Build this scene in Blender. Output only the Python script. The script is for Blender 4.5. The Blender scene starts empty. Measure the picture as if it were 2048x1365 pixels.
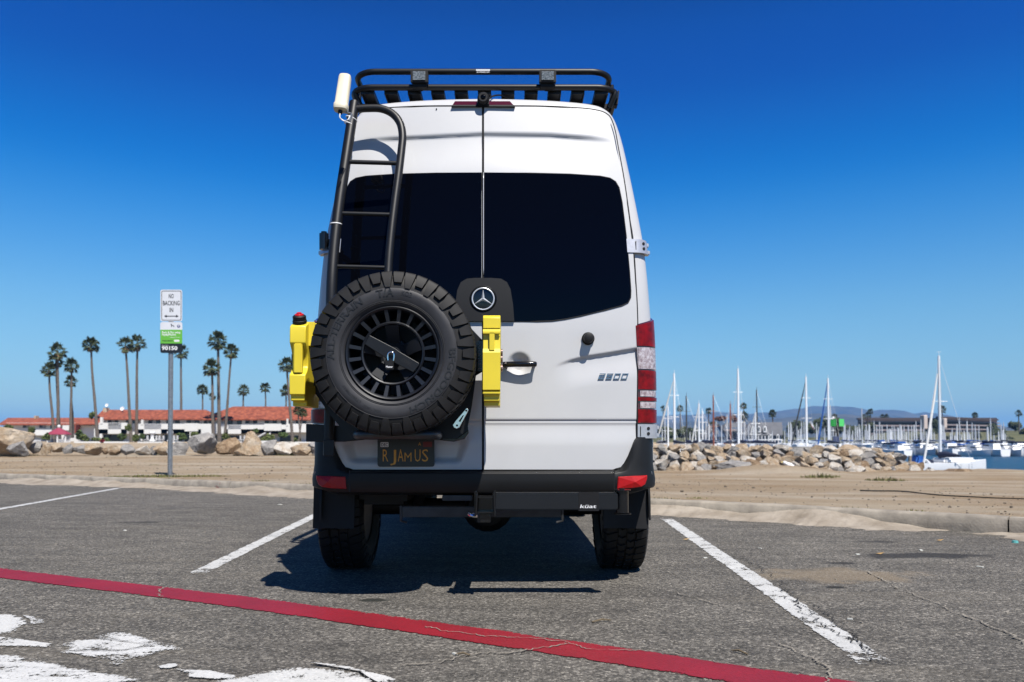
import bpy, bmesh, math, random
from mathutils import Vector, Matrix, noise
C = bpy.context.scene.collection
SC = bpy.context.scene
PI = math.pi
R = random.Random(7)

# ---------------------------------------------------------------- camera
F = 1593.0                      # focal length in pixels of the 2048 px wide photograph
HC = 0.84                       # camera height
TH = math.radians(2.0)
SV = 197.5 / F - math.tan(TH)
cam = bpy.data.cameras.new('camera'); camo = bpy.data.objects.new('camera', cam); C.objects.link(camo)
camo.location = (0, 0, HC); camo.rotation_euler = (PI / 2 + TH, 0, 0)
cam.sensor_width = 36.0; cam.lens = 36.0 * F / 2048.0; cam.shift_y = SV * F / 2048.0
cam.clip_end = 30000; cam.clip_start = 0.05
cam.dof.use_dof = True; cam.dof.focus_distance = 4.3; cam.dof.aperture_fstop = 3.4
SC.camera = camo

# ---------------------------------------------------------------- sky, sun, exposure
SUN = Vector((0.28, -0.58, 1.0)).normalized()     # towards the sun
elev = math.asin(SUN.z); azi = math.atan2(SUN.x, SUN.y)
w = bpy.data.worlds.new('World'); SC.world = w; w.use_nodes = True
nt = w.node_tree; nt.nodes.clear()
out = nt.nodes.new('ShaderNodeOutputWorld'); bg = nt.nodes.new('ShaderNodeBackground')
sky = nt.nodes.new('ShaderNodeTexSky'); sky.sky_type = 'NISHITA'; sky.sun_disc = False
sky.sun_elevation = elev; sky.sun_rotation = azi; sky.air_density = 1.0; sky.dust_density = 0.3; sky.ozone_density = 2.0
tc = nt.nodes.new('ShaderNodeTexCoord'); sx = nt.nodes.new('ShaderNodeSeparateXYZ')
nt.links.new(tc.outputs['Generated'], sx.inputs[0])
cr = nt.nodes.new('ShaderNodeValToRGB'); cr.color_ramp.interpolation = 'CARDINAL'
# a polarised, clear sky: deep blue aloft, pale towards the horizon, the same in every direction
for i, (p, c) in enumerate([(p_, tuple(c_ / 1.6 for c_ in t_)) for p_, t_ in [(0.0, (0.70, 0.98, 1.10)), (0.063, (0.74, 1.02, 1.15)), (0.173, (0.56, 1.08, 1.36)), (0.289, (0.085, 0.81, 1.50)), (0.39, (0.0, 0.48, 1.32)), (0.476, (0.0, 0.36, 1.12)), (0.75, (0.0, 0.12, 0.42))]]):
    e = cr.color_ramp.elements[i] if i < 2 else cr.color_ramp.elements.new(p)
    e.position = p; e.color = (*c, 1)
mx = nt.nodes.new('ShaderNodeMix'); mx.data_type = 'RGBA'; mx.blend_type = 'MULTIPLY'; mx.inputs[0].default_value = 1.0
nt.links.new(sx.outputs['Z'], cr.inputs[0]); nt.links.new(sky.outputs[0], mx.inputs[6]); nt.links.new(cr.outputs[0], mx.inputs[7])
sc2 = nt.nodes.new('ShaderNodeVectorMath'); sc2.operation = 'SCALE'; sc2.inputs[3].default_value = 1.6; nt.links.new(mx.outputs[2], sc2.inputs[0]); nt.links.new(sc2.outputs[0], bg.inputs[0]); bg.inputs[1].default_value = 0.057
nt.links.new(bg.outputs[0], out.inputs[0])
sl = bpy.data.lights.new('sun', 'SUN'); sl.energy = 5.0; sl.angle = math.radians(0.5); sl.color = (1.0, 0.955, 0.89)
so = bpy.data.objects.new('sun', sl); C.objects.link(so); so.rotation_euler = SUN.to_track_quat('Z', 'Y').to_euler(); so.location = (5, -8, 20)
vs = SC.view_settings; SC.display_settings.display_device = 'sRGB'
vs.view_transform = 'Standard'; vs.look = 'None'; vs.exposure = 0.75; vs.gamma = 1.0; vs.use_curve_mapping = False
SC.cycles.max_bounces = 6; SC.cycles.volume_bounces = 0; SC.cycles.transparent_max_bounces = 12
SC.cycles.use_denoising = True

# ---------------------------------------------------------------- measuring helpers
def ray(px, py):
    u = (px - 1024) / F; v = (682.5 - py) / F + SV
    return u, math.cos(TH) - v * math.sin(TH), math.sin(TH) + v * math.cos(TH)
def P(px, py, Y):
    a, b, c = ray(px, py); t = Y / b
    return Vector((a * t, Y, HC + c * t))
def G(px, py, z=0.0):
    a, b, c = ray(px, py); t = (z - HC) / c
    return Vector((a * t, b * t, z))
def lerp(a, b, t): return a + (b - a) * t
def sstep(a, b, x):
    t = max(0.0, min(1.0, (x - a) / (b - a))); return t * t * (3 - 2 * t)
def interp(pts, x):
    if x <= pts[0][0]: return pts[0][1]
    for (a, b), (c, d) in zip(pts, pts[1:]):
        if x <= c: return b + (d - b) * (x - a) / (c - a)
    return pts[-1][1]
def nz(x, y=0.0, z=0.0): return noise.noise(Vector((x, y, z)))

# ---------------------------------------------------------------- object helpers
def root_off(par):
    o = Vector((0, 0, 0))
    while par is not None: o += par.location; par = par.parent
    return o
def tag(o, label=None, cat=None, group=None, kind=None):
    if label: o['label'] = label
    if cat: o['category'] = cat
    if group: o['group'] = group
    if kind: o['kind'] = kind
    return o
def thing(name, label, cat, loc=(0, 0, 0), group=None):
    o = bpy.data.objects.new(name, None); C.objects.link(o); o.location = loc; o.empty_display_size = 0.2
    return tag(o, label, cat, group)
class MB:
    def __init__(s): s.v = []; s.f = []
    def add(s, vs_, fs): 
        n = len(s.v); s.v += [Vector(p) for p in vs_]; s.f += [tuple(i + n for i in f) for f in fs]; return s
    def box(s, c, sz, M=None, bev=0.0):
        x, y, z = sz[0] / 2, sz[1] / 2, sz[2] / 2
        if bev <= 0:
            vs_ = [(i * x, j * y, k * z) for i in (-1, 1) for j in (-1, 1) for k in (-1, 1)]
            fs = [(0, 1, 3, 2), (4, 6, 7, 5), (0, 4, 5, 1), (2, 3, 7, 6), (0, 2, 6, 4), (1, 5, 7, 3)]
        else:
            bm = bmesh.new(); bmesh.ops.create_cube(bm, size=1.0)
            for q in bm.verts: q.co = Vector((q.co.x * 2 * x, q.co.y * 2 * y, q.co.z * 2 * z))
            bmesh.ops.bevel(bm, geom=bm.edges[:], offset=bev, segments=2, affect='EDGES')
            bm.verts.index_update(); vs_ = [q.co.copy() for q in bm.verts]; fs = [tuple(q.index for q in f.verts) for f in bm.faces]; bm.free()
        vs_ = [Vector(p) for p in vs_]
        if M is not None: vs_ = [M @ p for p in vs_]
        return s.add([p + Vector(c) for p in vs_], fs)
    def tube(s, pts, r, n=12, cap=True, closed=False):
        pts = [Vector(p) for p in pts]; m = len(pts); rs = r if isinstance(r, (list, tuple)) else [r] * m
        vs_ = []; up = None
        for i, p in enumerate(pts):
            if closed: d = pts[(i + 1) % m] - pts[i - 1]
            else: d = pts[min(i + 1, m - 1)] - pts[max(i - 1, 0)]
            if d.length < 1e-9: d = Vector((0, 0, 1))
            d.normalize()
            if up is None: up = d.orthogonal().normalized()
            up = (up - d * up.dot(d))
            if up.length < 1e-6: up = d.orthogonal()
            up.normalize(); sd = d.cross(up)
            for k in range(n):
                a = 2 * PI * k / n; vs_.append(p + (up * math.cos(a) + sd * math.sin(a)) * rs[i])
        fs = []
        for i in range(m if closed else m - 1):
            j = (i + 1) % m
            for k in range(n): fs.append((i * n + k, i * n + (k + 1) % n, j * n + (k + 1) % n, j * n + k))
        if cap and not closed: fs.append(tuple(range(n - 1, -1, -1))); fs.append(tuple((m - 1) * n + k for k in range(n)))
        return s.add(vs_, fs)
    def cyl(s, a, b, r, n=20, r2=None): return s.tube([a, b], [r, r2 if r2 is not None else r], n)
    def lathe(s, prof, c, ax, n=32, a0=0.0):
        """prof: (radius, distance along ax); ax: unit axis"""
        ax = Vector(ax).normalized(); u = ax.orthogonal().normalized(); v_ = ax.cross(u); c = Vector(c); vs_ = []; m = len(prof)
        for k in range(n):
            a = a0 + 2 * PI * k / n; d = u * math.cos(a) + v_ * math.sin(a)
            for (r_, h) in prof: vs_.append(c + d * r_ + ax * h)
        fs = [(k * m + i, k * m + i + 1, ((k + 1) % n) * m + i + 1, ((k + 1) % n) * m + i) for k in range(n) for i in range(m - 1)]
        return s.add(vs_, fs)
    def prism(s, poly, fn, d0, d1):
        """poly: 2-D outline; fn(a, b, d) gives the point; front at d0, back at d1"""
        m = len(poly); vs_ = [fn(a, b, d0) for a, b in poly] + [fn(a, b, d1) for a, b in poly]
        fs = [tuple(range(m)), tuple(range(2 * m - 1, m - 1, -1))] + [(i, i + m, (i + 1) % m + m, (i + 1) % m) for i in range(m)]
        return s.add(vs_, fs)
    def grid(s, nu, nv, fn, closed_u=False):
        vs_ = [fn(i / (nu - (0 if closed_u else 1)), j / (nv - 1)) for j in range(nv) for i in range(nu)]
        fs = []
        for j in range(nv - 1):
            for i in range(nu if closed_u else nu - 1):
                i2 = (i + 1) % nu; fs.append((j * nu + i, j * nu + i2, (j + 1) * nu + i2, (j + 1) * nu + i))
        return s.add(vs_, fs)
    def build(s, name, mat, par=None, smooth=None, fix=True, bev=0.0):
        off = root_off(par)
        me = bpy.data.meshes.new(name); me.from_pydata([tuple(p - off) for p in s.v], [], s.f); me.validate()
        if fix:
            bm = bmesh.new(); bm.from_mesh(me); bmesh.ops.recalc_face_normals(bm, faces=bm.faces)
            bm.to_mesh(me); bm.free()
        o = bpy.data.objects.new(name, me); C.objects.link(o)
        if mat: me.materials.append(mat)
        if smooth is not None:
            me.shade_smooth()
            if smooth < 180: me.set_sharp_from_angle(angle=math.radians(smooth))
        if par is not None: o.parent = par
        if bev: 
            b = o.modifiers.new('bevel', 'BEVEL'); b.width = bev; b.segments = 2; b.limit_method = 'ANGLE'; b.angle_limit = math.radians(35)
        return o
def copy_tree(o, par=None):
    c = o.copy(); C.objects.link(c); c.parent = par
    for ch in list(o.children): copy_tree(ch, c)
    return c
def smooth_path(pts, n=6):
    """Catmull-Rom through the points"""
    p = [Vector(q) for q in pts]; p = [p[0] * 2 - p[1]] + p + [p[-1] * 2 - p[-2]]; o_ = []
    for i in range(1, len(p) - 2):
        for k in range(n):
            t = k / n; a, b, c, d = p[i - 1], p[i], p[i + 1], p[i + 2]
            o_.append(0.5 * ((2 * b) + (c - a) * t + (2 * a - 5 * b + 4 * c - d) * t * t + (3 * b - a - 3 * c + d) * t ** 3))
    o_.append(p[-2]); return o_
def rrect(x0, y0, x1, y1, r, n=5):
    o_ = []
    for cx, cy, a0 in ((x1 - r, y1 - r, 0), (x0 + r, y1 - r, 90), (x0 + r, y0 + r, 180), (x1 - r, y0 + r, 270)):
        for k in range(n + 1):
            a = math.radians(a0 + 90 * k / n); o_.append((cx + r * math.cos(a), cy + r * math.sin(a)))
    return o_
_tc = {}
def text_geo(s, bold=0.0, shear=0.0):
    """flat outline mesh of a piece of text: verts normalised so that cap height = 1; also its width"""
    k = (s, bold, shear)
    if k in _tc: return _tc[k]
    cu = bpy.data.curves.new('t', 'FONT'); cu.body = s; cu.size = 1.0; cu.offset = bold; cu.shear = shear; cu.resolution_u = 2
    ob = bpy.data.objects.new('t', cu); C.objects.link(ob)
    me = bpy.data.meshes.new_from_object(ob)
    vs_ = [q.co.copy() for q in me.vertices]; fs = [tuple(p.vertices) for p in me.polygons]
    bpy.data.objects.remove(ob); bpy.data.curves.remove(cu); bpy.data.meshes.remove(me)
    x0 = min(q.x for q in vs_); x1 = max(q.x for q in vs_); y0 = 0.0; h = 0.73
    vs_ = [Vector(((q.x - x0) / h, (q.y - y0) / h, 0)) for q in vs_]
    _tc[k] = (vs_, fs, (x1 - x0) / h); return _tc[k]
def add_text(mb, s, fn, x0, x1, y0, h, d=0.0, bold=0.0, shear=0.0):
    """text stretched to x0..x1, baseline y0, cap height h; fn(a, b, d) -> point"""
    vs_, fs, wd = text_geo(s, bold, shear); k = (x1 - x0) / wd
    return mb.add([fn(x0 + q.x * k, y0 + q.y * h, d) for q in vs_], fs)

# ---------------------------------------------------------------- materials
def mat(name, col, rough=0.5, metal=0.0, spec=0.5, coat=0.0, var=0.0, vscale=8.0, bump=0.0, bscale=60.0, emit=None, col2=None, detail=4.0, trans=0.0, stretch=None):
    m = bpy.data.materials.new(name); m.use_nodes = True; n = m.node_tree; b = n.nodes['Principled BSDF']
    b.inputs['Base Color'].default_value = (*col, 1); b.inputs['Roughness'].default_value = rough; b.inputs['Metallic'].default_value = metal
    b.inputs['Specular IOR Level'].default_value = spec; b.inputs['Coat Weight'].default_value = coat; b.inputs['Coat Roughness'].default_value = 0.04
    b.inputs['Transmission Weight'].default_value = trans
    tcn = n.nodes.new('ShaderNodeTexCoord'); src = tcn.outputs['Object']
    if stretch:
        mp = n.nodes.new('ShaderNodeMapping'); mp.inputs['Scale'].default_value = stretch; n.links.new(src, mp.inputs[0]); src = mp.outputs[0]
    if col2 is None: col2 = tuple(c * (1 - var) for c in col)
    nn = n.nodes.new('ShaderNodeTexNoise'); nn.inputs['Scale'].default_value = vscale; nn.inputs['Detail'].default_value = detail
    nn.inputs['Roughness'].default_value = 0.6
    n.links.new(src, nn.inputs[0])
    rp = n.nodes.new('ShaderNodeValToRGB'); rp.color_ramp.elements[0].position = 0.33; rp.color_ramp.elements[1].position = 0.67
    rp.color_ramp.elements[0].color = (*col2, 1); rp.color_ramp.elements[1].color = (*col, 1)
    n.links.new(nn.outputs[0], rp.inputs[0]); n.links.new(rp.outputs[0], b.inputs['Base Color'])
    if bump > 0:
        bn = n.nodes.new('ShaderNodeTexNoise'); bn.inputs['Scale'].default_value = bscale; bn.inputs['Detail'].default_value = 5
        n.links.new(src, bn.inputs[0]); bp = n.nodes.new('ShaderNodeBump'); bp.inputs['Strength'].default_value = bump; bp.inputs['Distance'].default_value = 0.3 / bscale
        n.links.new(bn.outputs[0], bp.inputs['Height']); n.links.new(bp.outputs[0], b.inputs['Normal'])
    return m
M = {}
M['paint'] = mat('silver_white_paint', (0.56, 0.562, 0.568), 0.45, 0.0, spec=0.4, coat=0.4, var=0.05, vscale=3)
M['glass'] = mat('tinted_glass', (0.0015, 0.002, 0.004), 0.03, 0, spec=0.12)
M['gap'] = mat('black_gap', (0.006, 0.006, 0.007), 0.6)
M['powder'] = mat('black_powder_coat', (0.007, 0.0075, 0.009), 0.45, 0, spec=0.35, var=0.2, vscale=40, bump=0.15, bscale=500)
M['rimmatt'] = mat('matt_rim', (0.007, 0.0085, 0.012), 0.68, spec=0.3)
M['badge'] = mat('dark_chrome', (0.30, 0.33, 0.38), 0.25, 1.0)
M['black'] = mat('matt_black', (0.007, 0.007, 0.008), 0.6, spec=0.3, var=0.3, vscale=30)
M['gloss'] = mat('gloss_black', (0.006, 0.0065, 0.008), 0.16)
M['plastic'] = mat('grey_black_plastic', (0.0095, 0.0095, 0.010), 0.50, spec=0.28, var=0.15, vscale=6, bump=0.1, bscale=700)
M['rubber'] = mat('tyre_rubber', (0.015, 0.0145, 0.0145), 0.62, spec=0.28, col2=(0.008, 0.008, 0.0085), vscale=9, bump=0.25, bscale=260)
M['side'] = mat('tyre_sidewall', (0.038, 0.038, 0.042), 0.55, spec=0.35, col2=(0.020, 0.020, 0.023), vscale=7, bump=0.15, bscale=200)
M['letter'] = mat('tyre_letter', (0.010, 0.010, 0.010), 0.5)
M['rim'] = mat('satin_black_rim', (0.007, 0.009, 0.014), 0.42, 0.1)
M['chrome'] = mat('chrome', (0.75, 0.76, 0.78), 0.12, 1.0)
M['silver'] = mat('cast_silver', (0.62, 0.63, 0.66), 0.35, 0.5, var=0.15, vscale=40)
M['yellow'] = mat('yellow_plastic', (0.78, 0.62, 0.035), 0.42, var=0.06, vscale=10, bump=0.08, bscale=300)
M['red'] = mat('red_plastic', (0.5, 0.008, 0.012), 0.3)
M['redlens'] = mat('red_lens', (0.26, 0.002, 0.004), 0.28, spec=0.2, coat=0.15, col2=(0.075, 0.001, 0.002), vscale=22, bump=0.12, bscale=160)
M['reflector'] = mat('red_reflector', (0.45, 0.008, 0.010), 0.35, spec=0.3, coat=0.0, col2=(0.36, 0.006, 0.008), vscale=60)
M['darkred'] = mat('dark_red_lens', (0.085, 0.006, 0.014), 0.15, coat=1.0)
M['clearlens'] = mat('clear_lens', (0.78, 0.68, 0.68), 0.25, 0.3, coat=0.4, col2=(0.30, 0.20, 0.20), vscale=55, bump=0.4, bscale=150)
M['lamplens'] = mat('work_lamp_lens', (0.42, 0.43, 0.36), 0.2, 0.4, coat=0.8, col2=(0.10, 0.11, 0.08), vscale=120)
M['beige'] = mat('cream_plastic', (0.72, 0.66, 0.50), 0.4, var=0.06, vscale=12)
M['white'] = mat('white_print', (0.80, 0.80, 0.80), 0.45)
M['bronze'] = mat('bronze_metal', (0.30, 0.22, 0.19), 0.3, 0.8)
M['plate'] = mat('plate_black', (0.010, 0.010, 0.010), 0.35)
M['platetext'] = mat('plate_orange', (0.75, 0.34, 0.03), 0.45, var=0.2, vscale=60)
M['steel'] = mat('galvanised_steel', (0.36, 0.38, 0.40), 0.42, 0.7, var=0.35, vscale=25)
# ================================================================ THE SETTING
def N(m, t, **kw):
    n = m.node_tree.nodes.new(t)
    for k, v_ in kw.items(): n.inputs[k.replace('_', ' ')].default_value = v_
    return n
def L(m, a, b): m.node_tree.links.new(a, b)
def ramp(m, src, stops, const=False):
    r_ = m.node_tree.nodes.new('ShaderNodeValToRGB')
    if const: r_.color_ramp.interpolation = 'CONSTANT'
    for i, (p, c) in enumerate(stops):
        e = r_.color_ramp.elements[i] if i < 2 else r_.color_ramp.elements.new(p)
        e.position = p; e.color = (*c, 1) if isinstance(c, tuple) else (c, c, c, 1)
    L(m, src, r_.inputs[0]); return r_.outputs[0]
def mixc(m, fac, a, b, mode='MIX'):
    x = m.node_tree.nodes.new('ShaderNodeMix'); x.data_type = 'RGBA'; x.blend_type = mode
    for i, v_ in ((0, fac), (6, a), (7, b)):
        if hasattr(v_, 'links'): L(m, v_, x.inputs[i])
        elif i == 0: x.inputs[0].default_value = v_
        else: x.inputs[i].default_value = (*v_, 1)
    return x.outputs[2]
def mth(m, op, a, b=None, c=None):
    x = m.node_tree.nodes.new('ShaderNodeMath'); x.operation = op
    for i, v_ in enumerate((a, b, c)):
        if v_ is None: continue
        if hasattr(v_, 'links'): L(m, v_, x.inputs[i])
        else: x.inputs[i].default_value = v_
    return x.outputs[0]
def base(name):
    m = bpy.data.materials.new(name); m.use_nodes = True
    return m, m.node_tree.nodes['Principled BSDF'], N(m, 'ShaderNodeTexCoord').outputs['Object']
def nse(m, co, sc, det=4.0, ro=0.6, dist=0.0):
    n = N(m, 'ShaderNodeTexNoise', Scale=sc, Detail=det, Roughness=ro, Distortion=dist); L(m, co, n.inputs[0]); return n.outputs[0]
def mapped(m, co, scale, loc=(0, 0, 0), rot=(0, 0, 0)):
    mp = m.node_tree.nodes.new('ShaderNodeMapping'); mp.inputs['Scale'].default_value = scale; mp.inputs['Location'].default_value = loc
    mp.inputs['Rotation'].default_value = rot; L(m, co, mp.inputs[0]); return mp.outputs[0]
def bump(m, b, h, strength, dist):
    x = N(m, 'ShaderNodeBump', Strength=strength, Distance=dist); L(m, h, x.inputs['Height']); L(m, x.outputs[0], b.inputs['Normal'])

def spot(m, co, pos, size, rot=0.0, rough=0.5, fr=6.0):
    """1 inside a ragged patch of the ground at pos, 0 outside (a stain with a shape of its own)"""
    sub = m.node_tree.nodes.new('ShaderNodeVectorMath'); sub.operation = 'SUBTRACT'; L(m, co, sub.inputs[0]); sub.inputs[1].default_value = (pos[0], pos[1], 0)
    mp = mapped(m, sub.outputs[0], (1 / size[0], 1 / size[1], 0), rot=(0, 0, 0))
    ln = m.node_tree.nodes.new('ShaderNodeVectorMath'); ln.operation = 'LENGTH'; L(m, mp, ln.inputs[0])
    n1 = nse(m, co, fr, 5)
    d = mth(m, 'ADD', ln.outputs['Value'], mth(m, 'MULTIPLY', mth(m, 'SUBTRACT', n1, 0.5), rough * 4))
    return ramp(m, d, [(0.6, 1.0), (1.0, 0.0)])

# --- asphalt
m, b, co = base('asphalt')
def red(m, c):
    x = N(m, 'ShaderNodeSeparateColor'); L(m, c, x.inputs[0]); return x.outputs[0]
vo = N(m, 'ShaderNodeTexVoronoi', Scale=105.0); L(m, co, vo.inputs[0])
vo2 = N(m, 'ShaderNodeTexVoronoi', Scale=52.0); L(m, co, vo2.inputs[0])
agg = ramp(m, red(m, vo.outputs['Color']), [(0.0, 0.030), (0.40, 0.070), (0.74, 0.130), (0.92, 0.215), (1.0, 0.36)])
agg2 = ramp(m, red(m, vo2.outputs['Color']), [(0.0, 0.05), (0.5, 0.105), (0.9, 0.19), (1.0, 0.30)])
c1 = mixc(m, 0.28, agg, agg2)
fine = ramp(m, nse(m, co, 260, 2), [(0.3, 0.6), (0.7, 1.4)])
c1 = mixc(m, 1.0, c1, fine, 'MULTIPLY')
big = ramp(m, nse(m, co, 0.55, 5), [(0.3, (0.88, 0.85, 0.80)), (0.7, (1.24, 1.19, 1.11))])
c1 = mixc(m, 1.0, c1, big, 'MULTIPLY')
med = ramp(m, nse(m, mapped(m, co, (1, 3, 1), rot=(0, 0, 0.55)), 1.6, 6), [(0.35, 0.78), (0.65, 1.18)])
c1 = mixc(m, 1.0, c1, med, 'MULTIPLY')
# pale dust tracks parallel to the kerb
dus = ramp(m, nse(m, mapped(m, co, (0.25, 2.2, 1), rot=(0, 0, 0.62)), 1.2, 6), [(0.56, 0.0), (0.74, 0.45)])
c1 = mixc(m, dus, c1, (0.17, 0.155, 0.13))
stains = [((G(1830, 1112)), (0.55, 0.16), (0.018, 0.018, 0.02), 0.8), ((G(1750, 1084)), (0.22, 0.09), (0.02, 0.02, 0.02), 0.7),
          ((G(745, 1201)), (0.10, 0.055), (0.016, 0.018, 0.014), 0.95), ((G(1680, 1150)), (0.55, 0.30), (0.23, 0.19, 0.14), 0.6),
          ((G(1680, 1127)), (0.13, 0.05), (0.02, 0.02, 0.02), 0.8), ((G(280, 1045)), (0.35, 0.10), (0.03, 0.03, 0.03), 0.7),
          ((G(1670, 1175)), (0.07, 0.05), (0.012, 0.012, 0.01), 0.9), ((G(1080, 1145)), (0.5, 0.16), (0.14, 0.11, 0.07), 0.35)]
for pos, sz, colr, st in stains:
    f = spot(m, co, pos, sz, rough=0.25 if sz[0] < 0.12 else 0.5, fr=9.0 if sz[0] < 0.2 else 4.0)
    c1 = mixc(m, mth(m, 'MULTIPLY', f, st), c1, colr)
c1 = mixc(m, 1.0, c1, (1.03, 0.99, 0.925), 'MULTIPLY')
L(m, c1, b.inputs['Base Color']); b.inputs['Roughness'].default_value = 0.85; b.inputs['Specular IOR Level'].default_value = 0.3
hgt = mth(m, 'ADD', mth(m, 'MULTIPLY', vo.outputs['Distance'], -0.8), mth(m, 'MULTIPLY', nse(m, co, 180, 3), 0.8))
bump(m, b, hgt, 0.9, 0.006)
M['asphalt'] = m
# --- worn road paint
def road_paint(name, colr, wear, dark, sc=9.0, stretch=(1, 1, 1)):
    m, b, co = base(name); b.inputs['Roughness'].default_value = 0.6
    n1 = nse(m, mapped(m, co, stretch), sc, 8, 0.72); n2 = nse(m, co, 90, 3, 0.7)
    at = m.node_tree.nodes.new('ShaderNodeAttribute'); at.attribute_name = 'inner'
    edge_ = mth(m, 'MULTIPLY', mth(m, 'SUBTRACT', at.outputs['Fac'], 1.0), 0.16)
    mask = ramp(m, mth(m, 'ADD', mth(m, 'ADD', mth(m, 'MULTIPLY', n1, 0.66), mth(m, 'MULTIPLY', n2, 0.34)), edge_), [(wear, 0.0), (wear + 0.02, 1.0)])
    v = N(m, 'ShaderNodeTexVoronoi', Scale=115.0); L(m, co, v.inputs[0])
    cc = mixc(m, ramp(m, nse(m, co, 3.5, 6), [(0.35, 0.0), (0.68, 1.0)]), tuple(c * dark for c in colr), colr)
    cc = mixc(m, 1.0, cc, ramp(m, v.outputs['Color'], [(0.0, 0.80), (1.0, 1.08)]), 'MULTIPLY')
    L(m, cc, b.inputs['Base Color']); bump(m, b, v.outputs['Distance'], 0.35, 0.004)
    tr = N(m, 'ShaderNodeBsdfTransparent'); ms = N(m, 'ShaderNodeMixShader'); L(m, mask, ms.inputs[0]); L(m, tr.outputs[0], ms.inputs[1]); L(m, b.outputs[0], ms.inputs[2])
    L(m, ms.outputs[0], m.node_tree.nodes['Material Output'].inputs[0]); return m
M['line_white'] = road_paint('worn_white_paint', (0.60, 0.60, 0.585), 0.42, 0.84)
M['letter_white'] = road_paint('worn_white_lettering', (0.62, 0.62, 0.605), 0.425, 0.86, 7.0)
M['line_worn'] = road_paint('very_worn_white_paint', (0.62, 0.62, 0.61), 0.437, 0.9, 6.0, (0.5, 1.6, 1))
M['line_red'] = road_paint('worn_red_paint', (0.27, 0.005, 0.016), 0.345, 0.78)
# --- sand
m, b, co = base('beach_sand')
c1 = ramp(m, nse(m, co, 0.35, 6), [(0.30, (0.34, 0.245, 0.15)), (0.52, (0.41, 0.325, 0.225)), (0.75, (0.48, 0.405, 0.305))])
streak = ramp(m, nse(m, mapped(m, co, (0.14, 0.55, 1), rot=(0, 0, 0.45)), 1.0, 9, 0.72), [(0.42, 0.0), (0.68, 0.62)])
c1 = mixc(m, streak, c1, (0.265, 0.18, 0.10))
pale = ramp(m, nse(m, mapped(m, co, (0.16, 0.8, 1), loc=(3, 5, 0), rot=(0, 0, 0.6)), 1.0, 5), [(0.48, 0.0), (0.66, 0.75)])
c1 = mixc(m, pale, c1, (0.52, 0.455, 0.365))
grain = ramp(m, nse(m, co, 55, 4, 0.75), [(0.25, 0.72), (0.75, 1.22)])
c1 = mixc(m, 1.0, c1, grain, 'MULTIPLY')
vo = N(m, 'ShaderNodeTexVoronoi', Scale=9.0); L(m, co, vo.inputs[0])
peb = ramp(m, vo.outputs['Distance'], [(0.05, 1.0), (0.09, 0.0)])
c1 = mixc(m, mth(m, 'MULTIPLY', peb, 0.7), c1, (0.12, 0.10, 0.075))
L(m, c1, b.inputs['Base Color']); b.inputs['Roughness'].default_value = 0.95; b.inputs['Specular IOR Level'].default_value = 0.15
bump(m, b, mth(m, 'ADD', nse(m, co, 3.2, 7, 0.75), mth(m, 'MULTIPLY', nse(m, co, 60, 3), 0.2)), 1.0, 0.13)
M['sand'] = m
M['drift'] = mat('drifted_sand', (0.36, 0.32, 0.27), 0.95, spec=0.15, col2=(0.23, 0.195, 0.155), vscale=3.5, bump=0.8, bscale=30, detail=8)
M['kerb'] = mat('old_concrete', (0.36, 0.325, 0.275), 0.9, spec=0.2, col2=(0.20, 0.18, 0.155), vscale=5, bump=0.6, bscale=50, detail=8)
M['crack'] = mat('crack_filling', (0.30, 0.27, 0.225), 0.95, var=0.4, vscale=20)
M['lawn'] = mat('lawn_green', (0.10, 0.14, 0.03), 0.95, col2=(0.20, 0.17, 0.08), vscale=0.5)
# --- water
m, b, co = base('harbour_water')
b.inputs['Base Color'].default_value = (0.006, 0.050, 0.105, 1); b.inputs['Roughness'].default_value = 0.28; b.inputs['IOR'].default_value = 1.33
b.inputs['Specular IOR Level'].default_value = 0.35
bump(m, b, mth(m, 'ADD', nse(m, mapped(m, co, (1, 2.2, 1)), 1.1, 6, 0.7), nse(m, co, 0.15, 3)), 1.0, 0.35)
M['water'] = m

# kerb line on the asphalt, from far left to near right
KP = [(-60, 41), (-30, 26.5), (-10.5, 16.3), (-4.37, 13.0), (1.70, 9.23), (4.47, 7.08), (8, 4.1), (20, -6), (60, -40)]
KS = [Vector((p.x, p.y, 0)) for p in smooth_path([(a, b_, 0) for a, b_ in KP], 8)]
def kerb_y(x):
    return interp([(p.x, p.y) for p in KS], x)
def kdist(x, y): return (y - kerb_y(x)) * 0.8
def land(x, y):
    d = kdist(x, y)
    left = 0.14 + 0.12 * sstep(0, 14, d) + 0.14 * sstep(20, 45, d)
    right = 0.14 - 0.02 * d if d < 12 else -0.10
    t = sstep(-6, 4, x * 1.0 + (y - 22) * 0.0)
    z = lerp(left, right, t)
    z += 0.035 * nz(x * 0.35, y * 0.35) * sstep(0, 2, d) + 0.015 * nz(x * 1.3, y * 1.3, 3) * sstep(0, 1, d)
    # mounds in front of the breakwater
    for (px, Y, r_, h) in ((1500, 22.5, 1.1, 0.15), (1585, 21.8, 1.2, 0.20), (1975, 24.3, 1.0, 0.06)):
        cx = (px - 1024) / F * Y; z += h * math.exp(-(((x - cx) / r_) ** 2 + ((y - Y) / 1.1) ** 2))
    # the shore drops to the water on the right
    edge = 25.0 + 0.6 * nz(x * 0.25, 7)
    w_ = sstep(-1.0, 5.0, x - 0.28 * (y - 25))
    z = lerp(z, -2.6, sstep(edge, edge + 3.2, y) * w_)
    return z
mb = MB()
xs = [-260, -200, -150, -110, -80, -60, -48, -38, -30] + [-24 + 0.5 * i for i in range(90)] + [21.5, 24, 28, 34, 45, 60]
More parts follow.
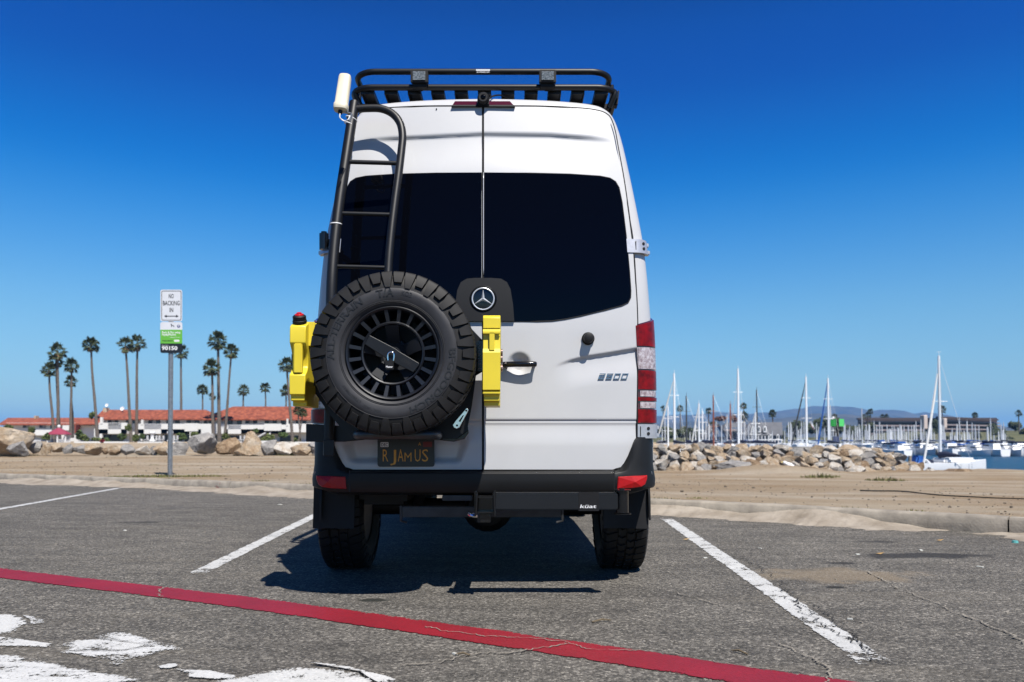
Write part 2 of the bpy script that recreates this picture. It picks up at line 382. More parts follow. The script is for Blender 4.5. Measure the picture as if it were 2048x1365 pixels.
ds = [0.0, 0.1, 0.3, 0.6, 1.0, 1.5, 2, 2.5, 3, 3.5, 4, 4.5, 5, 5.5, 6, 6.5, 7, 7.5, 8, 9, 10, 11, 12, 13, 14, 15, 16, 17, 18, 19, 20, 21, 22, 23, 24, 25, 26, 27, 28, 30, 32, 35, 40, 48, 60, 90, 140, 200, 300, 420]
vs_ = []
for j, d in enumerate(ds):
    for x in xs:
        y = kerb_y(x) + 0.14 + d; z = land(x, y) if d > 0 else 0.135
        if y > 400: z = -2.6
        vs_.append((x, y, z))
nx = len(xs)
mb.add(vs_, [(j * nx + i, j * nx + i + 1, (j + 1) * nx + i + 1, (j + 1) * nx + i) for j in range(len(ds) - 1) for i in range(nx - 1)])
tag(mb.build('sand_ground', M['sand'], None, 180), kind='structure')
mb = MB(); mb.add([(-90, -40, 0), (90, -60, 0), (90, 70, 0), (-90, 70, 0)], [(0, 1, 2, 3)])
# the asphalt ends under the kerb
def asf(u, v_):
    i = u * (len(KS) - 1); a = KS[int(i)] if int(i) < len(KS) else KS[-1]
    return Vector((a.x, lerp(a.y + 0.08, a.y - 30, v_), 0.0))
mb = MB(); n_ = len(KS); mb.grid(n_, 2, asf); tag(mb.build('car_park_asphalt', M['asphalt'], None), kind='structure')
mb = MB(); mb.add([(-9000, -300, -1.5), (9000, -300, -1.5), (9000, 12000, -1.5), (-9000, 12000, -1.5)], [(0, 1, 2, 3)])
tag(mb.build('harbour_water', M['water'], None), kind='structure')
mb = MB(); mb.add([(-9000, -400, -3.2), (9000, -400, -3.2), (9000, 12000, -3.2), (-9000, 12000, -3.2)], [(0, 1, 2, 3)])
tag(mb.build('sea_bed', M['sand'], None), kind='structure')

# kerb in cast lengths
ke = bpy.data.objects.new('kerb', None); C.objects.link(ke); tag(ke, kind='structure')
dense = smooth_path([(a, b_, 0) for a, b_ in KP], 60)
acc = 0.0; seg = [dense[0]]; pieces = []
for p, q in zip(dense, dense[1:]):
    acc += (q - p).length; seg.append(q)
    if acc > 3.6: pieces.append(seg); seg = [q]; acc = 0.0
prof = [(0.0, -0.05), (0.0, 0.04), (0.012, 0.125), (0.035, 0.148), (0.16, 0.150), (0.17, 0.12), (0.17, -0.05)]
for sg in pieces:
    if not (-45 < sg[0].x < 30): continue
    mb = MB(); vs_ = []; ln = sum((b_ - a).length for a, b_ in zip(sg, sg[1:])); run = 0
    for i, p in enumerate(sg):
        d = (sg[min(i + 1, len(sg) - 1)] - sg[max(i - 1, 0)]).normalized(); nrm = Vector((-d.y, d.x, 0))
        if i: run += (p - sg[i - 1]).length
        sh = 0.007 if i == 0 else (-0.007 if i == len(sg) - 1 else 0)
        for (o_, z) in prof:
            w_ = 0.014 * nz(p.x * 3, p.y * 3, z * 20) if z > 0.05 else 0
            vs_.append(p + d * sh + nrm * (o_ + w_) + Vector((0, 0, z + w_ * 0.6)))
    k = len(prof); m_ = len(sg)
    mb.add(vs_, [(i * k + j, i * k + j + 1, (i + 1) * k + j + 1, (i + 1) * k + j) for i in range(m_ - 1) for j in range(k - 1)] + [tuple(range(k)), tuple((m_ - 1) * k + j for j in range(k - 1, -1, -1))])
    mb.build('kerb_stone', M['kerb'], ke, 50)
# sand blown against the kerb
mb = MB(); nn_ = 1100; pts = [p for p in smooth_path([(a, b_, 0) for a, b_ in KP], 200) if -18 < p.x < 12]
def drift(u, v_):
    i = u * (len(pts) - 1); a = pts[int(i)]; b_ = pts[min(int(i) + 1, len(pts) - 1)]; t = i - int(i); p = a.lerp(b_, t); d = (b_ - a)
    if d.length < 1e-6: d = Vector((1, -0.7, 0))
    d.normalize(); nrm = Vector((-d.y, d.x, 0))
    wd = 0.52 + 0.42 * nz(p.x * 0.6, p.y * 0.6, 5) + 0.16 * nz(p.x * 2.5, p.y * 2.5, 5) + 0.12 * nz(p.x * 7, p.y * 7, 5) + 0.06 * nz(p.x * 19, p.y * 19, 5)
    h = 0.075 + 0.11 * nz(p.x * 0.9, p.y * 0.9, 9); q = 1 - v_
    z = h * q ** 1.6 + 0.016 * nz(p.x * 4 + v_ * 2, p.y * 4, 2) * q + 0.006 * nz(p.x * 14, v_ * 9, 2) - 0.010 * v_
    return p - nrm * (wd * v_ * 1.15 - 0.02) + Vector((0, 0, z))
mb.grid(nn_, 14, drift); tag(mb.build('drifted_sand', M['drift'], None, 180), 'pale sand blown against the foot of the kerb', 'sand', kind='stuff')

# painted markings
def set_inner(o, vals):
    a = o.data.attributes.new('inner', 'FLOAT', 'POINT'); a.data.foreach_set('value', vals); return o
def strip(name, a, b_, wd, mt, label, cat=None, z=0.004, seg_=40, wob=0.004, kind='structure'):
    mb = MB(); a = Vector(a); b_ = Vector(b_); d = (b_ - a).normalized(); nrm = Vector((-d.y, d.x, 0)); wds = wd if isinstance(wd, tuple) else (wd, wd)
    def fn(u, v_):
        p = a.lerp(b_, u); ww = lerp(wds[0], wds[1], u)
        return Vector((p.x, p.y, z)) + nrm * ((v_ - 0.5) * ww + wob * nz(p.x * 4, p.y * 4, v_ * 5))
    cols = [0.0, 0.10, 0.5, 0.90, 1.0]
    mb.grid(seg_, 5, lambda u, v_: fn(u, cols[int(round(v_ * 4))])); o = mb.build(name, mt, None)
    vals = [min([0.0, 0.85, 1.0, 0.85, 0.0][j], 1.0 if 1 < i < seg_ - 2 else (0.5 if 0 < i < seg_ - 1 else 0.0)) for j in range(5) for i in range(seg_)]
    return tag(set_inner(o, vals), label, cat, kind=kind)
def mid(p, q): return (p + q) * 0.5
strip('white_bay_line', mid(G(1320, 1037), G(1342, 1037)), mid(G(1722, 1333), G(1797, 1333)), (0.135, 0.145), M['line_white'], 'worn white bay line right of the van')
strip('white_bay_line', mid(G(370, 1151), G(408, 1151)), mid(G(612, 1030), G(632, 1030)) + Vector((0.0, 1.2, 0)), (0.125, 0.125), M['line_white'], 'white bay line left of the van, partly in its shadow')
a = G(243, 976); b_ = G(0, 1019); strip('white_bay_line', a, b_ + (b_ - a) * 0.25, 0.125, M['line_white'], 'white bay line at the far left')
rp_ = [G(0, 1147), G(488, 1206), G(1120, 1296), G(1555, 1362)]; rp_ = [rp_[0] * 4 - rp_[1] * 3] + [rp_[0] * 2 - rp_[1]] + rp_ + [rp_[3] * 3 - rp_[2] * 2]; rq = smooth_path(rp_, 30)
mb = MB(); cols = [0.0, 0.12, 0.5, 0.88, 1.0]
def redf(u, v_):
    i = min(int(round(u * (len(rq) - 1))), len(rq) - 1); p = rq[i]; d = (rq[min(i + 1, len(rq) - 1)] - rq[max(i - 1, 0)]).normalized(); w_ = cols[int(round(v_ * 4))] - 0.5
    return Vector((p.x, p.y, 0.004)) + Vector((-d.y, d.x, 0)) * (w_ * 0.225 + 0.010 * nz(p.x * 5, p.y * 5, w_ * 4))
mb.grid(len(rq), 5, redf); o = mb.build('red_fire_lane_line', M['line_red'], None); set_inner(o, [[0.0, 0.9, 1.0, 0.9, 0.0][j] for j in range(5) for i in range(len(rq))]); tag(o, 'red fire lane line crossing the car park', kind='structure')
# worn white lettering in the lower left corner
LZ = [0.0032]
def ground_poly(name, pts, mt, label, z=None, jit=0.014):
    LZ[0] += 0.0005; z = LZ[0]
    mb = MB(); pp = []
    q = [G(*p) for p in pts]
    for a_, b__ in zip(q, q[1:] + q[:1]):
        k = max(2, int((b__ - a_).length / 0.04))
        for i in range(k):
            t = a_.lerp(b__, i / k); pp.append(Vector((t.x + jit * nz(t.x * 9, t.y * 9, 1), t.y + jit * nz(t.x * 9, t.y * 9, 8), z)))
    c_ = sum(pp, Vector()) / len(pp); n = len(pp); pp = [c_ + (p - c_) * 1.07 for p in pp]; md = [c_ + (p - c_) * 0.80 for p in pp]; i2 = [c_ + (p - c_) * 0.62 for p in pp]
    mb.add(pp + md + i2, [(i, (i + 1) % n, n + (i + 1) % n, n + i) for i in range(n)] + [(n + i, n + (i + 1) % n, 2 * n + (i + 1) % n, 2 * n + i) for i in range(n)] + [tuple(range(2 * n, 3 * n))])
    o = mb.build(name, mt, None, fix=False); set_inner(o, [0.0] * n + [0.75] * n + [1.0] * n); return tag(o, label, kind='structure')
WL = 'worn white paint letter on the asphalt'
for pts, k in [([(-60, 1228), (20, 1230), (46, 1238), (58, 1248), (38, 1260), (0, 1272), (-60, 1276)], 0), ([(40, 1230), (98, 1241), (92, 1248), (62, 1252), (56, 1240)], 1),
               ([(-60, 1270), (0, 1276), (106, 1290), (96, 1297), (40, 1296), (-60, 1291)], 0), ([(113, 1294), (150, 1284), (200, 1281), (262, 1284), (312, 1292), (290, 1299), (236, 1304), (190, 1302), (140, 1303)], 0),
               ([(180, 1272), (260, 1268), (372, 1298), (300, 1316), (230, 1330), (110, 1306), (240, 1306), (318, 1293)], 1), ([(-60, 1310), (30, 1314), (180, 1345), (300, 1366), (340, 1384), (-60, 1384)], 1),
               ([(312, 1336), (330, 1332), (350, 1331), (354, 1336), (338, 1340), (318, 1340)], 0), ([(352, 1342), (420, 1345), (478, 1355), (470, 1360), (425, 1362), (380, 1358)], 0),
               ([(425, 1368), (470, 1360), (540, 1346), (600, 1340), (660, 1341), (715, 1349), (750, 1368), (720, 1384), (430, 1384)], 0), ([(610, 1328), (700, 1336), (800, 1366), (760, 1372), (722, 1346)], 1)]:
    ground_poly('white_paint_letter', pts, M['line_worn'] if k else M['letter_white'], WL)
# crack lines in the asphalt
def crack(pts, wd, seed, mt='crack', amp=1.0):
    mb = MB(); q = smooth_path([G(*p) for p in pts], 60); vs_ = []
    for i, p in enumerate(q):
        d = (q[min(i + 1, len(q) - 1)] - q[max(i - 1, 0)]).normalized(); nrm = Vector((-d.y, d.x, 0))
        o_ = nrm * amp * (0.030 * nz(p.x * 5, p.y * 5, seed) + 0.022 * nz(p.x * 22, p.y * 22, seed) + 0.012 * nz(p.x * 70, p.y * 70, seed)); ww = wd * max(0.15, 0.6 + 0.9 * nz(p.x * 10, p.y * 10, seed + 3))
        vs_ += [p + o_ + nrm * ww + Vector((0, 0, 0.008)), p + o_ - nrm * ww + Vector((0, 0, 0.008))]
    mb.add(vs_, [(2 * i, 2 * i + 1, 2 * i + 3, 2 * i + 2) for i in range(len(q) - 1)])
    tag(mb.build('asphalt_crack', M[mt], None), kind='structure')
M['crackdark'] = mat('open_crack', (0.030, 0.028, 0.025), 0.95, var=0.4, vscale=20)
crack([(800, 1336), (880, 1328), (960, 1312), (1040, 1306), (1105, 1296), (1135, 1288), (1000, 1276), (930, 1268), (850, 1257)], 0.0045, 1)
crack([(1130, 1289), (1200, 1302), (1330, 1310), (1500, 1338), (1640, 1352)], 0.003, 5)
crack([(1735, 1145), (1800, 1180), (1850, 1200), (1900, 1222), (1990, 1258), (2060, 1290)], 0.006, 2)
crack([(1640, 1370), (1650, 1352), (1655, 1340), (1630, 1325), (1560, 1290)], 0.004, 3)
crack([(312, 1197), (318, 1186), (330, 1178)], 0.006, 4)
crack([(1560, 1180), (1590, 1205), (1620, 1222), (1640, 1250), (1700, 1280), (1750, 1305)], 0.006, 12, 'crackdark', 1.3)
crack([(1480, 1115), (1540, 1150), (1580, 1190), (1612, 1240), (1640, 1248)], 0.004, 15, 'crackdark', 1.5)
crack([(1625, 1212), (1650, 1228), (1690, 1262), (1745, 1318), (1790, 1330)], 0.004, 17, 'crackdark', 1.4)
crack([(1220, 1162), (1340, 1185), (1450, 1215), (1560, 1232)], 0.003, 8)

# paint dabs on the kerb
def kerb_dab(px, py, w_, h_, lean_, mt, label):
    best = None
    for i in range(1, len(dense) - 1):
        p = dense[i]
        if not (-45 < p.x < 30) or p.y < 1: continue
        e = abs(1024 + F * p.x / p.y - px)
        if best is None or e < best[0]: best = (e, i)
    i = best[1]; p = dense[i]; d = (dense[i + 1] - dense[i - 1]).normalized(); nr = Vector((-d.y, d.x, 0)); mb = MB()
    def f(u, z): return p + d * (u * w_ + lean_ * z) - nr * (0.012 - 0.09 * max(0, z - 0.04)) + Vector((0, 0, z))
    mb.add([f(-0.5, 0.03), f(0.5, 0.03), f(0.4, h_), f(-0.5, h_)], [(0, 1, 2, 3)]); tag(mb.build('kerb_paint_mark', mt, ke), label)
kerb_dab(432, 965, 0.09, 0.13, 0.5, M['line_red'], 'red paint dab'); kerb_dab(1515, 1045, 0.035, 0.13, 0.25, M['line_white'], 'white paint dab')
# litter: twigs, leaves, bits of shell; weeds
M['twig'] = mat('dry_twig', (0.16, 0.12, 0.07), 0.9, var=0.4)
M['weed'] = mat('weed_green', (0.085, 0.11, 0.022), 0.8, col2=(0.17, 0.15, 0.05), vscale=3)
M['litterwhite'] = mat('pale_litter', (0.6, 0.6, 0.55), 0.8)
for (px, py, a, ln, lab) in [(1478, 1308, 2.3, 0.075, 'small twig on the asphalt between the red and white lines'), (925, 1313, 2.9, 0.06, 'thin straw on the asphalt below the red line'), (1203, 1245, 0.4, 0.10, 'dark leaf curled on the asphalt above the red line')]:
    p = G(px, py); mb = MB(); d = Vector((math.cos(a), math.sin(a), 0)) * ln / 2
    mb.tube([p - d + Vector((0, 0, 0.006)), p + Vector((0.003, 0.006, 0.012)), p + d + Vector((0, 0, 0.006))], [0.004, 0.005, 0.002], 6)
    tag(mb.build('twig', M['twig'], None, 40), lab, 'twig')
mb = MB(); rr = random.Random(3)
for px, py, s_ in ((1715, 1110, 0.016), (1842, 1102, 0.02), (1410, 1117, 0.014), (1520, 1098, 0.012), (560, 1010, 0.03), (250, 1062, 0.02), (1700, 1240, 0.010), (910, 1310, 0.010), (1960, 1135, 0.018)):
    q = G(px, py); mb.box(q + Vector((0, 0, 0.004)), (s_ * 2.2, s_, 0.006), Matrix.Rotation(px * 0.7, 3, 'Z'))
tag(mb.build('paper_scraps', M['litterwhite'], None), 'tiny pale scraps of paper and shell on the asphalt', 'litter', kind='stuff')
bc_ = thing('bottle_cap', 'teal plastic scrap lying at the foot of the kerb on the right', 'litter', G(2030, 1086)); mb = MB(); mb.lathe([(0, 0.02), (0.022, 0.018), (0.026, 0.0)], G(2030, 1086), (0, 0, 1), 12); mb.build('shell', mat('teal_plastic', (0.12, 0.40, 0.38), 0.3), bc_)
for (px, py, lab) in ((1372, 1081, 'small ochre leaf near the top of the right bay line'), (1760, 1110, 'small tan leaf beside the dark stain'), (1880, 1083, 'brown dry leaf near the right kerb')):
    q = G(px, py); mb = MB(); mb.add([q + Vector((-0.03, 0, 0.01)), q + Vector((0, -0.012, 0.006)), q + Vector((0.035, 0.004, 0.018)), q + Vector((0, 0.016, 0.012))], [(0, 1, 2, 3)]); tag(mb.build('dry_leaf', mat('dry_leaf', (0.32, 0.20, 0.07), 0.8), None), lab, 'leaf')
mb = MB()
for i in range(150):
    x = rr.uniform(-7, 7); y = rr.uniform(3.2, 14)
    if kdist(x, y) > -0.4: continue
    s = rr.uniform(0.003, 0.009); a = rr.uniform(0, 6)
    mb.box((x, y, s * 0.3), (s * 2, s, s * 0.6), Matrix.Rotation(a, 3, 'Z'))
tag(mb.build('gravel_litter', M['crack'], None), 'scattered grit and crumbs on the asphalt', 'litter', kind='stuff')
mb = MB()
for i in range(2600):
    x = rr.uniform(-16, 16); d = abs(rr.gauss(0, 5)) + 0.4; y = kerb_y(x) + d * 1.25
    z = land(x, y)
    if z < -0.5: continue
    s = rr.uniform(0.004, 0.016) if rr.random() < 0.93 else rr.uniform(0.016, 0.035)
    a = rr.uniform(0, 3); Mr = Matrix.Rotation(a, 3, 'Z') @ Matrix.Rotation(a * 2, 3, 'X')
    mb.box((x, y, z + s * 0.25), (s * 1.4, s, s * 0.8), Mr)
M['pebble'] = mat('pebble', (0.22, 0.18, 0.14), 0.9, col2=(0.12, 0.095, 0.07), vscale=1.5)
tag(mb.build('pebbles', M['pebble'], None), 'small stones strewn over the sand', 'pebbles', kind='stuff')
def weeds(mb, cx, cy, rx, ry, n, h):
    for i in range(n):
        a = rr.uniform(0, 2 * PI); q = math.sqrt(rr.random()); x = cx + rx * q * math.cos(a); y = cy + ry * q * math.sin(a); z = land(x, y) - 0.005
        l_ = h * rr.uniform(0.4, 1.2) * (1.1 - q * 0.7); t = rr.uniform(0, 6.28); bx, by = math.cos(t), math.sin(t); w_ = 0.006 + h * 0.05
        ln = rr.uniform(0.1, 0.9) * l_
        mb.add([(x - by * w_, y + bx * w_, z), (x + by * w_, y - bx * w_, z), (x + bx * ln, y + by * ln, z + l_)], [(0, 1, 2)])
mb = MB()
sp = P(340, 947, 15.2); weeds(mb, sp.x, sp.y, 1.15, 0.35, 900, 0.07)
for i in range(26):
    x = rr.uniform(-12, 8); d = rr.uniform(0.25, 8) if i % 2 else rr.uniform(0.22, 0.35); weeds(mb, x, kerb_y(x) + d * 1.25, 0.22, 0.10, 60, 0.035)
for (px, Y, n) in ((490, 30.2, 260), (575, 30, 420), (300, 32, 200), (1640, 19.8, 240), (1770, 18.5, 160), (55, 31, 120)):
    weeds(mb, (px - 1024) / F * Y, Y, 0.5, 0.25, n, 0.14)
tag(mb.build('weeds', M['weed'], None, fix=False), 'low green weeds growing in tufts on the sand', 'weeds', kind='stuff')
# thin dark tube lying on the sand at the right
q = smooth_path([P(1720, 1003, 12.2), P(1790, 1003, 12.0), P(1850, 1010, 11.4), P(1950, 1020, 10.7), P(2060, 1026, 10.2), P(2200, 1040, 9.4)], 10)
mb = MB(); mb.tube([Vector((p.x, p.y, land(p.x, p.y) + 0.02)) for p in q], [0.011 * (1 - 0.5 * i / len(q)) for i in range(len(q))], 7)
tag(mb.build('dark_line', M['black'], None, 60), 'thin dark line lying across the sand at the right', 'cable')
# ================================================================ THE VAN
YD = 4.45; XC = (966 - 1024) / F * YD; ZT = 2.80
van = thing('camper_van', 'silver-white high-roof camper van seen from behind, carrying a spare wheel on a ladder rack', 'van', (XC, YD, 0))
def lean(z): return 0.19 * max(0.0, (z - 1.45) / 1.35) ** 1.5
def yface(x, z): return YD + 0.05 * ((x - XC) / 0.9) ** 2 + lean(z)
def W2(px, py, off=0.0):
    Y = YD
    for _ in range(5): p = P(px, py, Y); Y = yface(p.x, p.z)
    return Vector((p.x, Y - off, p.z))
def xz(px, py, Y=None):
    p = W2(px, py) if Y is None else P(px, py, Y); return (p.x, p.z)
# outline of the body section (right half), pixels -> metres
half = [(966, 203), (1060, 204.5), (1130, 207), (1180, 211), (1206, 218), (1226, 235), (1242, 275), (1258, 340), (1277, 430), (1290, 500), (1301, 590), (1308, 680), (1311, 780), (1311, 880), (1310, 940)]
def sec(px, py):
    Y = 4.56
    for _ in range(4): p = P(px, py, Y); Y = 4.545 + lean(p.z)
    return (p.x - XC, p.z)
hs = smooth_path([(*sec(*q), 0) for q in half], 5); hs = [(p.x, p.y) for p in hs]
hs[0] = (0.0, hs[0][1]); hs.append((hs[-1][0] - 0.015, 0.56))
def halfw(z):
    pts = sorted([(zz, w_) for w_, zz in hs[18:]]); return interp(pts, z)
outl = hs + [(-w_, z) for w_, z in reversed(hs[1:])]     # closed loop, clockwise seen from behind
def inset(poly, d):
    n = len(poly); o_ = []
    for i in range(n):
        a = Vector(poly[i - 1]); b_ = Vector(poly[i]); c = Vector(poly[(i + 1) % n]); t = (c - a).normalized(); nr = Vector((t.y, -t.x))
        o_.append((b_.x - (-nr.x) * d * -1 if False else b_.x + nr.x * d, b_.y + nr.y * d))
    return o_
test = inset(outl, 0.05)
SG = 1 if max(p[0] for p in test) < max(p[0] for p in outl) else -1
RC = 0.10
def rc(z): return lerp(0.10, 0.06, sstep(1.5, 2.1, z))
rings = []
for k in range(7):
    th = PI / 2 * k / 6; i1 = inset(outl, SG)    # k=0: flat edge, k=6: full section
    rg = []
    for (x, z), (x1, z1) in zip(outl, i1):
        r_ = rc(z); ins = r_ * (1 - math.sin(th)); xx = x + (x1 - x) * ins; zz = z + (z1 - z) * ins
        rg.append((xx, yface(XC + xx, zz) + 0.014 + r_ * (1 - math.cos(th)), zz))
    rings.append(rg)
ybase = YD + 0.05 + 0.014 + RC
for Y, sx_, sz_ in ((4.85, 1, 1), (5.3, 1.0, 1), (6.5, 1.005, 1.0), (8.0, 1.0, 1.0), (8.6, 0.97, 0.985), (9.1, 0.93, 0.86), (9.6, 0.90, 0.62), (10.0, 0.84, 0.42), (10.15, 0.70, 0.30)):
    rings.append([(x * sx_, Y + (lean(z) if Y < 5.2 else 0), 0.56 + (z - 0.56) * sz_) for x, z in outl])
mb = MB(); n_ = len(outl); vs_ = [(XC + p[0], p[1], p[2]) for rg in rings for p in rg]
fs = [(k * n_ + i, k * n_ + (i + 1) % n_, (k + 1) * n_ + (i + 1) % n_, (k + 1) * n_ + i) for k in range(len(rings) - 1) for i in range(n_)]
fs.append(tuple((len(rings) - 1) * n_ + i for i in range(n_)))
mb.add(vs_, fs); mb.build('body', M['paint'], van, 40)
# dark frame behind the doors
mb = MB(); pl = inset(outl, SG * (RC - 0.004))
h_ = len(pl) // 2
def dfr(u, v_):
    # rows between right outline and left outline at equal height
    z = lerp(0.58, 2.765, v_); xr = halfw(z) - rc(z) + 0.006; return Vector((XC + lerp(-xr, xr, u), yface(XC + lerp(-xr, xr, u), z) + 0.060, z))
mb.grid(12, 40, dfr); mb.build('door_frame', M['gap'], van, 180)

# ---- doors: one dense sheet each, with pressed creases, handle bowl, plate recess
def px_of(x, y, z):   # inverse of P
    d = Vector((x, y, z - HC)); f = d.y * math.cos(TH) + d.z * math.sin(TH); u = -d.y * math.sin(TH) + d.z * math.cos(TH)
    return 1024 + F * d.x / f, 682.5 - F * (u / f - SV)
swl = [(1100, 741), (1115, 730), (1140, 721), (1175, 713), (1215, 707), (1262, 699), (1300, 692)]
def relief(px, py, side):
    d = 0.0                                            # + = pushed in
    t = py - interp([(700, 281), (760, 277), (966, 267), (1100, 269), (1180, 275), (1225, 281)], px)
    am = sstep(700, 800, px) * (1 - sstep(1150, 1232, px))
    if -3 < t < 90: d += 0.016 * am * (sstep(-3, 5, t) - sstep(5, 80, t))
    t = py - 843
    if -6 < t < 60: d += 0.008 * (sstep(-4, -1, t) - 0.6 * sstep(0, 3, t) + 0.8 * sstep(3, 6, t) - 1.2 * sstep(6, 50, t))
    if side > 0:
        t = py - interp(swl, px); am = sstep(1103, 1165, px)
        if t > -2 and t < 80: d += 0.017 * am * (sstep(-2, 4, t) - sstep(4, 62, t))
        q = math.hypot(px - 1038, py - 729) / 25.5
        if q < 1.12: d += 0.030 * (1 - sstep(0.40, 1.03, q))
    else:
        fx = sstep(681, 706, px - max(0, (py - 890)) * 0.35) * (1 - sstep(918, 938, px + max(0, (py - 890)) * 0.35)); fy = sstep(862, 874, py) * (1 - sstep(916, 929, py)); d += 0.042 * fx * fy
    return d
zt_px = lambda px: interp([(694, 238), (700, 228), (716, 220), (760, 216), (860, 213), (966, 213.5), (1080, 214), (1160, 218), (1196, 223), (1216, 234), (1222, 246)], px)
def door(side):
    oe = [(232, 1221), (262, 1229), (300, 1236), (360, 1247), (430, 1257), (500, 1266), (560, 1270), (640, 1274), (760, 1274), (880, 1272), (905, 1270), (922, 1262), (932, 1250), (938, 1228), (939, 1226)]
    NU, NV = 110, 270
    def fn(u, v_):
        py = lerp(939.5, 213.5, v_); pxo = interp(oe, py)
        px = lerp(968.2, pxo, u)
        # top corner rounding and arched top edge
        tp = zt_px(px); k = sstep(0.80, 1.0, v_); py2 = lerp(py, max(py, tp) if False else py + (tp - 213.5), k)
        if side < 0: px = 1932 - px
        p = W2(px, py2); p.y += relief(px, py2, side)
        return p
    mb = MB(); mb.grid(NU, NV, fn)
    # returned edge all round
    vs_ = mb.v; loop = [i for i in range(NU)] + [j * NU + NU - 1 for j in range(1, NV)] + [(NV - 1) * NU + i for i in range(NU - 2, -1, -1)] + [j * NU for j in range(NV - 2, 0, -1)]
    k = len(mb.v); cen = Vector((XC + side * 0.43, 0, 1.7))
    mb.v += [vs_[i] + Vector((0, 0.020, 0)) for i in loop]; m_ = len(loop)
    mb.f += [(loop[i], loop[(i + 1) % m_], k + (i + 1) % m_, k + i) for i in range(m_)]
    return mb.build('rear_door', M['paint'], van, 50)
dr = door(1); dl = door(-1)
SEAM = [(1221, 236), (1229, 262), (1236, 300), (1247, 360), (1257, 430), (1266, 500), (1270, 560), (1274, 640), (1274, 760), (1272, 880), (1270, 905), (1262, 922), (1250, 932), (1228, 939)]
STOP = [(966, 212), (1080, 212.5), (1160, 216.5), (1196, 221.5), (1212, 228), (1221, 238)]
dr['label'] = 'right rear door with black handle and 2500 badge'; dl['label'] = 'left rear door carrying the number plate'

def panel(name, pts, mt, par, off=0.004, thick=0.004, cx=10, cz=14, smooth=180, yf=None, conv=xz, ang=None):
    """flat outline in pixels laid on the door skin, following its curve"""
    bm = bmesh.new(); q = [conv(*p) for p in pts]
    bm.faces.new([bm.verts.new((a, b_, 0)) for a, b_ in q])
    x0, x1 = min(a for a, b_ in q), max(a for a, b_ in q); z0, z1 = min(b_ for a, b_ in q), max(b_ for a, b_ in q)
    for k in range(1, cx):
        bmesh.ops.bisect_plane(bm, geom=bm.verts[:] + bm.edges[:] + bm.faces[:], plane_co=(lerp(x0, x1, k / cx), 0, 0), plane_no=(1, 0, 0))
    for k in range(1, cz):
        bmesh.ops.bisect_plane(bm, geom=bm.verts[:] + bm.edges[:] + bm.faces[:], plane_co=(0, lerp(z0, z1, k / cz), 0), plane_no=(0, 1, 0))
    yy = yf or yface
    for v_ in bm.verts: x, z = v_.co.x, v_.co.y; v_.co = (x, yy(x, z) - off, z)
    be = [e for e in bm.edges if e.is_boundary]
    r_ = bmesh.ops.extrude_edge_only(bm, edges=be)
    for v_ in [g for g in r_['geom'] if isinstance(g, bmesh.types.BMVert)]: v_.co.y += thick
    bmesh.ops.recalc_face_normals(bm, faces=bm.faces)
    o_ = root_off(par)
    for v_ in bm.verts: v_.co -= o_
    me = bpy.data.meshes.new(name); bm.to_mesh(me); bm.free(); me.materials.append(mt); me.shade_smooth(); me.set_sharp_from_angle(angle=math.radians(50))
    # make sure the front looks towards -Y
    o = bpy.data.objects.new(name, me); C.objects.link(o); o.parent = par; return o
gl = [(968.5, 346), (1060, 347), (1140, 349), (1200, 353), (1220, 357), (1231, 364), (1238, 376), (1244, 405), (1252, 470), (1259, 545), (1261.5, 582), (1261, 596), (1256, 606), (1244, 612), (1210, 621), (1160, 633), (1130, 639), (1105, 642.5), (1075, 643.5), (968.5, 643.5)]
g2 = [(p[0], p[1]) for p in gl]
panel('window_glass', g2, M['glass'], dr, 0.0045, 0.006)
panel('window_glass', [(1932 - a, b_) for a, b_ in g2], M['glass'], dl, 0.0045, 0.006)
# rubber line round the glass is a slim dark surround
def outline_strip(pts, w_, off):
    mb = MB(); n = len(pts)
    q = [W2(*p, off) for p in pts]; c = sum(q, Vector()) / n
    mb.tube(q, w_, 6, closed=True); return mb
outline_strip(g2, 0.0035, 0.002).build('window_seal', M['black'], dr, 180)
outline_strip([(1932 - a, b_) for a, b_ in g2], 0.0035, 0.002).build('window_seal', M['black'], dl, 180)
# rubber strip down the centre gap
mb = MB(); pts = [W2(966, y, -0.002) for y in range(212, 940, 20)]
mb.tube(pts, 0.0032, 6); mb.build('centre_seal', M['gap'], van, 180)
mb = MB(); mb.tube([W2(967, y, 0.003) for y in range(346, 562, 12)], 0.0026, 6); mb.build('glass_edge_trim', M['silver'], van, 180)

for sd, dd in ((1, dr), (-1, dl)):
    mx_ = (lambda a: a) if sd > 0 else (lambda a: 1932 - a)
    q = smooth_path([W2(mx_(a + 1.5), b_, 0.001) for a, b_ in STOP] + [W2(mx_(a + 1.5), b_, 0.001) for a, b_ in SEAM[1:]], 4)
    mb = MB(); mb.tube(q, 0.0032, 6); mb.build('door_seal', M['gap'], dd, 180)
